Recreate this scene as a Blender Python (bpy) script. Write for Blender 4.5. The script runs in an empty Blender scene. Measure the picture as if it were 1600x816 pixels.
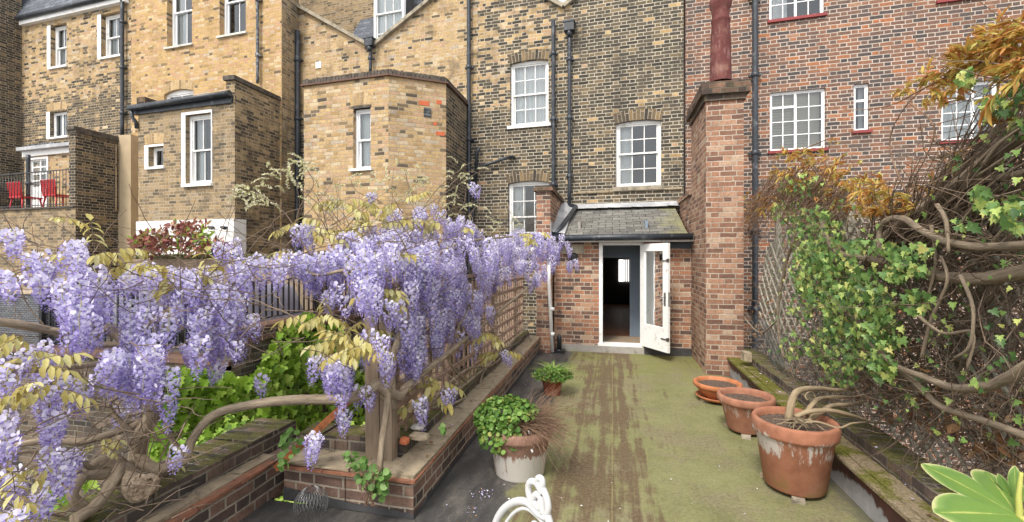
import bpy, math, random
from mathutils import Vector as V, Matrix
random.seed(11)
R = math.radians
scene = bpy.context.scene
COL = scene.collection
# ---------------------------------------------------------------- camera model (used to turn measured directions into places)
F = 700.0
PSI = math.atan(157 / F)
S, C = math.sin(PSI), math.cos(PSI)
H = 1.75

def ray(px, py):
    u = (px - 800) / F
    v = (400 - py) / F
    return V((-S + C * u, C + S * u, v))
EYE = V((0, 0, H))
def at(px, py, t): return EYE + ray(px, py) * t
def onX(px, py, X):
    d = ray(px, py); return EYE + d * (X / d.x)
def onY(px, py, Y):
    d = ray(px, py); return EYE + d * (Y / d.y)
def onZ(px, py, z):
    d = ray(px, py); return EYE + d * ((z - H) / d.z)
def rnd(a, b): return random.uniform(a, b)

# ---------------------------------------------------------------- mesh builder
ORG = {}
class MB:
    def __init__(s):
        s.v = []; s.f = []; s.m = []; s.uv = []; s.col = None; s.smooth = []
    def vert(s, p):
        s.v.append((p[0], p[1], p[2])); return len(s.v) - 1
    def face(s, idx, m=0, uv=None, sm=False):
        s.f.append(tuple(idx)); s.m.append(m); s.uv.append(uv); s.smooth.append(sm)
    def poly(s, pts, m=0, uv=None, sm=False):
        b = len(s.v)
        for p in pts: s.v.append((p[0], p[1], p[2]))
        s.face(range(b, b + len(pts)), m, uv, sm)
    def box(s, x0, x1, y0, y1, z0, z1, m=0):
        s.obox(V(((x0 + x1) / 2, (y0 + y1) / 2, (z0 + z1) / 2)), V((1, 0, 0)), V((0, 1, 0)), V((0, 0, 1)), abs(x1 - x0) / 2, abs(y1 - y0) / 2, abs(z1 - z0) / 2, m)
    def obox(s, c, a, b, d, ha, hb, hd, m=0, j=0.0):
        i0 = len(s.v)
        for sa in (-1, 1):
            for sb in (-1, 1):
                for sd in (-1, 1):
                    p = c + a * (sa * ha) + b * (sb * hb) + d * (sd * hd)
                    if j: p = p + V((rnd(-j, j), rnd(-j, j), rnd(-j, j)))
                    s.v.append(tuple(p))
        for q in ((0, 1, 3, 2), (4, 6, 7, 5), (0, 4, 5, 1), (2, 3, 7, 6), (0, 2, 6, 4), (1, 5, 7, 3)):
            s.face([i0 + k for k in q], m)
    def bar(s, p, q, w, h, m=0, up=V((0, 0, 1))):
        p = V(p); q = V(q); a = (q - p); L = a.length
        if L < 1e-6: return
        a /= L
        b = up.cross(a)
        if b.length < 1e-4: b = V((1, 0, 0)).cross(a)
        b.normalize(); d = a.cross(b)
        s.obox((p + q) / 2, a, b, d, L / 2, w / 2, h / 2, m)
    def tube(s, pts, rad, n=8, m=0, cap=True, jit=0.0, flat=1.0):
        pts = [V(p) for p in pts]
        N = len(pts)
        rads = rad if isinstance(rad, (list, tuple)) else [rad] * N
        prev = None; rings = []; L = 0; Ls = []
        for i, p in enumerate(pts):
            tn = (pts[min(i + 1, N - 1)] - pts[max(i - 1, 0)])
            if tn.length < 1e-9: tn = V((0, 0, 1))
            tn.normalize()
            if prev is None:
                a = tn.cross(V((0, 0, 1)))
                if a.length < 0.1: a = tn.cross(V((1, 0, 0)))
            else:
                a = prev - tn * prev.dot(tn)
                if a.length < 1e-6: a = tn.orthogonal()
            a.normalize(); b = tn.cross(a); prev = a
            if i: L += (pts[i] - pts[i - 1]).length
            Ls.append(L)
            ring = []
            for k in range(n):
                an = 2 * math.pi * k / n
                r = rads[i] * (1 + (rnd(-jit, jit) if jit else 0))
                ring.append(s.vert(p + a * (math.cos(an) * r) + b * (math.sin(an) * r * flat)))
            rings.append(ring)
        for i in range(N - 1):
            for k in range(n):
                k2 = (k + 1) % n
                ra = max(rads[i], .004)
                u0, u1 = k / n * 6.28 * ra, (k + 1) / n * 6.28 * ra
                s.face((rings[i][k], rings[i][k2], rings[i + 1][k2], rings[i + 1][k]), m,
                       [(u0, Ls[i]), (u1, Ls[i]), (u1, Ls[i + 1]), (u0, Ls[i + 1])], True)
        if cap and n > 2:
            s.face(rings[0][::-1], m); s.face(rings[-1], m)
    def lathe(s, c, prof, n=40, m=0, closed=False):
        c = V(c); rings = []
        for (r, z) in prof:
            rings.append([s.vert(c + V((math.cos(2 * math.pi * k / n) * r, math.sin(2 * math.pi * k / n) * r, z))) for k in range(n)])
        L = 0
        for i in range(len(prof) - 1):
            dl = math.hypot(prof[i + 1][0] - prof[i][0], prof[i + 1][1] - prof[i][1])
            sharp = dl < .012
            for k in range(n):
                k2 = (k + 1) % n
                rr = .2
                s.face((rings[i][k], rings[i][k2], rings[i + 1][k2], rings[i + 1][k]), m,
                       [(k / n * 6.28 * rr, L), ((k + 1) / n * 6.28 * rr, L), ((k + 1) / n * 6.28 * rr, L + dl), (k / n * 6.28 * rr, L + dl)], True)
            L += dl
        if closed:
            s.face(rings[0][::-1], m); s.face(rings[-1], m)
    def build(s, name, mats, parent=None, origin=None, col=None):
        if not s.v: return None
        if parent is not None: o0 = ORG[parent.name]
        elif origin is not None: o0 = V(origin)
        else:
            xs = [p[0] for p in s.v]; ys = [p[1] for p in s.v]; zs = [p[2] for p in s.v]
            o0 = V(((min(xs) + max(xs)) / 2, (min(ys) + max(ys)) / 2, min(zs)))
        me = bpy.data.meshes.new(name)
        me.from_pydata([(p[0] - o0.x, p[1] - o0.y, p[2] - o0.z) for p in s.v], [], s.f)
        if not isinstance(mats, (list, tuple)): mats = [mats]
        for mm in mats: me.materials.append(mm)
        me.polygons.foreach_set('material_index', s.m)
        me.polygons.foreach_set('use_smooth', s.smooth)
        uvl = me.uv_layers.new(name='UVMap')
        flat = []
        for fi, f in enumerate(s.f):
            u = s.uv[fi]
            if u is None:
                p0, p1, p2 = V(s.v[f[0]]), V(s.v[f[1]]), V(s.v[f[2]])
                n = (p1 - p0).cross(p2 - p0)
                if n.length > 1e-12: n.normalize()
                if abs(n.z) > .75:
                    for i in f: flat += [s.v[i][0], s.v[i][1]]
                else:
                    t = V((-n.y, n.x, 0))
                    if t.length < 1e-6: t = V((1, 0, 0))
                    t.normalize()
                    sl = math.sqrt(max(1e-4, 1 - n.z * n.z))
                    for i in f: flat += [V(s.v[i]).dot(t), s.v[i][2] / sl]
            else:
                for q in u: flat += [q[0], q[1]]
        uvl.data.foreach_set('uv', flat)
        if s.col is not None:
            at_ = me.attributes.new('tone', 'FLOAT', 'POINT')
            at_.data.foreach_set('value', s.col)
        me.update()
        ob = bpy.data.objects.new(name, me)
        COL.objects.link(ob)
        ORG[ob.name] = o0
        if parent is not None:
            ob.parent = parent
        else:
            ob.location = o0
        return ob

def tag(o, label=None, cat=None, group=None, kind=None):
    if label: o['label'] = label
    if cat: o['category'] = cat
    if group: o['group'] = group
    if kind: o['kind'] = kind
    return o
def thing(name, loc, label, cat, group=None):
    o = bpy.data.objects.new(name, None); COL.objects.link(o)
    o.location = V(loc); o.empty_display_size = .2
    ORG[o.name] = V(loc)
    return tag(o, label, cat, group)
def copy_tree(o, parent=None):
    c = o.copy(); COL.objects.link(c); ORG[c.name] = ORG[o.name]
    if parent is not None: c.parent = parent
    for ch in list(o.children): copy_tree(ch, c)
    return c

# ---------------------------------------------------------------- materials
class NT:
    def __init__(s, name):
        s.mat = bpy.data.materials.new(name); s.mat.use_nodes = True
        s.t = s.mat.node_tree; s.t.nodes.clear()
        s.out = s.t.nodes.new('ShaderNodeOutputMaterial')
    def n(s, ty, props=None, **inp):
        nd = s.t.nodes.new('ShaderNode' + ty)
        for k, v in (props or {}).items(): setattr(nd, k, v)
        for k, v in inp.items():
            key = k.replace('_', ' ')
            sk = nd.inputs[int(k[1:])] if (k[0] == 'i' and k[1:].isdigit()) else nd.inputs[key]
            s.set(sk, v)
        return nd
    def set(s, sk, v):
        if isinstance(v, bpy.types.NodeSocket): s.t.links.new(v, sk)
        elif isinstance(v, (tuple, list)) and len(v) == 3 and sk.type == 'RGBA': sk.default_value = (*v, 1)
        else: sk.default_value = v
    def m(s, op, a, b=0.0, c=None):
        nd = s.t.nodes.new('ShaderNodeMath'); nd.operation = op
        s.set(nd.inputs[0], a); s.set(nd.inputs[1], b)
        if c is not None: s.set(nd.inputs[2], c)
        return nd.outputs[0]
    def mix(s, f, a, b, blend='MIX'):
        nd = s.t.nodes.new('ShaderNodeMix'); nd.data_type = 'RGBA'; nd.blend_type = blend
        s.set(nd.inputs[0], f); s.set(nd.inputs[6], a); s.set(nd.inputs[7], b)
        return nd.outputs[2]
    def ramp(s, f, stops, const=False):
        nd = s.t.nodes.new('ShaderNodeValToRGB'); cr = nd.color_ramp
        cr.interpolation = 'CONSTANT' if const else 'LINEAR'
        while len(cr.elements) < len(stops): cr.elements.new(.5)
        for e, (p, c) in zip(cr.elements, stops):
            e.position = p; e.color = (*c, 1) if len(c) == 3 else c
        s.set(nd.inputs[0], f); return nd.outputs[0]
    def rng(s, v, a, b, c=0.0, d=1.0, smooth=True):
        nd = s.t.nodes.new('ShaderNodeMapRange'); nd.interpolation_type = 'SMOOTHSTEP' if smooth else 'LINEAR'
        s.set(nd.inputs[0], v)
        for i, x in zip((1, 2, 3, 4), (a, b, c, d)): s.set(nd.inputs[i], x)
        return nd.outputs[0]
    def uv(s): return s.n('UVMap').outputs[0]
    def obj(s): return s.n('TexCoord').outputs['Object']
    def pos(s): return s.n('NewGeometry').outputs['Position']
    def island(s): return s.n('NewGeometry').outputs['Random Per Island']
    def sep(s, v):
        nd = s.n('SeparateXYZ', i0=v); return nd.outputs
    def comb(s, x, y, z=0.0):
        nd = s.t.nodes.new('ShaderNodeCombineXYZ')
        s.set(nd.inputs[0], x); s.set(nd.inputs[1], y); s.set(nd.inputs[2], z); return nd.outputs[0]
    def noise(s, vec, scale, detail=3, rough=.55, stretch=None):
        if stretch:
            mp = s.n('Mapping', i0=vec); mp.inputs['Scale'].default_value = stretch; vec = mp.outputs[0]
        nd = s.n('TexNoise', Vector=vec, Scale=scale, Detail=detail, Roughness=rough); return nd.outputs[0]
    def bump(s, h, strength=.3, dist=.01, normal=None):
        nd = s.n('Bump', Height=h, Strength=strength, Distance=dist)
        if normal is not None: s.t.links.new(normal, nd.inputs['Normal'])
        return nd.outputs[0]
    def surf(s, color, rough=.8, normal=None, spec=.3, metal=0.0, transl=0.0):
        p = s.n('BsdfPrincipled'); s.set(p.inputs['Base Color'], color); s.set(p.inputs['Roughness'], rough)
        p.inputs['Specular IOR Level'].default_value = spec; s.set(p.inputs['Metallic'], metal)
        if normal is not None: s.t.links.new(normal, p.inputs['Normal'])
        o = p.outputs[0]
        if transl > 0:
            tr = s.n('BsdfTranslucent'); s.set(tr.inputs[0], color)
            mx = s.n('MixShader'); mx.inputs[0].default_value = transl
            s.t.links.new(o, mx.inputs[1]); s.t.links.new(tr.outputs[0], mx.inputs[2]); o = mx.outputs[0]
        s.t.links.new(o, s.out.inputs[0]); return s.mat

def brick(name, stops, mortar, ch=.075, per=.345, mw=.011, stops2=None, mask=None, dirt=.25, dirtcol=(.05, .045, .04), moss=0.0, stretcher=False, edge_noise=.008):
    g = NT(name)
    uv = g.uv(); pos = g.pos()
    nz = g.n('TexNoise', Vector=pos, Scale=5.0, Detail=2.0)
    wob = g.n('VectorMath', {'operation': 'MULTIPLY_ADD'}, i0=nz.outputs[1], i1=(.016, .016, 0), i2=uv).outputs[0]
    x, y, _ = g.sep(wob)
    row = g.m('FLOOR', g.m('DIVIDE', y, ch))
    ly = g.m('SUBTRACT', y, g.m('MULTIPLY', row, ch))
    hw = per / 3 if not stretcher else per
    # a small shift for each course so that joints never line up exactly
    wn = g.n('TexWhiteNoise', {'noise_dimensions': '1D'}, W=row).outputs[0]
    x2 = g.m('ADD', x, g.m('ADD', g.m('MULTIPLY', g.m('MODULO', g.m('ABSOLUTE', row), 2.0), per / 2), g.m('MULTIPLY', wn, .03)))
    cell = g.m('FLOOR', g.m('DIVIDE', x2, per))
    lx = g.m('SUBTRACT', x2, g.m('MULTIPLY', cell, per))
    if stretcher:
        isH = 0.0; l = lx; w = per
    else:
        isH = g.m('GREATER_THAN', lx, per * 2 / 3)
        l = g.m('SUBTRACT', lx, g.m('MULTIPLY', isH, per * 2 / 3))
        w = g.m('SUBTRACT', per * 2 / 3, g.m('MULTIPLY', isH, per / 3))
    dx = g.m('MINIMUM', l, g.m('SUBTRACT', w, l))
    dy = g.m('MINIMUM', ly, g.m('SUBTRACT', ch, ly))
    d = g.m('MINIMUM', dx, dy)
    n1 = g.noise(pos, 45, 2)
    d = g.m('ADD', d, g.m('MULTIPLY', g.m('SUBTRACT', n1, .5), edge_noise))
    face = g.rng(d, mw / 2 - .0015, mw / 2 + .0025)
    rv = g.comb(cell, row, isH)
    wn3 = g.n('TexWhiteNoise', {'noise_dimensions': '3D'}, Vector=rv)
    rr = wn3.outputs[0]
    col = g.ramp(rr, stops)
    if stops2:
        rr2 = g.n('TexWhiteNoise', {'noise_dimensions': '3D'}, Vector=g.comb(row, g.m('ADD', cell, 7.3), isH)).outputs[0]
        mk = mask(g, pos)
        pick = g.m('LESS_THAN', rr2, mk)
        col = g.mix(pick, col, g.ramp(rr, stops2))
    n2 = g.noise(pos, 24, 5, .7)
    col = g.mix(1.0, col, g.ramp(n2, [(.25, (.62, .62, .62)), (.75, (1.3, 1.3, 1.3))]), 'MULTIPLY')
    n3 = g.noise(pos, .9, 5, .65)
    n3b = g.noise(pos, 3.4, 4, .65)
    stk = g.noise(pos, 1.0, 5, .7, (2.6, 2.6, .28))
    n3 = g.m('ADD', g.m('MULTIPLY', n3, .5), g.m('MULTIPLY', stk, .5))
    dm = g.m('MULTIPLY', g.rng(g.m('ADD', n3, g.m('MULTIPLY', g.m('SUBTRACT', n3b, .5), .45)), .47, .66), dirt * 1.3)
    mcol = g.mix(g.rng(n3b, .3, .75), mortar, tuple(c * .62 for c in mortar))
    if stops2:
        mcol = g.mix(1.0, mcol, g.mix(mk, (1, 1, 1), (.92, .88, .8)), 'MULTIPLY')
    c = g.mix(face, mcol, col)
    c = g.mix(dm, c, dirtcol)
    if moss:
        up = g.sep(g.n('NewGeometry').outputs['Normal'])[2]
        mn = g.noise(pos, 7, 5, .7)
        mm = g.m('MULTIPLY', g.rng(g.m('ADD', mn, g.m('MULTIPLY', up, .16)), .55, .68), moss)
        c = g.mix(mm, c, g.ramp(g.noise(pos, 60, 3), [(.3, (.04, .05, .012)), (.7, (.16, .15, .03))]))
    h = g.m('ADD', g.m('MULTIPLY', face, .6), g.m('MULTIPLY', n2, .5))
    return g.surf(c, .92, g.bump(h, .55, .012), .15)

def plain(name, col, rough=.6, var=.2, scale=8, bump=.15, dirt=None, dirtamt=.4, dscale=5, spec=.3, stretch=None, metal=0.0, coord='pos'):
    g = NT(name); p = getattr(g, coord)()
    n = g.noise(p, scale, 4, .6, stretch)
    c = g.mix(1.0, col, g.ramp(n, [(.25, (1 - var,) * 3), (.75, (1 + var,) * 3)]), 'MULTIPLY')
    if dirt:
        d = g.noise(p, dscale, 5, .7, stretch)
        c = g.mix(g.rng(d, .62 - dirtamt * .3, .75), c, dirt)
    return g.surf(c, rough, g.bump(g.noise(p, scale * 4, 4), bump, .004), spec, metal)
MAT = {}
YEL = [(0.0, (.085, .07, .052)), (.07, (.17, .125, .08)), (.13, (.36, .24, .115)), (.40, (.48, .335, .165)), (.62, (.43, .30, .16)), (.78, (.42, .27, .165)), (.90, (.55, .43, .27)), (1.0, (.36, .30, .235))]
YELD = [(0.0, (.10, .082, .06)), (.14, (.18, .135, .085)), (.4, (.26, .19, .11)), (.75, (.35, .25, .135)), (1.0, (.29, .23, .16))]
DRK = [(0.0, (.048, .044, .038)), (.35, (.078, .068, .054)), (.65, (.11, .092, .068)), (.85, (.135, .108, .072)), (.95, (.18, .135, .08)), (1.0, (.23, .175, .11))]
def main_mask(g, pos):
    # the upper and left-hand brickwork was rebuilt in paler yellow bricks
    x, y, z = g.sep(pos)
    n = g.m('MULTIPLY', g.m('SUBTRACT', g.noise(pos, 1.3, 4), .5), 1.3)
    hz = g.m('ADD', z, n)
    edge = g.m('ADD', 5.1, g.m('MULTIPLY', g.m('MAXIMUM', g.m('ADD', x, 1.6), 0.0), 1.5))
    up = g.rng(g.m('SUBTRACT', hz, edge), -.15, .5)
    return g.m('ADD', g.m('MULTIPLY', up, g.m('MULTIPLY', g.rng(x, -3.6, -2.6, .93, .36), g.rng(x, -1.4, -.4, 1.0, .25))), .05)
MAT['brick_main'] = brick('dark_stock_brick', DRK, (.53, .475, .37), stops2=YEL, mask=main_mask, dirt=.35, mw=.013)
def c_mask(g, pos):
    x, y, z = g.sep(pos)
    n = g.m('MULTIPLY', g.m('SUBTRACT', g.noise(pos, 1.1, 4), .5), 2.2)
    return g.m('ADD', g.m('MULTIPLY', g.rng(g.m('ADD', z, n), 6.5, 7.3), .75), .10)
MAT['brick_c'] = brick('sooty_brown_brick', [(0, (.05, .043, .036)), (.4, (.11, .085, .058)), (.8, (.19, .14, .08)), (1, (.27, .2, .12))], (.47, .41, .30), stops2=YEL, mask=c_mask, dirt=.3)
MAT['brick_bright'] = brick('bright_yellow_brick', [(0.0, (.12, .09, .06)), (.05, (.22, .15, .08)), (.10, (.38, .245, .10)), (.40, (.51, .34, .145)), (.62, (.47, .31, .15)), (.78, (.46, .27, .16)), (.90, (.58, .43, .25)), (1.0, (.44, .35, .26))], (.44, .36, .24), dirt=.12)
MAT['brick_arch'] = brick('dark_arch_brick', [(0, (.05, .045, .04)), (.6, (.12, .095, .065)), (1, (.24, .17, .09))], (.38, .33, .25), dirt=.2, stretcher=True, per=.40)
MAT['brick_yarch'] = brick('yellow_arch_brick', [(0, (.22, .15, .08)), (.6, (.45, .31, .15)), (1, (.5, .36, .2))], (.40, .34, .25), dirt=.2, stretcher=True, per=.40)
MAT['brick_yellow'] = brick('yellow_stock_brick', YEL, (.40, .335, .235), dirt=.16, mw=.012)
MAT['brick_yellow_old'] = brick('weathered_yellow_brick', YELD, (.42, .365, .27), dirt=.35)
MAT['brick_soot_shade'] = brick('soot_and_shade_brick', [(0, (.035, .033, .03)), (.5, (.08, .068, .053)), (.85, (.14, .11, .075)), (1, (.24, .17, .09))], (.42, .35, .25), dirt=.3)  # soot, and on flank walls also the shade, put into dark brick colours
MAT['brick_side_shade'] = brick('shaded_brown_flank_brick', [(0, (.07, .058, .046)), (.4, (.18, .135, .085)), (.8, (.31, .225, .125)), (1, (.42, .31, .17))], (.45, .38, .27), dirt=.35)  # shade on the flank turned from the sun, put into the brick colours
MAT['brick_flats'] = brick('red_grey_flats_brick', [(0.0, (.07, .063, .062)), (.2, (.10, .08, .074)), (.35, (.14, .092, .075)), (.65, (.195, .108, .075)), (.88, (.255, .128, .08)), (.97, (.35, .14, .065)), (1.0, (.30, .22, .16))], (.52, .445, .375), dirt=.14, mw=.014, edge_noise=.004)
MAT['brick_red'] = brick('soft_red_brick', [(0, (.10, .07, .06)), (.25, (.21, .12, .09)), (.5, (.32, .165, .11)), (.75, (.40, .19, .11)), (.9, (.46, .28, .18)), (1, (.48, .36, .26))], (.50, .43, .34), dirt=.35, mw=.013, moss=0)
MAT['brick_chim'] = brick('chimney_brick', [(0, (.15, .085, .065)), (.3, (.26, .14, .092)), (.6, (.33, .175, .112)), (.85, (.39, .24, .16)), (1, (.43, .32, .23))], (.45, .38, .30), dirt=.2, mw=.013)
MAT['brick_cap'] = brick('sooty_cap_brick', [(0, (.05, .04, .035)), (.6, (.13, .085, .06)), (1, (.25, .14, .09))], (.16, .14, .11), dirt=.5, moss=.35)
MAT['brick_wall'] = brick('parapet_brick', [(0, (.075, .058, .05)), (.4, (.15, .095, .075)), (.75, (.22, .135, .098)), (1, (.30, .20, .145))], (.40, .345, .27), mw=.013, dirt=.3, moss=.0)
MAT['brick_edge'] = brick('brick_on_edge', [(0, (.05, .045, .042)), (.5, (.10, .08, .068)), (1, (.19, .13, .10))], (.26, .23, .18), per=.24, stretcher=True, mw=.013, dirt=.35, moss=.75)
MAT['brick_low'] = brick('old_low_wall_brick', [(0, (.045, .04, .036)), (.5, (.10, .078, .06)), (1, (.18, .135, .10))], (.22, .20, .16), dirt=.5, moss=.5)

MAT['orangebrick'] = plain('orange_brick', (.50, .13, .06), .9, .2, 20, .3)
MAT['white'] = plain('white_gloss_paint', (.80, .80, .78), .35, .04, 6, .05, (.50, .48, .42), .25, 9)
MAT['whitewall'] = plain('white_painted_wall', (.76, .75, .72), .7, .06, 3, .1, (.45, .43, .38), .3)
MAT['upvc'] = plain('white_window_paint', (.82, .83, .83), .3, .02, 4, .02)
MAT['sill'] = plain('stone_sill', (.58, .56, .50), .8, .12, 10, .2, (.25, .23, .2), .4)
MAT['redsill'] = plain('red_painted_sill', (.24, .045, .045), .45, .15, 10, .1)
MAT['iron'] = plain('black_iron_pipe', (.022, .028, .036), .42, .3, 8, .15, (.13, .14, .15), .3, 7, spec=.5)
MAT['ironold'] = plain('worn_black_iron', (.028, .032, .036), .5, .3, 10, .3, (.30, .31, .31), .75, 12, spec=.5)
MAT['blackmetal'] = plain('black_railing_paint', (.012, .013, .015), .35, .2, 10, .1, spec=.5)
MAT['lead'] = plain('lead_sheet', (.34, .345, .355), .55, .2, 3, .2, (.55, .55, .55), .4, 3, spec=.5)
MAT['render'] = plain('buff_render', (.43, .34, .22), .9, .1, 4, .2)
MAT['stone'] = plain('coping_stone', (.33, .29, .22), .9, .25, 7, .5, (.10, .09, .07), .55, 6)
MAT['stonedark'] = plain('blackened_coping', (.10, .085, .07), .95, .4, 9, .5, (.03, .028, .025), .6, 8)
MAT['mortar'] = plain('mortar_bed', (.33, .27, .185), .95, .25, 14, .7, (.13, .105, .07), .5, 10)
MAT['tilebrown'] = plain('brown_tile_edge', (.15, .085, .06), .9, .3, 18, .5, (.08, .065, .05), .6, 9)
MAT['tileedge'] = plain('terracotta_tile_edge', (.25, .11, .065), .85, .3, 18, .5, (.13, .09, .06), .5, 14)
MAT['rust'] = plain('rusty_brown_batten', (.27, .095, .035), .6, .3, 20, .3, (.10, .045, .025), .4, 14)
MAT['timber'] = plain('weathered_timber', (.27, .205, .145), .9, .3, 30, .6, (.10, .078, .06), .5, 9, stretch=(1, 1, .1))
MAT['lattice'] = plain('brown_trellis_timber', (.32, .22, .16), .88, .3, 22, .5, (.12, .085, .065), .5, 9)
MAT['greywood'] = plain('silvered_trellis_wood', (.33, .305, .24), .9, .3, 24, .5, (.12, .115, .08), .45, 9)
MAT['tar'] = plain('bituminous_felt', (.050, .050, .052), .55, .35, 4, .5, (.15, .14, .125), .35, 2.2, spec=.5)
MAT['flag'] = plain('dark_paving', (.12, .115, .105), .9, .3, 3, .3)
MAT['concrete'] = plain('step_concrete', (.34, .32, .29), .85, .15, 5, .3, (.17, .15, .12), .45, 4)
MAT['soil'] = plain('potting_soil', (.085, .060, .045), .97, .6, 45, 1.2, (.20, .15, .11), .6, 55, coord='obj')
MAT['greydoor'] = plain('blue_grey_paint', (.20, .25, .31), .5, .05, 5, .05)
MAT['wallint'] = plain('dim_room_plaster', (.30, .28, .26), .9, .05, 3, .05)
MAT['slatepaint'] = plain('slate_blue_lintel', (.065, .08, .095), .6, .2, 5, .1)
MAT['floorwood'] = plain('polished_floorboards', (.22, .085, .035), .55, .3, 4, .1, stretch=(8, .4, 1))
MAT['doormat'] = plain('coir_mat', (.30, .23, .16), .95, .2, 60, .6)
MAT['curtain'] = plain('net_curtain', (.78, .78, .76), .9, .04, 4, .1)
MAT['blind'] = plain('cream_blind', (.66, .60, .48), .7, .05, 4, .1)
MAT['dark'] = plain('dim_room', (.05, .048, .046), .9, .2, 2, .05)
MAT['room'] = plain('pale_room', (.16, .16, .16), .9, .2, 2, .05)
MAT['redplastic'] = plain('red_plastic', (.55, .018, .03), .35, .05, 5, .02, spec=.5)
MAT['rattan_old'] = plain('grey_rattan', (.085, .09, .10), .8, .35, 60, .6, stretch=(1, 1, 3))
def weave():
    g = NT('woven_grey_rattan'); uv = g.uv()
    b = g.n('TexBrick', {'offset': .5}, Vector=uv, Color1=(.16, .165, .175), Color2=(.10, .105, .115), Mortar=(.02, .02, .022), Scale=1.0)
    b.inputs['Mortar Size'].default_value = .006; b.inputs['Brick Width'].default_value = .075; b.inputs['Row Height'].default_value = .032; b.inputs['Mortar Smooth'].default_value = .6
    c = g.mix(1.0, b.outputs[0], g.ramp(g.noise(g.pos(), 3, 4), [(.25, (.7, .7, .7)), (.75, (1.3, 1.3, 1.3))]), 'MULTIPLY')
    return g.surf(c, .7, g.bump(b.outputs[1], -.8, .01), .3)
MAT['rattan'] = weave()
MAT['cover'] = plain('grey_lilac_cover', (.16, .152, .19), .9, .12, 3, .3, (.26, .25, .28), .3, 3)
MAT['chair'] = plain('white_cast_iron', (.52, .52, .515), .38, .03, 10, .12, (.55, .53, .48), .2, 14)
MAT['brass'] = plain('brass', (.45, .33, .13), .3, .1, 10, .05, metal=1.0)
MAT['steel'] = plain('dull_steel', (.40, .40, .40), .35, .1, 10, .05, metal=1.0)
MAT['plantpot'] = plain('dark_plastic_pot', (.03, .03, .03), .6)

def glass(name, tint=(.93, .97, 1.0), refl=.05, trn=(.82, .86, .87)):
    g = NT(name)
    fr = g.n('Fresnel', IOR=1.5).outputs[0]
    wob = g.bump(g.noise(g.pos(), 2.2, 2), .12, .02)
    gl = g.n('BsdfGlossy', Color=tint, Roughness=.02); g.t.links.new(wob, gl.inputs['Normal'])
    tr = g.n('BsdfTransparent', Color=trn)
    f = g.m('MINIMUM', g.m('ADD', g.m('MULTIPLY', fr, 1.0), refl), 1.0)
    mx = g.n('MixShader', i0=f, i1=tr.outputs[0], i2=gl.outputs[0])
    g.t.links.new(mx.outputs[0], g.out.inputs[0]); return g.mat
MAT['glass'] = glass('window_glass')
MAT['glassdoor'] = glass('door_glass', refl=.0)

def slate(name, base, moss=0.0):
    g = NT(name); uv = g.uv(); pos = g.pos()
    b = g.n('TexBrick', {'offset': .5}, Vector=uv, Color1=(1, 1, 1), Color2=(.55, .55, .57), Mortar=(.12, .12, .12), Scale=1.0)
    b.inputs['Mortar Size'].default_value = .006; b.inputs['Brick Width'].default_value = .26; b.inputs['Row Height'].default_value = .16; b.inputs['Mortar Smooth'].default_value = .3
    n = g.noise(pos, 9, 5, .65)
    c = g.mix(1.0, base, b.outputs[0], 'MULTIPLY')
    c = g.mix(1.0, c, g.ramp(n, [(.25, (.6, .6, .6)), (.75, (1.4, 1.4, 1.4))]), 'MULTIPLY')
    if moss:
        x, y, z = g.sep(pos)
        m = g.rng(g.m('ADD', g.noise(pos, 2.6, 5, .7), g.m('MULTIPLY', g.m('SUBTRACT', x, .6), .35)), .55, .85)
        c = g.mix(g.m('MULTIPLY', m, moss), c, (.27, .26, .10))
        c = g.mix(g.m('MULTIPLY', g.rng(g.noise(pos, 14, 4, .7), .62, .75), .6), c, (.32, .30, .24))
    x, y, _ = g.sep(uv)
    st = g.m('FRACT', g.m('DIVIDE', y, .16))
    return g.surf(c, .75, g.bump(g.m('ADD', g.m('MULTIPLY', st, -.6), g.m('MULTIPLY', b.outputs[1], -1.0)), .6, .02), .3)
MAT['slate'] = slate('mossy_slate', (.19, .185, .165), .6)
MAT['slategrey'] = slate('blue_grey_slate', (.135, .15, .175))

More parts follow.
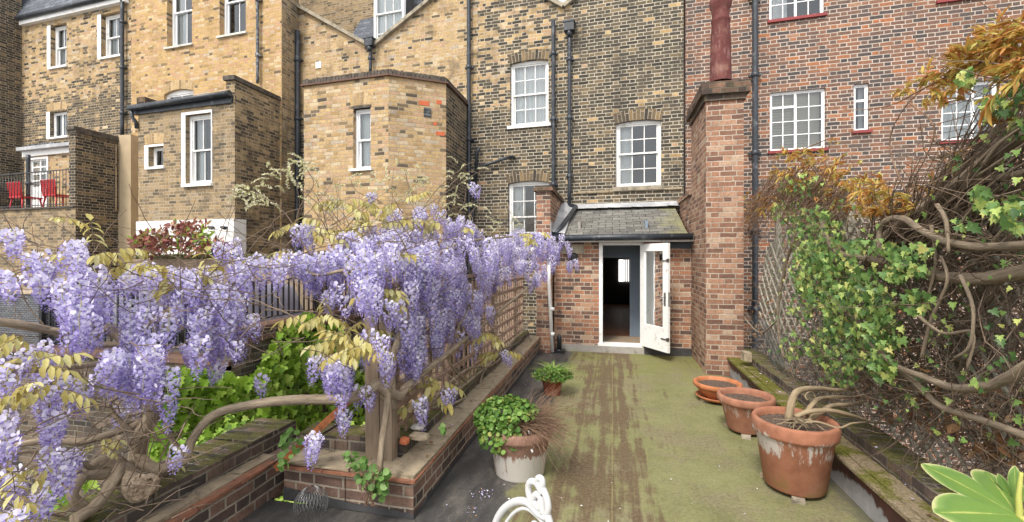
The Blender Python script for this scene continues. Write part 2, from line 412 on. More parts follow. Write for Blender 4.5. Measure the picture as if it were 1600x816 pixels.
def deck_mat():
    g = NT('mossy_felt'); pos = g.pos(); x, y, z = g.sep(pos)
    fine = g.noise(pos, 38, 6, .8)
    mid = g.noise(pos, 2.3, 7, .7)
    blot = g.noise(pos, 7.5, 7, .76)
    grain = g.noise(pos, 120, 3, .7, (.5, 1.6, 1))
    green = g.ramp(mid, [(.25, (.12, .118, .055)), (.45, (.175, .176, .078)), (.65, (.215, .212, .10)), (.85, (.25, .235, .15))])
    c = g.mix(g.m('MULTIPLY', g.rng(y, 5.6, 7.8), .6), green, (.165, .168, .05))
    # greyer, browner worn areas
    big = g.noise(pos, 1.25, 7, .74)
    c = g.mix(g.m('MULTIPLY', g.rng(big, .46, .60), .6), c, g.ramp(fine, [(.3, (.12, .095, .06)), (.7, (.25, .21, .145))]))
    c = g.mix(g.m('MULTIPLY', g.rng(blot, .57, .66), .6), c, (.12, .10, .055))
    c = g.mix(g.m('MULTIPLY', g.rng(blot, .40, .30), .4), c, (.31, .29, .17))
    # brown streaks worn through the moss either side of the lap joint
    comb = g.noise(pos, 1.0, 4, .6, (13, .55, 1))
    patch = g.noise(pos, 1.9, 8, .74)
    wide = g.m('SUBTRACT', 1.0, g.rng(g.m('ABSOLUTE', g.m('ADD', x, .10)), .12, .75))
    sc = g.m('ADD', g.m('ADD', g.m('MULTIPLY', patch, .56), g.m('MULTIPLY', comb, .56)), g.m('ADD', g.m('MULTIPLY', wide, .17), g.m('MULTIPLY', g.m('SUBTRACT', fine, .5), .16)))
    st = g.rng(sc, .645, .745)
    brown = g.ramp(fine, [(.3, (.065, .043, .027)), (.5, (.105, .070, .043)), (.72, (.18, .125, .08))])
    c = g.mix(g.m('MULTIPLY', st, .85), c, brown)
    c = g.mix(1.0, c, g.ramp(fine, [(.25, (.62, .62, .62)), (.5, (1, 1, 1)), (.78, (1.35, 1.33, 1.28))]), 'MULTIPLY')
    c = g.mix(1.0, c, g.ramp(grain, [(.3, (.85, .85, .85)), (.7, (1.15, 1.15, 1.15))]), 'MULTIPLY')
    c = g.mix(g.m('MULTIPLY', g.rng(g.noise(pos, 90, 2), .68, .76), .5), c, (.05, .042, .03))
    # bare bitumen along both edges, with a ragged margin
    rag = g.m('MULTIPLY', g.m('SUBTRACT', g.noise(pos, 3.5, 7, .75), .5), .46)
    le = g.rng(g.m('ADD', x, rag), -.76, -.66)
    re = g.m('SUBTRACT', 1.0, g.rng(g.m('ADD', x, rag), 1.52, 1.66))
    tarc = g.ramp(g.m('ADD', g.m('MULTIPLY', g.noise(pos, 1.6, 7, .75, (1.6, .6, 1)), .8), g.m('MULTIPLY', fine, .2)), [(.30, (.026, .026, .027)), (.48, (.065, .062, .059)), (.58, (.13, .118, .105)), (.70, (.25, .23, .21))])
    k = g.m('MULTIPLY', le, g.m('ADD', .35, g.m('MULTIPLY', re, .65)))
    c = g.mix(k, tarc, c)
    seam = g.m('SUBTRACT', 1.0, g.rng(g.m('ABSOLUTE', g.m('ADD', x, g.m('MULTIPLY', g.m('SUBTRACT', g.noise(pos, 3, 3), .5), .016))), .003, .011))
    c = g.mix(g.m('MULTIPLY', g.m('MULTIPLY', seam, g.rng(mid, .3, .6)), .55), c, (.27, .235, .10))
    h = g.m('ADD', g.m('MULTIPLY', fine, .6), g.m('ADD', g.m('MULTIPLY', grain, .35), g.m('MULTIPLY', seam, .8)))
    r = g.mix(k, (.45, .45, .45), (.95, .95, .95))
    return g.surf(c, g.sep(r)[0], g.bump(h, .8, .008), .25)
MAT['deck'] = deck_mat()

def terracotta(name, base, salt=.6, lo=.0, hi=1.0, saltcol=(.62, .58, .54), moss=0, gain=.26, thr=.70):
    g = NT(name); p = g.obj(); x, y, z = g.sep(p)
    n = g.noise(p, 9, 5, .65)
    c = g.mix(1.0, base, g.ramp(n, [(.2, (.62, .6, .58)), (.8, (1.3, 1.3, 1.35))]), 'MULTIPLY')
    c = g.mix(g.m('MULTIPLY', g.rng(g.noise(p, 3.2, 5, .6), .5, .75), .4), c, (.42, .27, .20))
    drip = g.noise(p, 12, 6, .72, (1.6, 1.6, .35))
    zone = g.m('MULTIPLY', g.rng(z, lo, lo + .1), g.m('SUBTRACT', 1.0, g.rng(z, hi - .1, hi + .02)))
    s = g.rng(g.m('ADD', drip, g.m('ADD', g.m('MULTIPLY', zone, gain), g.m('MULTIPLY', g.m('SUBTRACT', g.noise(p, 3.4, 3), .5), .55))), thr, thr + .1)
    c = g.mix(g.m('MULTIPLY', s, salt), c, saltcol)
    if moss:
        c = g.mix(g.m('MULTIPLY', g.rng(g.m('SUBTRACT', n, g.m('MULTIPLY', z, .9)), .38, .62), moss), c, (.16, .13, .03))
    return g.surf(c, .85, g.bump(g.noise(p, 50, 4), .25, .004), .2)
MAT['terra1'] = terracotta('terracotta', (.33, .145, .085), .85, .22, .50, moss=.6)
MAT['terra2'] = terracotta('pale_terracotta', (.34, .16, .10), .45, .12, .36)
MAT['terra3'] = terracotta('orange_terracotta', (.44, .17, .075), .25, .0, .1)
MAT['terra4'] = terracotta('limed_terracotta', (.27, .16, .115), 1.0, -.25, .26, (.60, .57, .52), gain=.34, thr=.69)
MAT['terra5'] = terracotta('red_terracotta', (.25, .075, .04), .3, .0, .1)
MAT['chimpot'] = terracotta('dark_red_clay', (.125, .042, .038), .35, 4.2, 5.6, (.34, .22, .20), gain=.2, thr=.72)

def bark(name, a, b, scale=14):
    g = NT(name); uv = g.uv(); p = g.pos()
    n = g.noise(uv, scale, 5, .7, (3.5, .5, 1)); n2 = g.noise(p, 5, 4, .6)
    c = g.ramp(n, [(.28, a), (.72, b)])
    c = g.mix(1.0, c, g.ramp(n2, [(.25, (.7, .7, .7)), (.75, (1.25, 1.22, 1.15))]), 'MULTIPLY')
    return g.surf(c, .92, g.bump(n, .8, .012), .15)
MAT['bark'] = bark('wisteria_bark', (.14, .11, .08), (.40, .33, .245))
MAT['barkgrey'] = bark('climber_bark', (.13, .10, .075), (.36, .295, .22))
MAT['barkpale'] = bark('pale_stem', (.20, .155, .10), (.40, .32, .215))
MAT['twig'] = bark('thin_twig', (.11, .08, .06), (.29, .22, .165), 20)
MAT['twigred'] = bark('reddish_twig', (.18, .11, .075), (.38, .255, .175), 20)
def cutwood():
    g = NT('sawn_stub'); p = g.pos()
    n = g.noise(p, 30, 5, .7)
    return g.surf(g.ramp(n, [(.32, (.07, .045, .03)), (.5, (.38, .29, .20)), (.75, (.56, .47, .36))]), .95, g.bump(n, 1.0, .02), .1)
MAT['cutwood'] = cutwood()

def leafm(name, stops, transl=.35, rough=.5, spec=.3):
    g = NT(name)
    r = g.island()
    c = g.ramp(r, stops)
    n = g.noise(g.pos(), 40, 2)
    c = g.mix(1.0, c, g.ramp(n, [(.2, (.82, .82, .82)), (.8, (1.15, 1.15, 1.15))]), 'MULTIPLY')
    return g.surf(c, rough, None, spec, 0, transl)
MAT['ivy_bright'] = leafm('bright_ivy_leaf', [(0, (.10, .20, .02)), (.3, (.20, .36, .03)), (.7, (.31, .48, .06)), (1, (.44, .58, .13))])
MAT['ivy'] = leafm('ivy_leaf', [(0, (.05, .11, .035)), (.35, (.13, .24, .065)), (.65, (.24, .38, .10)), (.88, (.44, .54, .15)), (1, (.62, .60, .20))], .3, .4)
MAT['gold'] = leafm('young_gold_leaf', [(0, (.42, .33, .09)), (.5, (.55, .49, .17)), (1, (.66, .63, .32))], .45)
MAT['bronze'] = leafm('young_bronze_leaf', [(0, (.40, .15, .06)), (.3, (.53, .26, .07)), (.65, (.57, .39, .10)), (1, (.46, .47, .13))], .4)
MAT['redleaf'] = leafm('red_shrub_leaf', [(0, (.15, .05, .045)), (.5, (.29, .095, .08)), (.8, (.40, .18, .12)), (1, (.40, .34, .10))], .25)
MAT['sedum'] = leafm('sedum', [(0, (.10, .11, .04)), (.6, (.20, .20, .09)), (1, (.30, .27, .16))], .2)
MAT['deadleaf'] = leafm('dead_leaf', [(0, (.13, .065, .03)), (.5, (.27, .14, .06)), (1, (.40, .26, .15))], .2, .8)
MAT['potleaf'] = leafm('pot_leaf', [(0, (.05, .12, .02)), (.5, (.13, .26, .045)), (.9, (.24, .38, .09)), (1, (.38, .40, .10))], .3)
MAT['strap'] = leafm('strap_leaf', [(0, (.10, .20, .03)), (.6, (.24, .36, .07)), (1, (.44, .50, .20))], .3)
MAT['bud'] = leafm('unopened_bud', [(0, (.42, .43, .20)), (.5, (.58, .56, .32)), (1, (.64, .60, .50))], .3)
MAT['round'] = leafm('round_leaf', [(0, (.07, .15, .03)), (.6, (.14, .27, .06)), (1, (.24, .36, .12))], .3)
MAT['petal'] = leafm('pale_lilac_petal', [(0, (.64, .60, .84)), (.5, (.75, .72, .90)), (1, (.86, .85, .94))], .35, .6, .2)
MAT['keel'] = leafm('violet_petal', [(0, (.245, .185, .51)), (.5, (.37, .30, .65)), (1, (.51, .44, .77))], .35, .6, .2)
MAT['petaldk'] = leafm('mid_lilac_petal', [(0, (.42, .36, .67)), (.5, (.56, .51, .80)), (1, (.70, .66, .88))], .35, .6, .2)

def fatsia():
    g = NT('variegated_leaf')
    a = g.n('Attribute', {'attribute_name': 'tone'}).outputs['Fac']
    p = g.pos()
    n = g.noise(p, 22, 4, .7)
    e = g.m('ADD', a, g.m('MULTIPLY', g.m('SUBTRACT', n, .5), .35))
    c = g.ramp(e, [(0.0, (.42, .46, .14)), (.10, (.16, .27, .055)), (.45, (.13, .235, .06)), (.72, (.20, .31, .085)), (.92, (.50, .50, .24))])
    return g.surf(c, .35, g.bump(n, .15, .004), .4, 0, .3)
MAT['fatsia'] = fatsia()
MAT['stemyel'] = plain('yellow_green_stem', (.36, .37, .09), .5, .15, 15, .1)

def lit():
    g = NT('daylit_far_window')
    e = g.n('Emission', Color=(1, .98, .94, 1), Strength=1.6)
    g.t.links.new(e.outputs[0], g.out.inputs[0]); return g.mat
MAT['lit'] = lit()
# ---------------------------------------------------------------- walls and windows
class Wall:
    def __init__(s, p0, p1):
        s.a = V((p0[0], p0[1], 0)); b = V((p1[0], p1[1], 0))
        s.L = (b - s.a).length; s.t = (b - s.a) / s.L
        n = V((s.t.y, -s.t.x, 0))
        s.n = n
    def P(s, u, d, z): return s.a + s.t * u + s.n * d + V((0, 0, z))
    def hit(s, px, py):
        d = ray(px, py)
        # s.a + t*u = k*(d.x,d.y)
        det = s.t.x * -d.y - s.t.y * -d.x
        u = (-s.a.x * -d.y - -s.a.y * -d.x) / det
        w = s.a + s.t * u
        k = w.x / d.x if abs(d.x) > abs(d.y) else w.y / d.y
        return u, H + d.z * k
    def xy(s, px):
        u, _ = s.hit(px, 400); w = s.a + s.t * u
        return (w.x, w.y)
    def up(s, px): return s.hit(px, 400)[0]
    def rect(s, x0, x1, y0, y1):
        u0 = s.up(x0); u1 = s.up(x1); xm = (x0 + x1) / 2
        return u0, u1, s.hit(xm, y1)[1], s.hit(xm, y0)[1]

def sheet(mb, W, u0, u1, z0, z1, ops=(), top=None, m=0, mrev=None, d=0.0):
    us = sorted({u0, u1, *[o[k] for o in ops for k in ('u0', 'u1')]})
    us = [u for u in us if u0 - 1e-6 <= u <= u1 + 1e-6]
    zs = sorted({z0, z1, *[o['z0'] for o in ops], *[o['z1'] + o.get('rise', 0) for o in ops]})
    zs = [z for z in zs if z0 - 1e-6 <= z <= z1 + 1e-6]
    def q(ua, ub, za, zb):
        mb.poly([W.P(ua, d, za), W.P(ub, d, za), W.P(ub, d, zb), W.P(ua, d, zb)], m, [(ua, za), (ub, za), (ub, zb), (ua, zb)])
    for i in range(len(us) - 1):
        for j in range(len(zs) - 1):
            uc = (us[i] + us[i + 1]) / 2; zc = (zs[j] + zs[j + 1]) / 2
            if any(o['u0'] < uc < o['u1'] and o['z0'] < zc < o['z1'] + o.get('rise', 0) for o in ops): continue
            q(us[i], us[i + 1], zs[j], zs[j + 1])
    if top:
        pts = [(u1, z1), (u0, z1)] + top
        mb.poly([W.P(u, d, z) for u, z in pts], m, pts)
    for o in ops:
        a, b, c, e, r = o['u0'], o['u1'], o['z0'], o['z1'], o.get('rise', 0)
        dp = o.get('depth', .1); mr = m if mrev is None else mrev
        arc = arch_pts(a, b, e, r)
        if r:
            for (p, q_) in zip(arc[:-1], arc[1:]):
                quad = [p, q_, (q_[0], e + r), (p[0], e + r)]
                mb.poly([W.P(u, d, z) for u, z in quad], m, quad)
        for (p, q_) in zip(arc[:-1], arc[1:]):
            mb.poly([W.P(p[0], d, p[1]), W.P(p[0], d - dp, p[1]), W.P(q_[0], d - dp, q_[1]), W.P(q_[0], d, q_[1])], mr)
        mb.poly([W.P(a, d, c), W.P(a, d - dp, c), W.P(a, d - dp, e), W.P(a, d, e)], mr, [(0, c), (dp, c), (dp, e), (0, e)])
        mb.poly([W.P(b, d, c), W.P(b, d, e), W.P(b, d - dp, e), W.P(b, d - dp, c)], mr, [(0, c), (0, e), (dp, e), (dp, c)])
        mb.poly([W.P(a, d, c), W.P(b, d, c), W.P(b, d - dp, c), W.P(a, d - dp, c)], mr)

def arch_pts(a, b, e, r, n=10):
    if not r: return [(a, e), (b, e)]
    hw = (b - a) / 2; rad = (hw * hw + r * r) / (2 * r); cx = (a + b) / 2; cz = e + r - rad
    th = math.asin(min(1, hw / rad))
    return [(cx + rad * math.sin(-th + 2 * th * i / n), cz + rad * math.cos(-th + 2 * th * i / n)) for i in range(n + 1)]

def arch_band(mb, W, a, b, e, r, hgt=.23, m=0, d=.004, splay=.05):
    n = 14
    r = max(r, .02)
    lo = arch_pts(a, b, e, r, n); hi = arch_pts(a - splay, b + splay, e + hgt - .01, r + .01, n)
    L = 0
    for i in range(n):
        dl = math.hypot(lo[i + 1][0] - lo[i][0], lo[i + 1][1] - lo[i][1])
        mb.poly([W.P(lo[i][0], d, lo[i][1]), W.P(lo[i + 1][0], d, lo[i + 1][1]), W.P(hi[i + 1][0], d, hi[i + 1][1]), W.P(hi[i][0], d, hi[i][1])], m,
                [(.005, L), (.005, L + dl), (hgt, L + dl), (hgt, L)])
        L += dl

def ob(mb, W, u0, u1, d0, d1, z0, z1, m=0):
    mb.obox(W.P((u0 + u1) / 2, (d0 + d1) / 2, (z0 + z1) / 2), W.t, W.n, V((0, 0, 1)), abs(u1 - u0) / 2, abs(d1 - d0) / 2, abs(z1 - z0) / 2, m)

def window(parent, W, u0, u1, z0, z1, rise=0, cols=3, rows=(2, 2), recess=.08, fr=.055, curtain='net', sill=.06, sillmat='sill', white='white', case=False, proj=.05, mun=.018, deep=.5, wide=.06, plinth=True, split=None, curt_l=None):
    mf = MB()
    D = -recess
    # outer box frame
    ob(mf, W, u0, u0 + fr, D - .10, D, z0, z1); ob(mf, W, u1 - fr, u1, D - .10, D, z0, z1)
    ob(mf, W, u0 + fr, u1 - fr, D - .10, D - .002, z0, z0 + fr * .9)
    if rise:
        arc = arch_pts(u0, u1, z1, rise, 10)
        inner = z1 - fr * .35
        for p, q in zip(arc[:-1], arc[1:]):
            mf.poly([W.P(p[0], D - .003, inner), W.P(q[0], D - .003, inner), W.P(q[0], D - .003, q[1]), W.P(p[0], D - .003, p[1])])
            mf.poly([W.P(p[0], D - .003, inner), W.P(p[0], D - .09, inner), W.P(q[0], D - .09, inner), W.P(q[0], D - .003, inner)])
        ztop = inner
    else:
        ob(mf, W, u0 + fr, u1 - fr, D - .10, D - .002, z1 - fr, z1); ztop = z1 - fr
    # the room behind
    a, b, c, e = u0 + .01, u1 - .01, z0 + .01, z1 - .01
    Rm = D - .10 - deep
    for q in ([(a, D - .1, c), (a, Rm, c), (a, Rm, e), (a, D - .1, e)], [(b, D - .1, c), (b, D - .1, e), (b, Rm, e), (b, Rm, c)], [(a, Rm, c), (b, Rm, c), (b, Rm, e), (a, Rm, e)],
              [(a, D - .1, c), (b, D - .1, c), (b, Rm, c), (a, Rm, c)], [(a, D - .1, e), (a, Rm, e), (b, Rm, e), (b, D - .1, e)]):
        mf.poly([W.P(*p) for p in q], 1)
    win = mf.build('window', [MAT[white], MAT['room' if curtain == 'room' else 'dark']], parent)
    gl = MB()
    ia, ib, ic = u0 + fr, u1 - fr, z0 + fr * .9
    def lights(ua, ub, za, zb, dd, nc, nr, st, nm):
        s = MB()
        ob(s, W, ua, ua + st, dd - .035, dd, za, zb); ob(s, W, ub - st, ub, dd - .035, dd, za, zb)
        ob(s, W, ua + st, ub - st, dd - .035, dd - .001, za, za + st); ob(s, W, ua + st, ub - st, dd - .035, dd - .001, zb - st, zb)
        for i in range(1, nc):
            x = ua + st + (ub - ua - 2 * st) * i / nc; ob(s, W, x - mun / 2, x + mun / 2, dd - .03, dd - .003, za + st, zb - st)
        for j in range(1, nr):
            zz = za + st + (zb - za - 2 * st) * j / nr; ob(s, W, ua + st, ub - st, dd - .028, dd - .005, zz - mun / 2, zz + mun / 2)
        s.build(nm, MAT[white], win)
        gl.poly([W.P(ua + st * .5, dd - .018, za + st * .5), W.P(ub - st * .5, dd - .018, za + st * .5), W.P(ub - st * .5, dd - .018, zb - st * .5), W.P(ua + st * .5, dd - .018, zb - st * .5)])
    if case:      # steel casements: a list of (fraction from, fraction to, list of (z fraction from, to, cols, rows))
        for (fa, fb, stack) in case:
            for (za, zb, nc, nr) in stack:
                lights(ia + (ib - ia) * fa, ia + (ib - ia) * fb, ic + (ztop - ic) * za, ic + (ztop - ic) * zb, D - .012, nc, nr, .022, 'casement')
    else:
        mid = ic + (ztop - ic) * (split or .5)
        lights(ia, ib, mid - .02, ztop, D - .022, cols, rows[0], .036, 'sash')
        lights(ia, ib, ic, mid + .02, D - .062, cols, rows[1], .036, 'sash')
    gl.build('pane', MAT['glass'], win)
    if sill:
        sm = MB(); ob(sm, W, u0 - wide, u1 + wide, -recess + .002, proj, z0 - sill, z0 - .001)
        sm.build('sill', MAT[sillmat], win)
    if curtain in ('net', 'netl', 'netr'):
        cm = MB(); n = 40
        ca, cb = u0 + .02, u1 - .02
        if curtain == 'netl': cb = u0 + (u1 - u0) * .38
        if curtain == 'netr': ca = u0 + (u1 - u0) * .6
        pr = None
        for i in range(n + 1):
            uu = ca + (cb - ca) * i / n; dd = D - .16 + .022 * math.sin(i * 1.9) + .01 * math.sin(i * .7)
            k0 = cm.vert(W.P(uu, dd, z0 + .03)); k1 = cm.vert(W.P(uu, dd, z1))
            if pr: cm.face((pr[0], k0, k1, pr[1]), 0, None, True)
            pr = (k0, k1)
        cm.build('curtain', MAT['curtain'], win)
    if curtain == 'blind':
        cm = MB(); n = max(4, int((z1 - z0) / .055))
        for i in range(n):
            zz = z0 + .05 + i * .055
            cm.poly([W.P(u0 + .05, D - .14, zz), W.P(u1 - .05, D - .14, zz), W.P(u1 - .05, D - .105, zz + .047), W.P(u0 + .05, D - .105, zz + .04)])
        cm.build('blind', MAT['blind'], win)
    return win

def op(u0, u1, z0, z1, rise=0, depth=.19): return dict(u0=u0, u1=u1, z0=z0, z1=z1, rise=rise, depth=depth)

def pipe(parent, pts, r, mat='iron', brackets=(), hopper=None, W=None, name='drainpipe', collars=()):
    mb = MB(); mb.tube(pts, r, 12)
    for p in collars:
        p = V(p); mb.tube([p - V((0, 0, .05)), p - V((0, 0, .03)), p + V((0, 0, .05)), p + V((0, 0, .05))], [r, r * 1.35, r * 1.35, r], 12)
    pp = mb.build(name, MAT[mat], parent)
    for p in brackets:
        p = V(p); bm = MB(); bm.tube([p - V((0, 0, .02)), p + V((0, 0, .02))], r * 1.3, 10)
        if W: bm.obox(p - W.n * .04, W.t, W.n, V((0, 0, 1)), r * 2.1, .035, .022)
        bm.build('bracket', MAT[mat], pp)
    if hopper:
        c, sx, sy, sz = hopper; bm = MB(); t = W.t if W else V((1, 0, 0)); n = W.n if W else V((0, -1, 0)); c = V(c)
        bm.obox(c, t, n, V((0, 0, 1)), sx, sy, sz)
        bm.obox(c + V((0, 0, sz)), t, n, V((0, 0, 1)), sx * 1.15, sy * 1.15, .02)
        bm.tube([c - V((0, 0, sz)), c - V((0, 0, sz + .12))], [sx * .8, r], 10)
        bm.build('hopper', MAT[mat], pp)
    return pp
def vpipe(parent, W, px, ytop, ybot, r, mat='iron', off=.09, nb=4, hop=False, name='drainpipe', zend=None):
    u, zt = W.hit(px, ytop); zb = W.hit(px, ybot)[1] if zend is None else zend
    P_ = [W.P(u, off, zt), W.P(u, off, zb)]
    n = int((zt - zb) / 1.8) + 1
    sp = [W.P(u, off, zb + (zt - zb) * (i + .5) / max(1, n)) for i in range(n)]
    seg = [W.P(u, off, zt + (zb - zt) * i / 12) for i in range(13)]
    return pipe(parent, seg, r, mat, sp, (W.P(u, off + .02, zt + .05), .11, .09, .10) if hop else None, W, name, sp)

GZ = -3.2
A4 = R(4.0)
tB = V((math.cos(A4), -math.sin(A4), 0))
m0 = onY(980, 400, 9.96)
MAINW = Wall((m0 - tB * 14).to_2d(), (m0 + tB * 14).to_2d())
xyM = MAINW.xy
# ---- right-hand dark brick house
cW = MAINW
pL, pR_ = xyM(747), xyM(1068)
# ================================================================ dark stock brick terraced house with the lean-to
Wm = Wall(pL, pR_)
house = thing('terraced_house', (pL[0], pL[1], GZ), 'dark sooty brick terraced house rear with three white sash windows, above the slate lean-to', 'house')
w1 = Wm.rect(797, 857, 97, 195); w2 = Wm.rect(962, 1033, 191, 291); w3 = Wm.rect(794, 857, 286, 392)
mb = MB()
ops = [op(*w1, .05), op(*w2, .05), op(*w3, .05), op(Wm.up(936) - .5, Wm.up(1003) + .05, 0, 2.2, 0, .3)]
zv = Wm.hit(881, 14)[1]; uv_ = Wm.up(881)
ztopL = zv + .68 * uv_; ztopR = zv + .68 * (Wm.L - uv_)
sheet(mb, Wm, 0, Wm.L, GZ, zv - .02, ops, [(0, ztopL), (uv_, zv), (Wm.L, ztopR)])
mb.build('wall', MAT['brick_main'], house)
for w in (w1, w2, w3):
    mb = MB(); arch_band(mb, Wm, w[0], w[1], w[3], .05); mb.build('brick_arch', MAT['brick_arch'], house)
mb = MB()
for (ua, za, ub, zb) in ((0.0, ztopL, uv_, zv), (uv_, zv, Wm.L, ztopR)):
    a, b = Wm.P(ua, -.12, za), Wm.P(ub, -.12, zb); k = 7
    for i in range(k):
        mb.bar(a.lerp(b, i / k) + V((0, 0, .04)), a.lerp(b, (i + .985) / k) + V((0, 0, .04)), .42, .09)
mb.build('parapet_coping', MAT['stone'], house)
mb = MB()   # roof slopes behind the parapet
for (ua, za, ub, zb) in ((0.0, ztopL, uv_, zv), (uv_, zv, Wm.L, ztopR)):
    mb.poly([Wm.P(ua, -.3, za - .25), Wm.P(ub, -.3, zb - .25), Wm.P(ub, -7, zb - .25), Wm.P(ua, -7, za - .25)])
mb.build('roof', MAT['slategrey'], house)
window(house, Wm, *w1, rise=.05, rows=(2, 2), curtain='net', sillmat='white', sill=.07)
window(house, Wm, *w2, rise=.05, rows=(2, 2), curtain='netl', sillmat='stone', sill=.09, split=.52)
window(house, Wm, *w3, rise=.05, rows=(2, 2), curtain='netl', sillmat='stone')
u_, z_ = Wm.hit(866, 36)
vpipe(house, Wm, 866, 36, 340, .045, off=.10)
pp = vpipe(house, Wm, 891, 50, 322, .04, off=.10, hop=True)
mb = MB(); ob(mb, Wm, Wm.up(905), Wm.up(1066), .002, .035, Wm.hit(990, 297)[1] - .02, Wm.hit(990, 297)[1] + .018)
ob(mb, Wm, Wm.up(897), Wm.up(963), .002, .03, Wm.hit(920, 301)[1] - .02, Wm.hit(920, 301)[1] + .012)
mb.build('string_course', MAT['mortar'], house)
# waste pipes on the left
q = [Wm.hit(x, y) for x, y in ((801, 246), (752, 262), (745, 268), (745, 300), (741, 345), (741, 400))]
pipe(house, [Wm.P(a, .1, b) for a, b in q], .035, 'iron', [Wm.P(*(q[0][0], .1, q[0][1]))], None, Wm, 'waste_pipe')
q = [Wm.hit(x, y) for x, y in ((752, 232), (747, 240), (746, 285))]
pipe(house, [Wm.P(a, .1, b) for a, b in q], .035, 'iron', [], None, Wm, 'waste_pipe')

# ================================================================ yellow-brick neighbour house with V parapet
pL2 = xyM(467)
Wn = Wall(pL2, pL)
house2 = thing('terraced_house', (pL2[0], pL2[1], GZ), 'yellow brick terraced house rear with V shaped parapet and slate dormer, behind the canted extension', 'house')
uvA, zvA = Wn.hit(583, 77)
zL = Wn.hit(470, 12)[1]; zR = ztopL
mb = MB()
sheet(mb, Wn, 0, Wn.L, GZ, zvA - .02, (), [(0, zL), (uvA, zvA), (Wn.L, zR)])
mb.build('wall', MAT['brick_main'], house2)
mb = MB()
for (ua, za, ub, zb) in ((0.0, zL, uvA, zvA), (uvA, zvA, Wn.L, zR)):
    a, b = Wn.P(ua, -.12, za), Wn.P(ub, -.12, zb); k = 6
    for i in range(k):
        mb.bar(a.lerp(b, i / k) + V((0, 0, .04)), a.lerp(b, (i + .985) / k) + V((0, 0, .04)), .45, .08)
mb.build('parapet_coping', MAT['stone'], house2)
mb = MB()
zr0 = zvA - .1
mb.poly([Wn.P(0.1, -1.0, zr0), Wn.P(Wn.L, -1.0, zr0), Wn.P(Wn.L, -2.6, zr0 + 2.5), Wn.P(.1, -2.6, zr0 + 2.5)])
mb.build('roof', MAT['slategrey'], house2)
mb = MB()
ob(mb, Wn, -2.6, .9, -3.4, -2.8, zr0, zr0 + 4.5)
mb.build('chimney_breast', MAT['brick_yellow_old'], house2)
Wd = Wall(Wn.P(0, -1.0, 0).to_2d(), Wn.P(Wn.L, -1.0, 0).to_2d())
d0 = Wd.rect(585, 632, -45, 84)
window(house2, Wd, *d0, cols=3, rows=(1, 2), curtain='net', sill=.05, recess=-.03, white='white')
mb = MB(); ob(mb, Wd, d0[0] - .05, d0[1] + .05, -1.6, -.9, d0[2] - .3, d0[3] + .15); mb.build('dormer_cheek', MAT['slategrey'], house2)
vpipe(house2, Wn, 583, 74, 114, .04, hop=True, off=.12)
vpipe(house2, Wn, 735, -60, 345, .05, off=.10, zend=GZ)
vpipe(house2, Wn, 470, 52, 270, .065, off=.12, zend=GZ)
mb = MB(); a = Wn.rect(494, 502, 97, 107); ob(mb, Wn, a[0], a[1], .003, .02, a[2], a[3]); mb.build('vent_cover', MAT['upvc'], house2)

# ================================================================ canted yellow brick extension
xs = xyM(732)[0]; ys = xyM(732)[1]
near = onX(697, 129, xs); ztop = near.z
d607 = ray(607, 116); t607 = (ztop - H) / d607.z; c607 = EYE + d607 * t607
d475 = ray(475, 133); c475 = EYE + d475 * ((ztop - H) / d475.z)
ext = thing('rear_extension', (c607.x, c607.y, GZ), 'pale yellow brick rear extension with a canted corner and one narrow white window', 'extension')
F1 = Wall(c475.to_2d(), c607.to_2d()); F2 = Wall(c607.to_2d(), near.to_2d()); F3 = Wall(near.to_2d(), (xs, ys))
mb = MB()
wn = F1.rect(552, 579, 169, 264)
sheet(mb, F1, 0, F1.L, GZ, ztop, [op(*wn, 0, .15)]); F0 = Wall((c475.x, c475.y + 1.5), c475.to_2d()); sheet(mb, F0, 0, F0.L, GZ, ztop); sheet(mb, F2, 0, F2.L, GZ, ztop)
mb.build('wall', MAT['brick_yellow'], ext)
mb = MB(); sheet(mb, F3, 0, F3.L, GZ, ztop); mb.build('flank_wall', MAT['brick_soot_shade'], ext)  # same yellow brick wall; its shaded side is painted in with darker brick
window(ext, F1, *wn, cols=1, rows=(1, 1), recess=.09, fr=.045, curtain='net', sill=.045, sillmat='white', white='upvc', proj=.07)
mb = MB(); arch_band(mb, F1, wn[0] - .05, wn[1] + .02, wn[3] + .05, .0, .25); mb.build('brick_arch', MAT['brick_yarch'], ext)
mb = MB(); ob(mb, F1, wn[0] - .05, wn[1] + .02, -.08, .004, wn[3], wn[3] + .055); mb.build('lintel', MAT['stonedark'], ext)
mb = MB()
for Wx, e0, e1 in ((F1, -.05, .03), (F2, .0, .03), (F3, .0, -.05)):
    ob(mb, Wx, e0, Wx.L + e1, -.26, .05, ztop - .035, ztop - .002, 0)
mb.build('tile_course', plain('brown_tile_course', (.135, .08, .06), .9, .3, 18, .4, (.08, .065, .05), .5, 9), ext)
mb = MB()
for Wx, e0, e1 in ((F1, -.04, .0), (F2, .0, .0), (F3, .0, -.05)):
    u = e0
    while u < Wx.L + e1 - .02:
        w = min(.075, Wx.L + e1 - u)
        mb.obox(Wx.P(u + w / 2, -.12, ztop + .055), Wx.t, Wx.n, V((0, 0, 1)), w / 2 - .004, .125, .05 + rnd(-.008, .008), 0, .005); u += w
mb.build('coping', MAT['stonedark'], ext)
mb = MB(); sheet_roof = [F1.P(0, -.1, ztop - .1), F1.P(F1.L, -.1, ztop - .1), F2.P(F2.L, -.1, ztop - .1), V((xs - .1, ys, ztop - .1)), V((c475.x, ys + .3, ztop - .1))]
mb.poly(sheet_roof); mb.build('roof', MAT['tar'], ext)
a = F2.rect(662, 673, 169, 183)
mb = MB(); ob(mb, F2, a[0], a[1], .002, .02, a[2], a[3], 0)
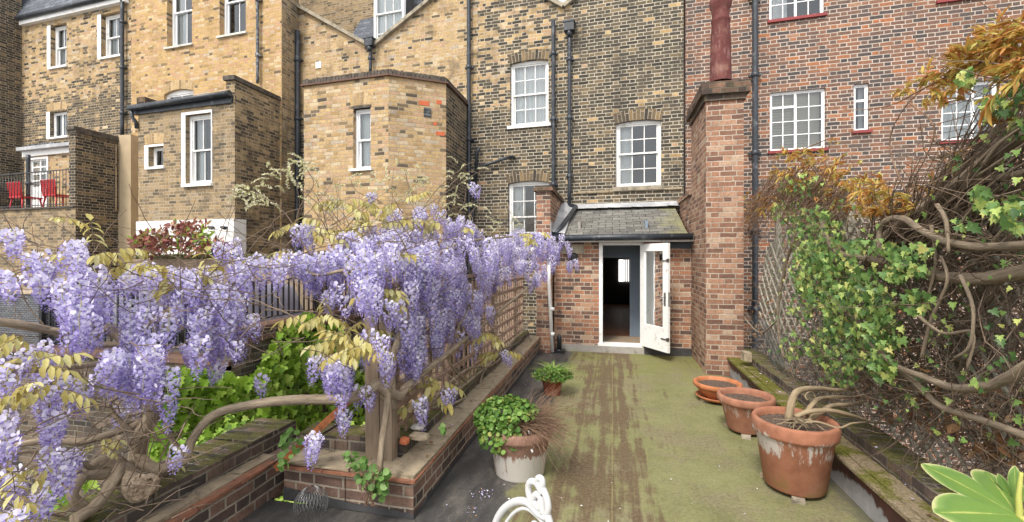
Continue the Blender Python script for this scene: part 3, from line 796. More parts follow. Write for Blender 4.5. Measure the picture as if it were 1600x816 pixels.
for i in range(3): ob(mb, F2, a[0] + .005, a[1] - .005, .02, .03, a[2] + (a[3] - a[2]) * (i + .3) / 3, a[2] + (a[3] - a[2]) * (i + .6) / 3, 0)
mb.build('air_brick', MAT['ironold'], ext)
mb = MB()
for (x0, x1, y0, y1, Wx) in ((655, 671, 158, 165, F2), (682, 690, 157, 163, F2), (681, 695, 206, 212, F2), (677, 683, 191, 196, F2)):
    mb = MB(); a = Wx.rect(x0, x1, y0, y1); ob(mb, Wx, a[0], a[1], -.01, .006, a[2], a[3]); mb.build('replaced_brick', MAT['orangebrick'], ext)
# ================================================================ tall yellow house on the left (B)
xB, yB = xyM(467)
Bn = onX(440, 400, xB)
if Bn.y > yB - .2: Bn.y = yB - .55
WBfull = Wall((Bn - tB * 9).to_2d(), Bn.to_2d())
pB0 = WBfull.xy(205)
WB = Wall(pB0, (Bn.x, Bn.y))
hB = thing('terraced_house', (pB0[0], pB0[1], GZ), 'bright yellow brick tall house rear with two recessed sash windows above the flat roofed extension', 'house')
b1 = WB.rect(261, 300, -60, 72); b2 = WB.rect(343, 384, -75, 54); b3 = WB.rect(256, 302, 145, 215)
mb = MB(); sheet(mb, WB, 0, WB.L, GZ, 11.5, [op(*b1, 0, .22), op(*b2, 0, .22), op(*b3, .1, .12)]); mb.build('wall', MAT['brick_bright'], hB)
WBs = Wall((Bn.x, Bn.y), (xB, yB)); mb = MB(); sheet(mb, WBs, 0, WBs.L, GZ, 11.5); mb.build('flank_wall', MAT['brick_yellow_old'], hB)
window(hB, WB, *b1, cols=2, rows=(1, 1), recess=.15, curtain='netl', sill=.05, split=.45, white='upvc', proj=.06)
window(hB, WB, *b2, cols=2, rows=(1, 1), recess=.15, curtain='dark', sill=.05, split=.45, white='upvc', proj=.06)
window(hB, WB, *b3, rise=.1, cols=2, rows=(1, 1), recess=.08, curtain='net', sill=.05)
mb = MB(); arch_band(mb, WB, b3[0], b3[1], b3[3], .1, .25); mb.build('brick_arch', MAT['brick_yarch'], hB)
vpipe(hB, WB, 407, -40, 132, .042, 'ironold', nb=3)

# ================================================================ house C, far left
WC = Wall((V((*pB0, 0)) - tB * 6).to_2d(), pB0)
hC = thing('terraced_house', (WC.a.x, WC.a.y, GZ), 'brown stock brick house rear at far left with three white trimmed windows and white fascia', 'house')
c1 = WC.rect(79, 104, 38, 104); c2 = WC.rect(158, 190, 20, 88); c3 = WC.rect(78, 105, 174, 214)
zf = WC.hit(120, 18)[1]
mb = MB(); sheet(mb, WC, 0, WC.L - .003, GZ, zf, [op(*c1), op(*c2), op(*c3)]); mb.build('wall', MAT['brick_c'], hC)
for cc, spl in ((c1, .5), (c2, .5), (c3, None)):
    if spl: window(hC, WC, *cc, cols=2, rows=(1, 1), recess=.12, curtain='netl', sill=.06, sillmat='white', fr=.06)
    else: window(hC, WC, *cc, recess=.1, curtain='netl', case=[(0, .5, [(0, 1, 1, 1)]), (.5, 1, [(0, 1, 1, 1)])], sill=.05, sillmat='white')
    mb = MB()     # broad white painted reveal
    ob(mb, WC, cc[0] - .16, cc[0] - .001, -.02, .008, cc[2], cc[3] + .02); mb.build('painted_reveal', MAT['white'], hC)
mb = MB(); arch_band(mb, WC, c3[0] - .1, c3[1], c3[3] + .02, .03, .24); mb.build('brick_arch', MAT['brick_yarch'], hC)
mb = MB(); a = WC.P(-.0, .02, 0); 
u0c, z0c = WC.hit(38, 34); u1c, z1c = WC.hit(200, 4)
mb.bar(WC.P(u0c, .06, zf - .03), WC.P(WC.L - .1, .06, zf - .03), .14, .16); mb.build('fascia', MAT['white'], hC)
mb = MB(); mb.tube([WC.P(u0c, .18, zf + .07), WC.P(WC.L - .1, .18, zf + .07)], .07, 10); mb.build('gutter', MAT['iron'], hC)
mb = MB(); mb.poly([WC.P(-6, .2, zf + .08), WC.P(WC.L - .02, .2, zf + .08), WC.P(WC.L - .02, -4, zf + 9), WC.P(-6, -4, zf + 9)]); mb.build('roof', MAT['slategrey'], hC)
vpipe(hC, WC, 197, 2, 214, .05, off=.1)
ub = WC.up(34)
mb = MB(); ob(mb, WC, -.5, ub, .0, .55, GZ, 15); mb.build('chimney_breast', MAT['brick_soot_shade'], hC)

# ================================================================ extension D
xD = WB.xy(438)[0] - .02
Dn = onX(367, 120, xD); zD = Dn.z
DW = Wall((Dn - tB * 3).to_2d(), Dn.to_2d())
pD0 = DW.xy(216); DF = Wall(pD0, (Dn.x, Dn.y)); yDb = WB.P(WB.up(438), 0, 0).y
eD = thing('rear_extension', (Dn.x, Dn.y, GZ), 'two storey brown brick extension with black gutter, tall white sash window and white base', 'extension')
zg = DF.hit(345, 153)[1]
e1 = DF.rect(290, 330, 178, 287); e2 = DF.rect(232, 255, 229, 261)
zw = DF.hit(300, 344)[1]
mb = MB(); sheet(mb, DF, 0, DF.L, zw, zg, [op(*e1), op(*e2)]); mb.build('wall', MAT['brick_yellow_old'], eD)
mb = MB(); ob(mb, DF, -.03, DF.L + .002, -.3, .03, GZ, zw); mb.build('white_base', MAT['whitewall'], eD)
DS = Wall((Dn.x, Dn.y), (xD, yDb)); mb = MB(); sheet(mb, DS, 0, DS.L, GZ, zD - .08)
ob(mb, DS, 0.002, DS.L, -.24, -.003, zg - .3, zD - .081)
mb.build('flank_wall', MAT['brick_side_shade'], eD)  # flank darker than the front: its shade is in the brick colour
mb = MB(); ob(mb, DS, -.06, DS.L, -.27, .04, zD - .08, zD + .02); mb.build('coping', MAT['stonedark'], eD)
mb = MB(); ob(mb, Wall(pD0, (pD0[0], pD0[1] + 2)), 0, 1.2, -.05, .2, zg, zg + .28); mb.build('parapet', MAT['brick_cap'], eD)
mb = MB(); sheet(mb, Wall((pD0[0], pD0[1] + 2.0), pD0), 0, 2.0, GZ, zg); mb.build('side_wall', MAT['brick_yellow_old'], eD)
mb = MB(); ob(mb, DF, -.1, DF.L - .05, -.02, .05, zg - .16, zg + .02); mb.build('fascia', MAT['iron'], eD)
mb = MB(); mb.tube([DF.P(-.12, .13, zg - .02), DF.P(DF.L, .13, zg + .02)], .065, 10)
mb.tube([DF.P(-.06, .12, zg - .05), DF.P(-.02, .12, zg - .25), DF.P(.0, .05, zg - .34), DF.P(.02, .05, zg - .5)], .04, 10)
mb.build('gutter', MAT['iron'], eD)
mb = MB(); mb.poly([DF.P(0, .05, zg + .05), DF.P(DF.L - .25, .05, zg + .05), DF.P(DF.L - .25, -3, zg + .12), DF.P(0, -3, zg + .12)]); mb.build('roof', MAT['tar'], eD)
window(eD, DF, *e1, cols=2, rows=(1, 1), recess=.10, curtain='netl', sill=.07, sillmat='white', fr=.07, proj=.07)
window(eD, DF, *e2, recess=.12, curtain='netr', case=[(0, 1, [(0, 1, 1, 1)])], sill=.055, sillmat='white', fr=.05)
mb = MB()
for cc, wd in ((e1, .13), (e2, .13)): ob(mb, DF, cc[0] - wd, cc[0] - .001, -.02, .008, cc[2], cc[3] + .03)
ob(mb, DF, e1[0] - .13, e1[1] + .03, -.02, .009, e1[3] + .001, e1[3] + .07); ob(mb, DF, e2[0] - .13, e2[1] + .02, -.02, .009, e2[3] + .001, e2[3] + .05)
ob(mb, DF, e1[1] + .001, e1[1] + .03, -.02, .008, e1[2], e1[3] + .001)
mb.build('painted_reveal', MAT['white'], eD)
mb = MB(); arch_band(mb, DF, e1[0] - .1, e1[1], e1[3] + .08, .04, .2); mb.build('brick_arch', MAT['brick_yarch'], eD); mb = MB(); arch_band(mb, DF, e2[0] - .1, e2[1], e2[3] + .06, .0, .24); mb.build('brick_arch', MAT['brick_yarch'], eD)
mb = MB()
for px in (336, 356):
    u, z = DF.hit(px, 358); mb.tube([DF.P(u, 0, z + .03), DF.P(u, .16, z + .03), DF.P(u + .12, .18, z), DF.P(u + .12, .18, z - .04)][:3], .032, 10)
mb.build('overflow_pipe', MAT['iron'], eD)

# ================================================================ extension E with balcony
pEb = WC.xy(206); xE = pEb[0]
En = onX(118, 200, xE); zE = En.z
EF = Wall((En - tB * 4).to_2d(), En.to_2d())
eE = thing('rear_extension', (En.x, En.y, GZ), 'dark brick extension at far left with a railed balcony and white glazed door', 'extension')
zbal = EF.hit(60, 327)[1]
mb = MB(); sheet(mb, EF, 0, EF.L, GZ, zbal); mb.build('balcony_wall', MAT['brick_yellow_old'], eE)
ES = Wall((En.x, En.y), pEb); mb = MB(); sheet(mb, ES, 0, ES.L, GZ, zE - .12); ob(mb, ES, .002, ES.L, -.23, -.003, zbal, zE - .12); mb.build('flank_wall', MAT['brick_soot_shade'], eE)  # sooty flank, with the shade on this side painted into the brick too
mb = MB(); ob(mb, ES, -.02, ES.L, -.26, .035, zE - .12, zE - .05); ob(mb, ES, -.05, ES.L, -.25, .02, zE - .05, zE + .04); mb.build('coping', MAT['stonedark'], eE)
ED = Wall(EF.P(0, -.95, 0).to_2d(), EF.P(EF.L, -.95, 0).to_2d())
dr = ED.rect(45, 76, 246, 326)
zfas = ED.hit(60, 238)[1]
mb = MB(); sheet(mb, ED, 0, ED.L, zbal, zfas, [op(dr[0], dr[1], zbal + .001, dr[3], 0, .12)]); mb.build('wall', MAT['brick_yellow'], eE)
mb = MB(); ob(mb, EF, 0, EF.L - .23, -1.1, -.003, zbal - .1, zbal + .0); mb.build('balcony_floor', MAT['concrete'], eE)
mb = MB(); ob(mb, EF, 0, EF.L - .0, -.1, .05, zbal + .002, zbal + .05); mb.build('balcony_kerb', MAT['stonedark'], eE)
mb = MB(); ob(mb, ED, 0, ED.L - .3, -.02, .06, zfas - .12, zfas + .04); mb.build('fascia', MAT['white'], eE)
mb = MB(); ob(mb, ED, 0, ED.L - .26, -1.2, .2, zfas + .04, zfas + .14); mb.build('roof', MAT['lead'], eE)
mb = MB(); ob(mb, ED, ED.up(16), ED.up(58), -.9, -.4, zfas + .14, zfas + .42); mb.build('roof_light', MAT['ironold'], eE)
# glazed door
mb = MB(); a, b, zt = dr[0], dr[1], dr[3]; z0 = zbal + .05
ob(mb, ED, a, a + .06, -.1, .02, z0, zt); ob(mb, ED, b - .06, b, -.1, .02, z0, zt); ob(mb, ED, a + .06, b - .06, -.1, .018, zt - .06, zt)
fr_ = mb.build('door_frame', MAT['white'], eE)
mb = MB(); ob(mb, ED, a + .06, b - .06, -.09, -.04, z0, z0 + .75)
for uu in (a + .06, (a + b) / 2 - .02, b - .11): ob(mb, ED, uu, uu + .05, -.09, -.041, z0 + .75, zt - .06)
for k in range(5): zz = z0 + .75 + (zt - z0 - .85) * k / 4; ob(mb, ED, a + .06, b - .06, -.088, -.043, zz, zz + .04)
dE = mb.build('door', MAT['white'], eE)
mb = MB(); mb.poly([ED.P(a + .06, -.07, z0 + .7), ED.P(b - .06, -.07, z0 + .7), ED.P(b - .06, -.07, zt - .06), ED.P(a + .06, -.07, zt - .06)]); mb.build('pane', MAT['glass'], dE)
mb = MB(); ob(mb, ED, a, b, -.4, -.35, zbal, zt); mb.build('curtain', MAT['curtain'], dE)
vpipe(eE, EF, 7, 236, 330, .05, off=-.5)
# balcony railing
rail = MB(); zr = EF.hit(60, 268)[1]
ob(rail, EF, 0, EF.L - .05, -.06, -.03, zr - .012, zr + .012); ob(rail, EF, 0, EF.L - .05, -.06, -.03, zbal + .10, zbal + .12)
u = .05
while u < EF.L - .05:
    rail.tube([EF.P(u, -.045, zbal + .04), EF.P(u, -.045, zr)], .009, 6); u += .125
rail.build('balcony_railing', MAT['blackmetal'], eE)
# beige rendered wall end between E and D
px0, px1 = WC.xy(203), DW.xy(216)
g0 = EF.P(0, 0, 0)
rw = MB(); wA = V((*ES.P(ES.L - .35, 0.0, 0).to_2d(), 0)); zz = H + ray(210, 215).z * (wA.length / V((ray(210, 215).x, ray(210, 215).y, 0)).length)
wdt = .45
rw.obox(V((wA.x + wdt / 2 + .003, wA.y + .1, (GZ + zz) / 2)), V((1, 0, 0)), V((0, 1, 0)), V((0, 0, 1)), wdt / 2, .12, (zz - GZ) / 2)
tag(rw.build('rendered_wall', MAT['render']), 'plain beige rendered wall end between two brick extensions', 'wall')

# ================================================================ red and grey brick flats on the right
m1 = onY(1250, 400, 9.85)
WF = Wall((m1 - tB * 8).to_2d(), (m1 + tB * 9).to_2d())
pF = WF.xy(1071); WF = Wall(pF, (m1 + tB * 9).to_2d())
fl = thing('apartment_block', (pF[0], pF[1], GZ), 'block of flats in red and grey brick with white steel windows over red sills', 'building')
f1 = WF.rect(1203, 1290, 141, 234); f2 = WF.rect(1334, 1358, 131, 204); f3 = WF.rect(1202, 1288, -70, 27); f4 = WF.rect(1471, 1560, 128, 218); f5 = WF.rect(1466, 1536, -75, -3)
f6 = WF.rect(1395, 1480, 470, 600); 
ops = [op(*f, 0, .1) for f in (f1, f2, f3, f4, f5)]
mb = MB(); sheet(mb, WF, 0, WF.L, GZ, 10.5, ops)
mb.build('wall', MAT['brick_flats'], fl)
WR = Wall(xyM(1066), pF); mb = MB()
sheet(mb, Wall((pF[0], pF[1] + 1.2), pF), 0, 1.2, GZ, 10.5)
mb.build('return_wall', MAT['brick_flats'], fl)
kw = dict(recess=.05, fr=.03, white='upvc', sill=.055, sillmat='redsill', wide=.04, proj=.05, mun=.016)
window(fl, WF, *f1, curtain='blind', case=[(0, .48, [(0, .76, 2, 3), (.76, 1, 2, 1)]), (.48, 1, [(0, 1, 2, 4)])], **kw)
window(fl, WF, *f2, curtain='netr', case=[(0, 1, [(0, .67, 1, 2), (.67, 1, 1, 1)])], **kw)
window(fl, WF, *f3, curtain='netl', case=[(0, .5, [(0, .75, 2, 3), (.75, 1, 2, 1)]), (.5, 1, [(0, 1, 2, 4)])], **kw)
window(fl, WF, *f4, curtain='net', case=[(0, .6, [(0, 1, 2, 4)]), (.6, 1, [(0, 1, 1, 4)])], **kw)
window(fl, WF, *f5, curtain='net', case=[(0, .5, [(0, 1, 2, 4)]), (.5, 1, [(0, 1, 2, 4)])], **kw)
vpipe(fl, WF, 1178, -60, 288, .055, off=.11, zend=GZ)
# ================================================================ lean-to with the open door
YD = onZ(940, 551, 0).y
zst = .12
YW = onZ(940, 540, zst).y + .02
xl = onY(866, 400, YW).x; xr = 1.345
lean = thing('lean_to', (0, YW, 0), 'red brick lean-to with a mossy slate roof and the open white glazed door', 'lean-to')
LW = Wall((xl, YW), (xr, YW))
da, db = LW.up(936), LW.up(1001)
zdt = LW.hit(965, 379)[1]
zeave = LW.hit(975, 371)[1]
mb = MB(); sheet(mb, LW, 0, LW.L, -.1, zeave, [op(da, LW.up(1003), zst, zdt, 0, .22)]); mb.build('wall', MAT['brick_red'], lean)
mb = MB(); ob(mb, LW, LW.up(1039), LW.L - .002, .003, .02, LW.hit(1060, 388)[1], zeave - .05); mb.build('lintel_board', MAT['slatepaint'], lean)
mb = MB(); a = LW.rect(878, 912, 382, 397); ob(mb, LW, a[0], a[1], .003, .03, a[2], a[3]); mb.build('patched_lintel', MAT['stone'], lean)
mb = MB(); u, z = LW.hit(896, 402); mb.tube([LW.P(u, .0, z), LW.P(u, .03, z), LW.P(u, .06, z), LW.P(u, .061, z)], [.085, .085, .065, .03], 20); mb.build('vent_cover', MAT['blackmetal'], lean)
mb = MB(); u, z = LW.hit(875, 486); mb.tube([LW.P(u, 0, z + .05), LW.P(u, .05, z + .06), LW.P(u, .07, z), LW.P(u + .03, .07, z - .03), LW.P(u + .06, .06, z - .01)], .008, 6); mb.build('iron_hook', MAT['ironold'], lean)
# roof
ztp = Wm.hit(985, 324)[1]
ym = lambda x: Wm.a.y + (x - Wm.a.x) / (Wm.t.x) * Wm.t.y
mb = MB(); ey = YW - .22; ez = zeave + .03
NX, NY = 24, 10
idx = [[mb.vert((xl - .08 + (xr + .0 - xl) * i / NX, ey + (ym(xl + (xr - xl) * i / NX) - ey) * j / NY, ez + (ztp - ez) * j / NY + .012 * math.sin(i * .9 + j) * .5 - .02 * math.sin(math.pi * j / NY))) for j in range(NY + 1)] for i in range(NX + 1)]
for i in range(NX):
    for j in range(NY): mb.face((idx[i][j], idx[i + 1][j], idx[i + 1][j + 1], idx[i][j + 1]), 0)
roof = mb.build('roof', MAT['slate'], lean)
mb = MB(); mb.poly([(xl - .1, ey + .01, ez - .03), (xr, ey + .01, ez - .03), (xr, YW + .02, zeave), (xl - .1, YW + .02, zeave)]); mb.box(xl - .1, xr, ey + .012, ey + .03, ez - .12, ez - .02)
mb.build('eaves_board', MAT['white'], lean)
mb = MB(); mb.tube([(xl - .15, ey - .05, ez - .045), (xr - .02, ey - .05, ez - .035)], .055, 12)
mb.build('gutter', MAT['iron'], lean)
mb = MB(); mb.tube([Wm.P(Wm.up(891), .1, Wm.hit(891, 322)[1]), V((xl + .28, ym(xl) - .2, ztp + .03)), V((xl + .12, ey + .25, ez + .16)), V((xl + .05, ey - .03, ez + .03))], .045, 10)
mb.build('downpipe', MAT['iron'], lean)
mb = MB()
for i in range(10):
    xa = xl + (xr - xl) * i / 10; xb = xl + (xr - xl) * (i + 1) / 10
    mb.poly([(xa, ym(xa) - .22, ztp - .02 + rnd(0, .015)), (xb, ym(xb) - .22, ztp - .02), (xb, ym(xb) - .012, ztp + .10), (xa, ym(xa) - .012, ztp + .10)])
mb.build('lead_flashing', MAT['lead'], lean)
# party wall piers either side of the roof
p1 = onY(840, 300, YW - .25)
zpf = onY(850, 297, YW - .3).z
pw = Wall((onY(838, 400, YW - .3).x, YW - .3), (onY(860, 400, YW - .3).x, YW - .3))
mb = MB(); xa, xb = pw.P(0, 0, 0).x, pw.P(pw.L, 0, 0).x
mb.box(xa, xb, YW - .3, ym(xb) - .02, -.5, zpf - .02); pier = mb.build('party_wall', MAT['brick_red'], lean)
mb = MB()
for k in range(2): mb.box(xa - .05 + k * .02, xb + .05 - k * .02, YW - .35 + k * .02, ym(xb) - .025, zpf - .019 + k * .05, zpf + .03 + k * .05)
mb.build('party_coping', MAT['brick_cap'], lean)
mb = MB(); mb.box(xb + .002, xb + .012, YW - .3, ym(xb) - .05, ez - .05, ez + .25)
mb.poly([(xb + .004, ey, ez + .08), (xb + .25, ey, ez + .035), (xb + .25, ym(xb) - .05, ztp + .03), (xb + .004, ym(xb) - .05, ztp + .2)]); mb.build('lead_gutter', MAT['lead'], lean)
mb = MB(); mb.box(1.348, 1.56, YW + .025, ym(1.4) - .03, zeave - .3, 2.82); mb.box(1.31, 1.6, YW + .024, ym(1.4) - .032, 2.821, 2.90)
mb.build('upstand_wall', MAT['brick_red'], lean)
# door frame, threshold, door leaf
mb = MB(); ob(mb, LW, da, da + .065, -.12, .025, zst, zdt); ob(mb, LW, LW.up(1001) - .0, LW.up(1001) + .055, -.12, .025, zst, zdt)
ob(mb, LW, da + .065, LW.up(1001), -.12, .024, zdt - .05, zdt); ob(mb, LW, da - .02, LW.up(1001) + .05, -.12, .05, zst - .0, zst + .045)
mb.build('door_frame', MAT['white'], lean)
hx, hy = LW.P(LW.up(1000), .02, 0).to_2d()
fe = onZ(1041, 553, .14)
dirD = V((fe.x - hx, fe.y - hy, 0)); wd = .72; dirD.normalize()
DL = Wall((hx, hy), (hx + dirD.x * wd, hy + dirD.y * wd))
zb, zt = .155, zdt - .03
st = .115
mb = MB()
ob(mb, DL, 0, st, -.045, 0, zb, zt); ob(mb, DL, wd - st, wd, -.045, 0, zb, zt); ob(mb, DL, st, wd - st, -.0449, -.0001, zt - .13, zt)
ob(mb, DL, st, wd - st, -.0449, -.0001, zb, zb + .40)
ob(mb, DL, st, st + .02, -.035, -.01, zb + .40, zt - .13); ob(mb, DL, wd - st - .02, wd - st, -.035, -.01, zb + .40, zt - .13)
door = mb.build('door', MAT['white'], lean)
mb = MB(); ob(mb, DL, st, wd - st, -.026, -.02, zb + .40, zt - .13); mb.build('pane', MAT['glassdoor'], door)
mb = MB(); zh = zb + .88
ob(mb, DL, wd - .085, wd - .045, .001, .008, zh - .11, zh + .11); mb.tube([DL.P(wd - .065, .005, zh + .04), DL.P(wd - .065, .05, zh + .04), DL.P(wd - .18, .055, zh + .04)], .009, 8)
ob(mb, DL, wd, wd + .003, -.036, -.010, zh - .12, zh + .12)
mb.build('handle', MAT['steel'], door)
mb = MB()
for zq in (zb + .22, zb + 1.52): ob(mb, DL, wd - .03, wd + .004, -.03, .01, zq - .03, zq + .03); ob(mb, DL, wd - .16, wd - .03, .0, .012, zq - .012, zq + .008)
mb.build('door_bolt', MAT['steel'], door)
# interior
ix0, ix1 = LW.P(da, 0, 0).x - .35, LW.P(LW.up(1003), 0, 0).x + .07
hallx0 = LW.P(da, 0, 0).x + .02
mb = MB(); yi = YW + .221; yb = 15.5
P2 = onY(988, 400, YW + 1.0).x; pl2 = onY(936, 400, YW + 1.0).x
zin = onY(965, 403, YW + 1.0).z
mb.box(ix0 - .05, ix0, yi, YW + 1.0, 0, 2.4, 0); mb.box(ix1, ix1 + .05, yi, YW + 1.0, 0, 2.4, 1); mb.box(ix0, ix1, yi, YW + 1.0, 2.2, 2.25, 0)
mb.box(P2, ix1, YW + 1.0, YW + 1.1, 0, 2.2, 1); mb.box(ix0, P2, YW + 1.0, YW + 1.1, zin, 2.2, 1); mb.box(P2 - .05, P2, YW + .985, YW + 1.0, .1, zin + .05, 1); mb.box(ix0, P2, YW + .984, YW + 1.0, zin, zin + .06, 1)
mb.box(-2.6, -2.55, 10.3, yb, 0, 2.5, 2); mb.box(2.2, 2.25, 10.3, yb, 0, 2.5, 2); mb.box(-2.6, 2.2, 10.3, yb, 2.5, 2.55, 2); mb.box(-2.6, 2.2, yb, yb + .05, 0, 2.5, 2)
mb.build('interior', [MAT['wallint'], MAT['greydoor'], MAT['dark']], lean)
mb = MB(); mb.box(ix0, ix1, yi, YW + 1.0, .02, zst + .01, 0); mb.build('doormat', MAT['doormat'], lean)
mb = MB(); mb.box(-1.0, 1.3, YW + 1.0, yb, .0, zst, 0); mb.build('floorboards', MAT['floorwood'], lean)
w = [onY(967, 406, yb - .02), onY(984, 440, yb - .02)]
mb = MB(); mb.box(w[0].x, w[1].x, yb - .03, yb - .01, w[1].z, w[0].z); fw = mb.build('far_window', MAT['lit'], lean)
mb = MB(); wx = (w[0].x + w[1].x) / 2
for k in range(5): mb.box(w[0].x + (w[1].x - w[0].x) * .42 + k * .055, w[0].x + (w[1].x - w[0].x) * .42 + .035 + k * .055, yb - .1, yb - .06, w[1].z - .05, w[0].z + .05)
mb.build('curtain', MAT['blind'], fw)
# step
mb = MB(); mb.box(xl + .05, .55, YD, YW + .1, 0.0, zst); tag(mb.build('step', MAT['concrete'], None), 'low grey concrete step running under the open white door', 'step')
mb = MB(); mb.box(.56, 1.34, YW - .06, YW - .003, 0, .13); mb.build('damp_course', MAT['tar'], lean)

# ================================================================ chimney
yc = onZ(1103, 585, 0).y; xc0 = onZ(1103, 585, 0).x; xc1 = onY(1162, 200, yc).x
zc = onY(1120, 158, yc).z; zc2 = onY(1120, 126, yc - .1).z
ch = thing('chimney_stack', (xc0, yc, 0), 'pinkish red brick chimney stack with sooty stepped cap and tall dark red clay pot', 'chimney')
mb = MB(); mb.box(xc0, xc1, yc, YW + .02, -.6, zc); mb.build('stack', MAT['brick_chim'], ch)
mb = MB(); hq = (zc2 - zc) / 3
mb.box(xc0 - .03, xc1 + .03, yc - .03, YW + .05, zc - .001, zc + hq); mb.box(xc0 - .075, xc1 + .075, yc - .075, YW + .09, zc + hq + .001, zc + 2 * hq - .001); mb.box(xc0 - .07, xc1 + .07, yc - .07, YW + .08, zc + 2 * hq, zc2)
mb.build('cap', MAT['brick_cap'], ch)
mb = MB()
xm, y_m = (xc0 + xc1) / 2, yc + .45
NX_ = 14
for i in range(NX_):     # lumpy mortar flaunching
    for j in range(16):
        def hgt(a, b):
            a_ = a / NX_ - .5; b_ = b / 16 - .5
            return zc2 + .10 * max(0, 1 - (2 * max(abs(a_), abs(b_))) ** 2) + .012 * math.sin(a * 3.1 + b * 1.7) + .001
        X_ = lambda a: xc0 - .06 + (xc1 - xc0 + .12) * a / NX_
        Y_ = lambda b: yc - .06 + (YW + .13 - yc) * b / 16
        mb.poly([(X_(i), Y_(j), hgt(i, j)), (X_(i + 1), Y_(j), hgt(i + 1, j)), (X_(i + 1), Y_(j + 1), hgt(i + 1, j + 1)), (X_(i), Y_(j + 1), hgt(i, j + 1))])
mb.build('flaunching', MAT['stonedark'], ch)
pc = onY(1126, 119, yc + .42); pb = pc.z
tt = pc.y / ray(1126, 119).y
rb = 31 / F * tt / 2 * .95 + .01
k = tt / F
zz = lambda y: H + ray(1126, y).z * tt
mb = MB(); mb.lathe((pc.x, pc.y, 0), [(rb * 1.02, pb - .1), (rb, pb + .02), (rb * .92, zz(60)), (rb * .82, zz(38)), (rb * .86, zz(36)), (rb * .9, zz(34)), (rb * .86, zz(31)), (rb * .80, zz(29)), (rb * .84, zz(16)), (rb * 1.02, zz(10)), (rb * 1.05, zz(5)), (rb * 1.0, zz(0)), (rb * .86, zz(-4)), (rb * .88, zz(-22)), (rb * 1.05, zz(-30)), (rb * 1.05, zz(-38)), (rb * .8, zz(-38)), (rb * .75, zz(0))], 40)
mb.build('chimney_pot', MAT['chimpot'], ch)
# ---------------------------------------------------------------- ground and terrace
mb = MB(); mb.poly([(-60, -20, GZ), (60, -20, GZ), (60, 80, GZ), (-60, 80, GZ)])
g = plain('yard_paving', (.13, .12, .105), .9, .3, 2, .3)
tag(mb.build('ground', g), kind='structure')
XL, XR = -1.29, 1.68
YC = 2.76     # near corner of the planter wall
mb = MB(); mb.poly([(-2.42, -1.5, 0), (XR, -1.5, 0), (XR, YC, 0), (-2.42, YC, 0)]); mb.poly([(XL, YC, 0), (XR, YC, 0), (XR, YW, 0), (XL, YW, 0)])
for q in ([(-2.42, -1.5), (XR, -1.5), (XR, YW), (XL, YW), (XL, YC), (-2.42, YC)],): pass
tag(mb.build('terrace_floor', MAT['deck']), kind='structure')

def wobble_box(mb, x0, x1, y0, y1, z0, z1, m=0, seg=.5, j=.004):
    L = max(x1 - x0, y1 - y0); n = max(1, int(L / seg))
    alongy = (y1 - y0) > (x1 - x0)
    for i in range(n):
        a, b = i / n, (i + 1) / n
        g_ = .003
        if alongy: mb.obox(V(((x0 + x1) / 2, y0 + (y1 - y0) * (a + b) / 2, (z0 + z1) / 2)), V((1, 0, 0)), V((0, 1, 0)), V((0, 0, 1)), (x1 - x0) / 2, (y1 - y0) * (b - a) / 2 - g_, (z1 - z0) / 2, m, j)
        else: mb.obox(V((x0 + (x1 - x0) * (a + b) / 2, (y0 + y1) / 2, (z0 + z1) / 2)), V((1, 0, 0)), V((0, 1, 0)), V((0, 0, 1)), (x1 - x0) * (b - a) / 2 - g_, (y1 - y0) / 2, (z1 - z0) / 2, m, j)

def edge_bricks(mb, x0, x1, y0, y1, z0, z1, alongy, m=0, bw=.1125):
    """bricks laid on edge side by side, each a little out of line"""
    L = (y1 - y0) if alongy else (x1 - x0); n = max(1, int(round(L / bw)))
    mb.box(x0 + .006, x1 - .006, y0 + .006, y1 - .006, z0, z1 - .012, m)
    for i in range(n):
        a, b = i / n, (i + 1) / n; hh = (z1 - z0) / 2
        dz = rnd(-.007, .007); do = rnd(-.008, .008)
        if alongy: mb.obox(V(((x0 + x1) / 2 + do, y0 + (y1 - y0) * (a + b) / 2, (z0 + z1) / 2 + dz)), V((1, 0, 0)), V((0, 1, 0)), V((0, 0, 1)), (x1 - x0) / 2, (y1 - y0) * (b - a) / 2 - .004, hh, m, .004)
        else: mb.obox(V((x0 + (x1 - x0) * (a + b) / 2, (y0 + y1) / 2 + do, (z0 + z1) / 2 + dz)), V((1, 0, 0)), V((0, 1, 0)), V((0, 0, 1)), (x1 - x0) * (b - a) / 2 - .004, (y1 - y0) / 2, hh, m, .004)

# left planter wall: runs back to the lean-to and returns across the near end
pwl = thing('parapet_wall', (XL - .2, YC + .2, 0), 'low brick parapet under the trellis with mortar coping and terracotta edge, left of the mossy terrace', 'wall')
mb = MB(); mb.poly([(XL, YC, .0), (XL, YW, .0), (XL, YW, .25), (XL, YC, .25)]); mb.poly([(-2.3, YC + .02, 0), (XL, YC, 0), (XL, YC, .25), (-2.3, YC + .02, .25)])
mb.poly([(XL, YC, .248), (XL, YW, .248), (-1.8, YW, .248), (-1.8, YC, .248)]); mb.poly([(-1.8, YC, -1.5), (-1.8, YC, .248), (-1.8, YW, .248), (-1.8, YW, -1.5)])
mb.poly([(-2.3, YC + .02, .248), (XL, YC, .248), (XL, YC + .5, .248), (-2.3, YC + .5, .248)]); mb.poly([(-1.8, YC + .5, -1.5), (-2.3, YC + .5, -1.5), (-2.3, YC + .5, .248), (-1.8, YC + .5, .248)])
mb.build('brickwork', MAT['brick_wall'], pwl)
mb = MB()   # tar dressing at the foot
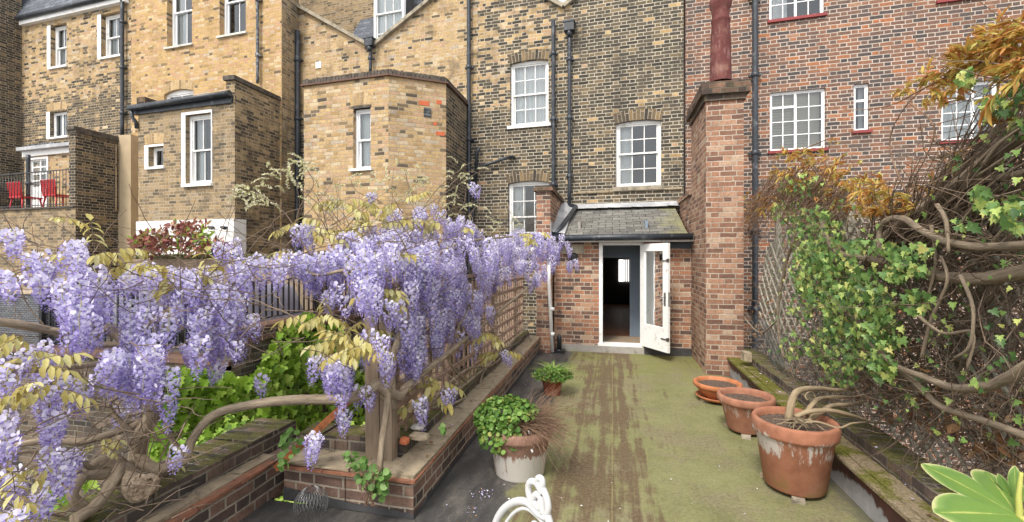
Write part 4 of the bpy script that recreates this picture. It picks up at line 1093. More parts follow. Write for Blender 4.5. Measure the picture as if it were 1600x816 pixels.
mb.poly([(XL + .004, YC - .004, .004), (XL + .004, YW - .2, .004), (XL + .004, YW - .2, .07), (XL + .004, YC - .004, .04)]); mb.poly([(-2.3, YC + .01, .003), (XL + .004, YC - .006, .003), (XL + .004, YC - .006, .04), (-1.75, YC - .0, .055), (-2.3, YC + .01, .10)])
mb.build('tar_skirting', MAT['tar'], pwl)
mb = MB(); wobble_box(mb, XL - .02, XL + .022, YC - .03, YW - .25, .251, .268, 0, .3, .003); wobble_box(mb, -2.3, XL + .022, YC - .035, YC + .0, .251, .268, 0, .3, .004)
mb.build('tile_edge', MAT['tileedge'], pwl)
mb = MB(); wobble_box(mb, XL - .20, XL + .008, YC - .012, YW - .25, .2685, .292, 0, .6, .004); wobble_box(mb, -1.75, XL - .2, YC - .012, YC + .24, .2685, .29, 0, .25, .008); wobble_box(mb, -2.32, -1.76, YC - .01, YC + .26, .2685, .284, 0, .2, .01)
mb.build('coping', MAT['mortar'], pwl)
mb = MB(); edge_bricks(mb, XL - .43, XL - .20, YC + .28, YW - .25, .26, .375, True, 0, .235); edge_bricks(mb, -2.35, XL - .44, YC + .24, YC + .46, .262, .40, False)
mb.build('brick_on_edge', MAT['brick_edge'], pwl)
# left near parapet running towards the viewer
pw2 = thing('parapet_wall', (-2.6, 1.5, 0), 'mossy brick-on-edge parapet carrying the gnarled wisteria trunk, left foreground', 'wall')
mb = MB(); mb.poly([(-2.4, -1.5, 0), (-2.4, YC + .3, 0), (-2.4, YC + .3, .25), (-2.4, -1.5, .25)]); mb.poly([(-2.4, -1.5, .248), (-2.4, YC + .5, .248), (-2.95, YC + .5, .248), (-2.95, -1.5, .248)]); mb.poly([(-2.95, -1.5, GZ), (-2.95, -1.5, .248), (-2.95, YC + .5, .248), (-2.95, YC + .5, GZ)])
mb.build('brickwork', MAT['brick_wall'], pw2)
mb = MB(); wobble_box(mb, -2.44, -2.375, -1.5, YC + .02, .2505, .272, 0, .3, .004); mb.build('tile_edge', MAT['tileedge'], pw2)
mb = MB(); wobble_box(mb, -2.55, -2.44, -1.5, YC + .1, .2495, .285, 0, .3, .01); mb.build('coping', MAT['mortar'], pw2)
mb = MB(); edge_bricks(mb, -2.66, -2.545, -1.5, YC + .45, .252, .40, True, 0, .235); edge_bricks(mb, -2.90, -2.665, -1.5, YC + .45, .252, .395, True); mb.build('brick_on_edge', MAT['brick_edge'], pw2)
# right parapet
ug = NT('flaking_upstand'); p_ = ug.pos(); x_, y_, z_ = ug.sep(p_)
n_ = ug.noise(p_, 2.4, 5, .7, (1, 1, .6)); e_ = ug.m('ADD', z_, ug.m('MULTIPLY', ug.m('SUBTRACT', n_, .5), .34))
c_ = ug.mix(ug.rng(e_, .10, .125), ug.ramp(ug.noise(p_, 7, 5, .7), [(.3, (.26, .26, .27)), (.7, (.46, .455, .45))]), ug.ramp(ug.noise(p_, 9, 5, .7), [(.3, (.045, .022, .02)), (.7, (.13, .055, .045))]))
MAT['upstand'] = ug.surf(c_, .6, ug.bump(n_, .3, .01), .4)
pw3 = thing('parapet_wall', (XR + .2, 3, 0), 'mossy parapet with brick-on-edge top and grey lead upstand along the right side of the terrace', 'wall')
Y1 = yc + .35
mb = MB(); mb.poly([(XR, Y1, 0), (XR, -1.5, 0), (XR, -1.5, .232), (XR, Y1, .232)])
mb.build('lead_upstand', MAT['upstand'], pw3)
mb = MB(); mb.poly([(XR + .003, Y1, .24), (XR + .003, -1.5, .24), (2.1, -1.5, .24), (2.1, Y1, .24)]); mb.poly([(2.1, -1.5, GZ), (2.1, -1.5, .24), (2.1, Y1, .24), (2.1, Y1, GZ)][::-1]); mb.build('brickwork', MAT['brick_wall'], pw3)
mb = MB(); wobble_box(mb, XR - .045, XR + .03, -1.5, Y1, .2425, .262, 0, .7, .004); wobble_box(mb, XR + .031, XR + .17, -1.5, Y1, .2425, .268, 0, .35, .006)
cg = NT('mossy_coping'); p_ = cg.pos(); nn = cg.noise(p_, 6, 5, .7); nf = cg.noise(p_, 60, 4, .7); x_, y_, z_ = cg.sep(p_)
cc_ = cg.mix(cg.rng(cg.m('ADD', nn, cg.m('MULTIPLY', cg.rng(y_, 3.5, 5.5), .12)), .47, .62), cg.ramp(nf, [(.3, (.12, .095, .06)), (.7, (.36, .29, .19))]), cg.ramp(nf, [(.3, (.05, .055, .012)), (.7, (.20, .19, .045))]))
MAT['mosscope'] = cg.surf(cc_, .95, cg.bump(nf, .9, .012), .1)
mb.build('coping', MAT['mosscope'], pw3)
mb = MB(); edge_bricks(mb, XR + .165, XR + .40, -1.5, Y1 - .1, .25, .365, True); mb.build('brick_on_edge', MAT['brick_edge'], pw3)

# ---------------------------------------------------------------- pots
def pot_profile(rb, rt, h, rim, ro):
    return [(0.001, 0), (rb * .96, 0), (rb, .012), (rb + (rt - ro - rb) * (h - rim) / h, h - rim), (rb + (rt - ro - rb) * (h - rim) / h + ro * .3, h - rim + .006), (rt - .006, h - rim + .012), (rt, h - rim + .03), (rt, h - .018), (rt - .008, h - .003), (rt - .02, h), (rt - .035, h - .004), (rt - .045, h - .03), (rt - .055, h - .09)]
def flower_pot(name, loc, rb, rt, h, rim, mat, label, soil=True, lift=.0, feet=0, saucer=None, soilz=.05):
    t = thing(name, (loc[0], loc[1], 0), label, 'flower pot', 'terracotta pots on the terrace')
    mb = MB(); mb.lathe((loc[0], loc[1], lift), pot_profile(rb, rt, h, rim, .014), 56); mb.build('pot', MAT[mat], t)
    if soil:
        mb = MB(); n = 40; rs = rt - .05
        rings = []
        for k in range(9):
            r = rs * k / 8
            rings.append([mb.vert((loc[0] + r * math.cos(6.2832 * i / n), loc[1] + r * math.sin(6.2832 * i / n), lift + h - soilz + .018 * (1 - k / 8) + rnd(-.006, .006))) for i in range(n)])
        for k in range(8):
            for i in range(n): mb.face((rings[k][i], rings[k + 1][i], rings[k + 1][(i + 1) % n], rings[k][(i + 1) % n]), 0, None, True)
        mb.build('soil', MAT['soil'], t)
    for k in range(feet):
        a = 2 * math.pi * (k + .1) / feet - 2.0
        mb = MB(); c = V((loc[0] + math.cos(a) * rb * .88, loc[1] + math.sin(a) * rb * .88, lift / 2)); d = V((math.cos(a), math.sin(a), 0))
        mb.obox(c, d, V((-d.y, d.x, 0)), V((0, 0, 1)), .06, .04, lift / 2 - .0005, 0, .006); mb.build('pot_foot', MAT['mortar'] if k else MAT['stone'], t)
    if saucer:
        mb = MB(); mb.lathe((loc[0], loc[1], .03), [(.001, 0), (saucer * .85, 0), (saucer * .9, .008), (saucer, .04), (saucer - .015, .045), (saucer - .035, .018), (.001, .016)], 48); mb.build('saucer', MAT['terra3'], t)
    return t
pR3 = onZ(1241, 757, .03); pR2 = onZ(1165, 670, .03); pR1 = onZ(1121, 622, .03); pL1 = onZ(812, 737, 0); pL2_ = onZ(863, 616, 0)
flower_pot('flower_pot', pR3, .205, .285, .50, .115, 'terra1', 'largest terracotta pot with white lime stains and bare roots in it, nearest on the right', lift=.03, feet=3)
flower_pot('flower_pot', pR2, .165, .262, .345, .085, 'terra2', 'terracotta pot of bare soil, between the shallow bowl and the largest pot', lift=.03, feet=3, soilz=.06)
t = thing('flower_pot', (pR1.x, pR1.y, 0), 'shallow orange terracotta bowl standing on a saucer beside the chimney', 'flower pot', 'terracotta pots on the terrace')
mb = MB(); mb.lathe((pR1.x, pR1.y, .045), [(.001, 0), (.14, 0), (.16, .012), (.235, .10), (.248, .125), (.265, .128), (.275, .138), (.275, .175), (.262, .185), (.24, .178), (.228, .14)], 52); mb.build('pot', MAT['terra3'], t)
mb = MB(); mb.lathe((pR1.x, pR1.y, .03), [(.001, 0), (.21, 0), (.222, .008), (.25, .035), (.24, .042), (.21, .016), (.001, .015)], 48); mb.build('saucer', MAT['terra3'], t)
mb = MB(); mb.lathe((pR1.x, pR1.y, .045), [(.001, .150), (.1, .148), (.17, .15), (.235, .14)], 40); mb.build('soil', MAT['soil'], t)
for k in range(3): 
    mb = MB(); a = 2.1 * k + 3.6; mb.obox(V((pR1.x + .17 * math.cos(a), pR1.y + .17 * math.sin(a), .015)), V((1, 0, 0)), V((0, 1, 0)), V((0, 0, 1)), .05, .035, .0145, 0, .004); mb.build('pot_foot', MAT['mortar'], t)
flower_pot('flower_pot', pL1, .198, .265, .385, .09, 'terra4', 'lime whitened terracotta pot overflowing with green leaves and dead stems, on the left', lift=.0)
flower_pot('flower_pot', pL2_, .10, .148, .215, .05, 'terra5', 'small dark red terracotta pot with strappy green plants, on the left near the step', lift=.0)

# ---------------------------------------------------------------- white cast-iron chair
fp = at(843, 790, 1.62)
chx = thing('garden_chair', (fp.x - .15, fp.y, 0), 'white cast-iron garden chair with a scrolled finial, bottom edge of the view', 'chair')
yw = R(-34); a_ = V((math.cos(yw), math.sin(yw), 0)); nrm = V((-a_.y, a_.x, 0))
kk = 1.62 / F
def cp(px, py, off=0.0): return fp + a_ * ((px - 843) * kk * 1.06) + V((0, 0, -(py - 790) * kk)) + nrm * off
mb = MB()
def sp(pts, r, n=10, sub=5):
    pts = [V(p) for p in pts]; out = []
    for i in range(len(pts) - 1):
        p0 = pts[max(i - 1, 0)]; p1 = pts[i]; p2 = pts[i + 1]; p3 = pts[min(i + 2, len(pts) - 1)]
        for k in range(sub):
            t_ = k / sub
            out.append(.5 * ((2 * p1) + (p2 - p0) * t_ + (2 * p0 - 5 * p1 + 4 * p2 - p3) * t_ ** 2 + (3 * p1 - p0 - 3 * p2 + p3) * t_ ** 3))
    out.append(pts[-1]); return out
r0 = .0125
# finial: outer leaf loop, inner loop, curl and knob
mb.tube(sp([cp(829, 797), cp(822, 782), cp(820, 770), cp(825, 760), cp(836, 757), cp(845, 764), cp(850, 768)], r0), [r0] * 31, 10)
mb.tube(sp([cp(838, 757), cp(848, 760), cp(856, 770), cp(860, 784), cp(857, 797), cp(850, 804), cp(838, 801), cp(829, 790)], r0), r0, 10)
mb.tube(sp([cp(850, 799), cp(848, 782), cp(842, 774), cp(835, 777), cp(831, 786), cp(838, 793), cp(845, 792), cp(846, 785), cp(842, 783)], r0), r0 * 1.05, 10)
mb.tube(sp([cp(843, 760), cp(839, 754), cp(841, 748), cp(847, 747), cp(849, 754), cp(847, 762)], r0), r0 * .95, 10)
mb.build('finial', MAT['chair'], chx)
mb = MB()
arc = [cp(858, 798), cp(864, 812), cp(872, 850), cp(876, 900), cp(872, 960), cp(862, 1010)]
mb.tube(sp(arc, .014), .014, 10)
arcl = [cp(858, 802), cp(842, 803), cp(820, 796), cp(800, 801), cp(779, 815), cp(758, 838), cp(742, 870), cp(735, 915), cp(738, 965), cp(748, 1010)]
mb.tube(sp(arcl, .014), .014, 10)
mb.tube(sp([cp(855, 815), cp(838, 809), cp(820, 806), cp(804, 812), cp(786, 828), cp(770, 850)], .007), .007, 8)
for (cx, cy, s_) in ((836, 830, 1), (812, 850, 1.2), (845, 880, 1.1), (790, 905, 1.2), (820, 935, 1.1)):
    mb.tube(sp([cp(cx + 14 * s_ * math.cos(k * .8) * (1 - k * .09), cy + 18 * s_ * math.sin(k * .8) * (1 - k * .09)) for k in range(9)], .008), .008, 8)
mb.build('backrest', MAT['chair'], chx)
mb = MB(); sc = cp(806, 1030) + nrm * -.2 ; sc.z = .44
fr = -nrm
mb.lathe((sc.x, sc.y, 0), [(.001, .43), (.19, .43), (.205, .436), (.208, .45), (.2, .458), (.001, .452)], 40); mb.build('seat', MAT['chair'], chx)
for (ca, cb, top) in ((.15, .15, .43), (.15, -.15, .43), (-.15, .15, .43), (-.15, -.15, .43)):
    mb = MB(); b0 = sc + a_ * ca + nrm * cb; b0.z = .435
    mb.tube(sp([b0, b0 + (a_ * ca + nrm * cb) * .25 + V((0, 0, -.18)), b0 + (a_ * ca + nrm * cb) * .15 + V((0, 0, -.33)), b0 + (a_ * ca + nrm * cb) * .5 + V((0, 0, -.425))], .013), .013, 8); mb.build('leg', MAT['chair'], chx)
mb = MB()
for e in (arc[-1], arcl[-1]): mb.tube(sp([e, V((e.x, e.y, .5)) - nrm * .01, V((e.x, e.y, .44)) - nrm * .02], .013), .013, 8)
mb.build('back_stile', MAT['chair'], chx)

# ---------------------------------------------------------------- small things on the terrace
mb = MB()
u0 = onX(862, 440, -1.13)
yp = YW - .35
q0 = onY(858, 440, yp); q1 = onY(863, 545, yp)
mb.tube([V((q0.x, yp, onY(858, 395, yp).z)), V((q0.x, yp, q0.z)), V((q1.x, yp, 0.03))], .032, 12)
for zq in (.35, .8): mb.tube([(q1.x, yp, zq - .03), (q1.x, yp, zq + .03)], .04, 12)
tag(mb.build('waste_pipe', MAT['white']), 'slim white waste pipe standing at the corner of the brick lean-to', 'pipe')
q = onY(874, 548, YW - .22)
mb = MB(); mb.tube([(q.x, q.y, 0), (q.x, q.y, .22), (q.x, q.y, .30), (q.x, q.y, .33)], [.042, .042, .04, .018], 12); mb.tube([(q.x, q.y, .0), (q.x, q.y, .06)], .07, 12); mb.box(q.x - .1, q.x + .1, q.y - .1, q.y + .1, 0.001, .05)
tag(mb.build('vent_pipe', MAT['blackmetal']), 'short black vent pipe stub beside the white pipe', 'pipe')
# wire balloon in the outlet
q = onZ(486, 812, 0.0); q.y = min(q.y, YC - .12)
mb = MB(); rr = .105
for k in range(26):
    a = 2 * math.pi * k / 26
    for sgn in (1, -1):
        pts = [V((q.x + rr * math.cos(a + sgn * j * .09) * w, q.y + rr * math.sin(a + sgn * j * .09) * w, .02 + .2 * j / 8)) for j, w in enumerate((.7, .85, .97, 1, 1, .95, .8, .55, .2))]
        mb.tube(pts, .0009, 3)
tag(mb.build('leaf_guard', MAT['steel']), 'wire balloon leaf guard in the black gutter below the parapet end', 'leaf guard')
# rubble on the wall
def stone(loc, sx, sy, sz, mat, name, label, cat, rot=0.0):
    mb = MB(); n = 10; m = 6
    for j in range(m + 1):
        for i in range(n):
            th = math.pi * j / m; ph = 2 * math.pi * i / n + rot
            f = .82 + .3 * random.random()
            e = lambda v_: math.copysign(abs(v_) ** .6, v_)
            mb.vert((loc[0] + sx * e(math.sin(th)) * e(math.cos(ph)) * f, loc[1] + sy * e(math.sin(th)) * e(math.sin(ph)) * f, loc[2] + sz + sz * e(-math.cos(th)) * (.9 + .12 * random.random())))
    for j in range(m):
        for i in range(n): mb.face((j * n + i, j * n + (i + 1) % n, (j + 1) * n + (i + 1) % n, (j + 1) * n + i))
    return tag(mb.build(name, mat), label, cat)
p = onZ(632, 695, .375); stone((p.x, p.y, .376), .035, .03, .028, plain('orange_brick_lump', (.42, .13, .06), .9, .3, 30, .4), 'brick_fragment', 'orange broken brick end lying on the parapet by the trellis post', 'brick')
p = onZ(645, 688, .385); stone((p.x + .03, p.y + .05, .376), .075, .055, .022, plain('buff_lump', (.38, .31, .22), .95, .25, 25, .6), 'mortar_lump', 'flat buff lump of mortar on the parapet by the trellis', 'stone', .5)
p = onZ(641, 680, .40); stone((p.x + .02, p.y + .09, .41), .05, .045, .02, plain('pale_lump', (.55, .53, .48), .95, .2, 25, .5), 'stone_fragment', 'pale grey stone chip lying behind the mortar lump', 'stone', 1.1)
# loose rusty batten leaning on the wall
a = onZ(431, 727, .285); b = at(549, 618, 3.05)
mb = MB(); d = (b - a).normalized(); sd = d.cross(V((0, 0, 1))).normalized(); up = sd.cross(d)
mb.obox((a + b) / 2, d, sd, up, (b - a).length / 2, .028, .005); mb.obox((a + b) / 2 + sd * .026 - up * .022, d, sd, up, (b - a).length / 2 - .004, .005, .0215)
tag(mb.build('batten', MAT['rust']), 'long rusty brown angled batten leaning from the near wall to the trellis post', 'batten')
# block at the chimney foot
p = onZ(1164, 560, .37); mb = MB(); mb.obox(V((p.x + .02, p.y, .40)), V((1, 0, 0)), V((0, 1, 0)), V((0, 0, 1)), .05, .07, .055, 0, .012)
tag(mb.build('stone_block', MAT['mortar']), 'small buff stone block on the right parapet beside the chimney', 'stone')

# ---------------------------------------------------------------- trellis on the left parapet
XT = XL - .29
tr = thing('trellis', (XT, 3, .37), 'weathered brown timber trellis with a thick split post, standing on the left parapet', 'trellis')
pb = onZ(607, 742, .29); pbx, pby = XT - .06, YC + .22
mb = MB()
ptsP = [V((pbx, pby, .12)), V((pbx + .01, pby, .5)), V((pbx, pby + .01, .9)), V((pbx - .02, pby + .01, 1.30)), V((pbx - .03, pby, 1.62))]
for dx, dy, hw, hd, tp in ((-.06, 0, .055, .05, 1.72), (.052, -.012, .05, .045, 1.45), (-.004, .045, .05, .035, 1.60)):
    n_ = 6
    for k in range(1): mb.obox(V((pbx + dx, pby + dy, (.12 + tp) / 2)), V((1, .05, 0)).normalized(), V((-.05, 1, 0)).normalized(), V((-.012, 0, 1)).normalized(), hw, hd, (tp - .12) / 2, 0, .008)
mb.build('post', MAT['timber'], tr)
for yy in (4.3, 5.8, 7.2):
    mb = MB(); mb.obox(V((XT - .05, yy, .98)), V((1, 0, 0)), V((0, 1, 0)), V((0, 0, 1)), .03, .03, .62, 0, .004); mb.build('post', MAT['lattice'], tr)
mb = MB(); yy = YC + .34; k = 0
while yy < 8.0:
    mb.obox(V((XT, yy, .92)), V((1, 0, 0)), V((0, 1, 0)), V((0, 0, 1)), .010, .020, .54, 0, .004); yy += .155
mb.build('stile', MAT['lattice'], tr)
for k in range(8):
    z0_ = .44 + .15 * k
    mb = MB(); mb.obox(V((XT + .021, 5.45, z0_ + .03)), V((1, 0, 0)), V((0, 1, -.008)).normalized(), V((0, .008, 1)).normalized(), .010, 2.42, .020, 0, .006); mb.build('rail', MAT['lattice'], tr)

# ---------------------------------------------------------------- neighbour's terrace on the left
XN, YN = -4.7, 4.75
ztopN, zbotN = 1.40, .80
nb = thing('garden_wall', (XN, YN, GZ), 'old brick retaining wall half covered in bright ivy, below the black railings', 'wall')
mb = MB(); WN = Wall((XN, YN), (XN, 8.4)); WN2 = Wall((-13.5, YN), (XN, YN))
sheet(mb, WN, 0, WN.L, GZ, zbotN - .05); mb.poly([(XN - .28, YN, .3), (XN - .28, 8.4, .3), (XN - .28, 8.4, zbotN - .05), (XN - .28, YN, zbotN - .05)]); mb.poly([(XN - .28, YN, .3), (XN, YN, .3), (XN, YN, zbotN - .05), (XN - .28, YN, zbotN - .05)]); sheet(mb, WN2, 0, WN2.L, GZ, .36); mb.build('brickwork', MAT['brick_low'], nb)
mb = MB(); ob(mb, WN, -.03, WN.L, -.3, .035, zbotN - .20, zbotN - .14); ob(mb, WN2, 0, WN2.L - .01, -.3, .035, .36, .42)
ob(mb, WN, -.03, WN.L, -.3, .02, zbotN - .05, zbotN - .01)
mb.build('tile_edge', MAT['tilebrown'], nb)
mb = MB(); mb.poly([(-13.5, YN + .05, .40), (XN - .05, YN + .05, .40), (XN - .05, 8.4, .40), (-13.5, 8.4, .40)]); tag(mb.build('neighbour_terrace_floor', MAT['flag']), kind='structure')
def railing(W, u0, u1, z0, z1, label, postn):
    t = thing('railing', W.P((u0 + u1) / 2, -.12, z0), label, 'railing')
    mb = MB(); ob(mb, W, u0, u1, -.135, -.105, z1 - .012, z1 + .004); ob(mb, W, u0, u1, -.135, -.105, z0 + .06, z0 + .075); mb.build('rail', MAT['blackmetal'], t)
    mb = MB(); u = u0 + .02
    while u < u1:
        ob(mb, W, u - .015, u + .015, -.126, -.114, z0 + .06, z1 - .013); u += .115
    mb.build('bar', MAT['blackmetal'], t)
    for k in range(postn):
        uu = u0 + (u1 - u0) * k / (postn - 1)
        mb = MB(); ob(mb, W, uu - .028, uu + .028, -.148, -.092, z0 - .02, z1 + .02); mb.build('post', MAT['blackmetal'], t)
railing(WN, .12, 3.5, zbotN, ztopN, 'black iron railing on the ivy clad wall, in front of the grey covered table', 3)
railing(WN2, 5.4, WN2.L - .13, .45, 1.28, 'black iron railing behind the left wisteria, returning across the wall end', 3)
# covered table behind the railing
cv = MB(); nx, ny = 26, 18
cx0, cx1, cy0, cy1 = XN - 3.0, XN - .35, 5.15, 8.0
def cov(i, j):
    x = cx0 + (cx1 - cx0) * i / nx; y = cy0 + (cy1 - cy0) * j / ny
    e = min(i, nx - i, j, ny - j)
    z = 1.27 + .02 * math.sin(i * .8) * math.sin(j * .6) - (.0 if e > 2 else (.06 if e == 2 else (.28 if e == 1 else .50))) 
    return (x, y, max(z, .41))
ids = [[cv.vert(cov(i, j)) for j in range(ny + 1)] for i in range(nx + 1)]
for i in range(nx):
    for j in range(ny): cv.face((ids[i][j], ids[i + 1][j], ids[i + 1][j + 1], ids[i][j + 1]), 0, None, True)
tag(cv.build('furniture_cover', MAT['cover']), 'grey lilac cloth cover draped over garden furniture behind the black railing', 'cover')
# rattan seat
ra = thing('rattan_sofa', (-9.5, 5.3, zbotN - .06), 'grey woven rattan sofa back with a pale wooden top, at the left edge behind branches', 'sofa')
q = onY(40, 520, YN + .25); 
mb = MB(); mb.box(-11.2, -8.25, YN + .22, YN + .34, .41, 1.18); mb.box(-11.2, -8.25, YN + .341, YN + 1.0, .41, 1.0); mb.build('woven_back', MAT['rattan'], ra)
mb = MB(); mb.box(-11.25, -8.22, YN + .2, YN + .37, 1.181, 1.215); mb.build('top_rail', plain('pale_teak', (.38, .30, .21), .7, .2, 12, .2), ra)
# timber screen behind the covered table
mb = MB(); 
for k in range(9): mb.box(-6.4 + .3 * k, -6.4 + .3 * k + .08, 8.15, 8.23, .41, 1.50)
mb.box(-6.45, -3.75, 8.13, 8.25, 1.5, 1.60); mb.box(-6.4, -3.8, 8.24, 8.26, .9, 1.35)
tag(mb.build('timber_screen', plain('tan_timber', (.28, .21, .14), .85, .25, 14, .3)), 'tan timber screen behind the grey covered table', 'fence')
# low planter with sedum in front of the white base
sd0 = onY(120, 405, 6.9)
pl = thing('planter', (-7.2, 7.2, 1.2), 'long dark planter of green sedum standing before the white wall base', 'planter')
zs_ = 1.69
mb = MB(); mb.box(-8.8, -4.9, 6.6, 7.3, .41, zs_); mb.build('box', MAT['timber'], pl)
MB_sedum = (-8.8, -4.9, 6.6, 7.3, zs_)
# balcony chairs
def bchair(u, label):
    c = EF.P(u, -.5, zbal)
    t = thing('balcony_chair', c, label, 'chair')
    mb = MB(); w = .27
    for k in range(7):
        for j in range(8):
            uu = -w + 2 * w * (k + .5) / 7; zz_ = .40 + .42 * (j + .5) / 8
            # perforated shell back: rings of plastic
            cc = c + EF.t * uu * (1 + .12 * (zz_ - .4)) + EF.n * (.22 + .12 * (zz_ - .4)) + V((0, 0, zz_))
            pts = [cc + EF.t * (.036 * math.cos(i * 1.0472)) + V((0, 0, .026 * math.sin(i * 1.0472))) for i in range(7)]
            mb.tube(pts, .014, 4, 0, False)
    mb.tube([c + EF.t * -w + EF.n * .22 + V((0, 0, .4)), c + EF.t * -w * 1.08 + EF.n * .27 + V((0, 0, .83)), c + EF.t * w * 1.08 + EF.n * .27 + V((0, 0, .83)), c + EF.t * w + EF.n * .22 + V((0, 0, .4))], .016, 6)
    mb.build('backrest', MAT['redplastic'], t)
    mb = MB(); mb.obox(c + V((0, 0, .42)), EF.t, EF.n, V((0, 0, 1)), w, .24, .02); mb.build('seat', MAT['redplastic'], t)
    for sa in (-1, 1):
        for sb in (-1, 1):
            mb = MB(); mb.tube([c + EF.t * sa * .22 + EF.n * sb * .19 + V((0, 0, .41)), c + EF.t * sa * .30 + EF.n * sb * .24], [.022, .016], 6); mb.build('leg', MAT['redplastic'], t)
bchair(EF.up(57), 'red perforated plastic chair standing before the white balcony door')
bchair(EF.up(4), 'red perforated plastic chair at the left end of the balcony, beside the black downpipe')
# ---------------------------------------------------------------- leaves, flowers, stems
def frame_from(d, hint=None):
    d = d.normalized()
    h = hint if hint is not None else V((rnd(-1, 1), rnd(-1, 1), rnd(-1, 1)))
    s = d.cross(h)
    if s.length < 1e-3: s = d.orthogonal()
    s.normalize(); return d, s, s.cross(d)
def leaf(mb, p, d, nrm, L, W, m=0, fold=.25, curl=.15):
    d = d.normalized(); s = d.cross(nrm)
    if s.length < 1e-3: s = d.orthogonal()
    s.normalize(); n = s.cross(d)
    b = len(mb.v)
    pts = [p, p + d * L * .35 + s * W * .5 + n * fold * W * .5, p + d * L * .75 + s * W * .38 + n * (fold * W * .4 - curl * L * .4), p + d * L - n * curl * L, p + d * L * .75 - s * W * .38 + n * (fold * W * .4 - curl * L * .4), p + d * L * .35 - s * W * .5 + n * fold * W * .5, p + d * L * .45]
    for q in pts: mb.v.append((q.x, q.y, q.z))
    mb.face((b, b + 1, b + 2, b + 6), m, Z4, True); mb.face((b + 6, b + 2, b + 3), m, Z3, True); mb.face((b, b + 6, b + 4, b + 5), m, Z4, True); mb.face((b + 6, b + 3, b + 4), m, Z3, True)
Z4 = [(0, 0)] * 4; Z3 = [(0, 0)] * 3
IVY = [(0, 0), (.30, -.10), (.50, .12), (.26, .30), (.36, .55), (.14, .58), (0, 1.0), (-.14, .58), (-.36, .55), (-.26, .30), (-.50, .12), (-.30, -.10)]
def ivyleaf(mb, p, d, nrm, L, m=0):
    d = d.normalized(); s = d.cross(nrm)
    if s.length < 1e-3: s = d.orthogonal()
    s.normalize(); n = s.cross(d)
    b = len(mb.v)
    c = p + d * L * .3 - n * L * .06; mb.v.append(tuple(c))
    for (x, y) in IVY:
        q = p + s * (x * L) + d * (y * L) + n * (abs(x) * L * .22 - y * y * L * .18); mb.v.append((q.x, q.y, q.z))
    k = len(IVY)
    for i in range(k): mb.face((b, b + 1 + i, b + 1 + (i + 1) % k), m, Z3, True)
def roundleaf(mb, p, d, nrm, L, m=0):
    d = d.normalized(); s = d.cross(nrm)
    if s.length < 1e-3: s = d.orthogonal()
    s.normalize(); n = s.cross(d); b = len(mb.v)
    mb.v.append(tuple(p))
    for i in range(8):
        a = 6.2832 * i / 8; q = p + (s * math.cos(a) + d * math.sin(a)) * L * .5 * rnd(.9, 1.08) + n * L * .1; mb.v.append((q.x, q.y, q.z))
    for i in range(8): mb.face((b, b + 1 + i, b + 1 + (i + 1) % 8), m, Z3, True)
def rdir(up=0.0):
    while True:
        v = V((rnd(-1, 1), rnd(-1, 1), rnd(-1, 1)))
        if .05 < v.length < 1: return (v.normalized() + V((0, 0, up))).normalized()
def smooth(pts, sub=4): return sp(pts, 0, 0, sub)
def stem(mb, pts, r0, r1, n=7, m=0, jit=.06, sub=4, wob=0.0):
    P_ = smooth(pts, sub); N = len(P_)
    if wob: P_ = [p + V((rnd(-wob, wob), rnd(-wob, wob), rnd(-wob, wob))) if 0 < i < N - 1 else p for i, p in enumerate(P_)]
    mb.tube(P_, [r0 + (r1 - r0) * i / (N - 1) for i in range(N)], n, m, True, jit); return P_
def wander(mb, p, d, L, r, m=0, steps=6, n=3, turn=.35, grav=0.0, taper=.4):
    d = d.normalized(); pts = [p]
    for i in range(steps):
        d = (d + V((rnd(-turn, turn), rnd(-turn, turn), rnd(-turn, turn) - grav))).normalized()
        p = p + d * (L / steps); pts.append(p)
    mb.tube(pts, [r * (1 - (1 - taper) * i / steps) for i in range(steps + 1)], n, m, False); return pts

def compound(mb, p, d, L, m=0, pairs=5, tw=None):
    """a pinnate wisteria leaf, its leaflets drooping from the rachis"""
    d = d.normalized(); pts = [p]; q = p; dd = V(d)
    for i in range(6):
        dd = (dd + V((0, 0, -.10))).normalized(); q = q + dd * (L / 6); pts.append(q)
    if tw is not None: tw.tube(pts, [.0018] * 7, 3, 0, False)
    ll = L * .42
    for k in range(pairs):
        f = .3 + .65 * k / (pairs - 1); i = min(5, int(f * 6)); pp = pts[i].lerp(pts[i + 1], f * 6 - i); dd = (pts[i + 1] - pts[i]).normalized()
        s = dd.cross(V((0, 0, 1)))
        if s.length < .01: s = V((1, 0, 0))
        s.normalize()
        for sg in (-1, 1):
            lv = (s * sg * rnd(.35, .75) + dd * rnd(.2, .6) + V((0, 0, rnd(-1.1, -.35)))).normalized()
            leaf(mb, pp, lv, (V((0, 0, 1)) + s * sg * .4), ll * rnd(.8, 1.15), ll * .40, m, .3, .25)
    leaf(mb, pts[-1], (dd + V((0, 0, -.3))), V((0, 0, 1)) + rdir() * .2, ll * 1.1, ll * .45, m, .2, .2)

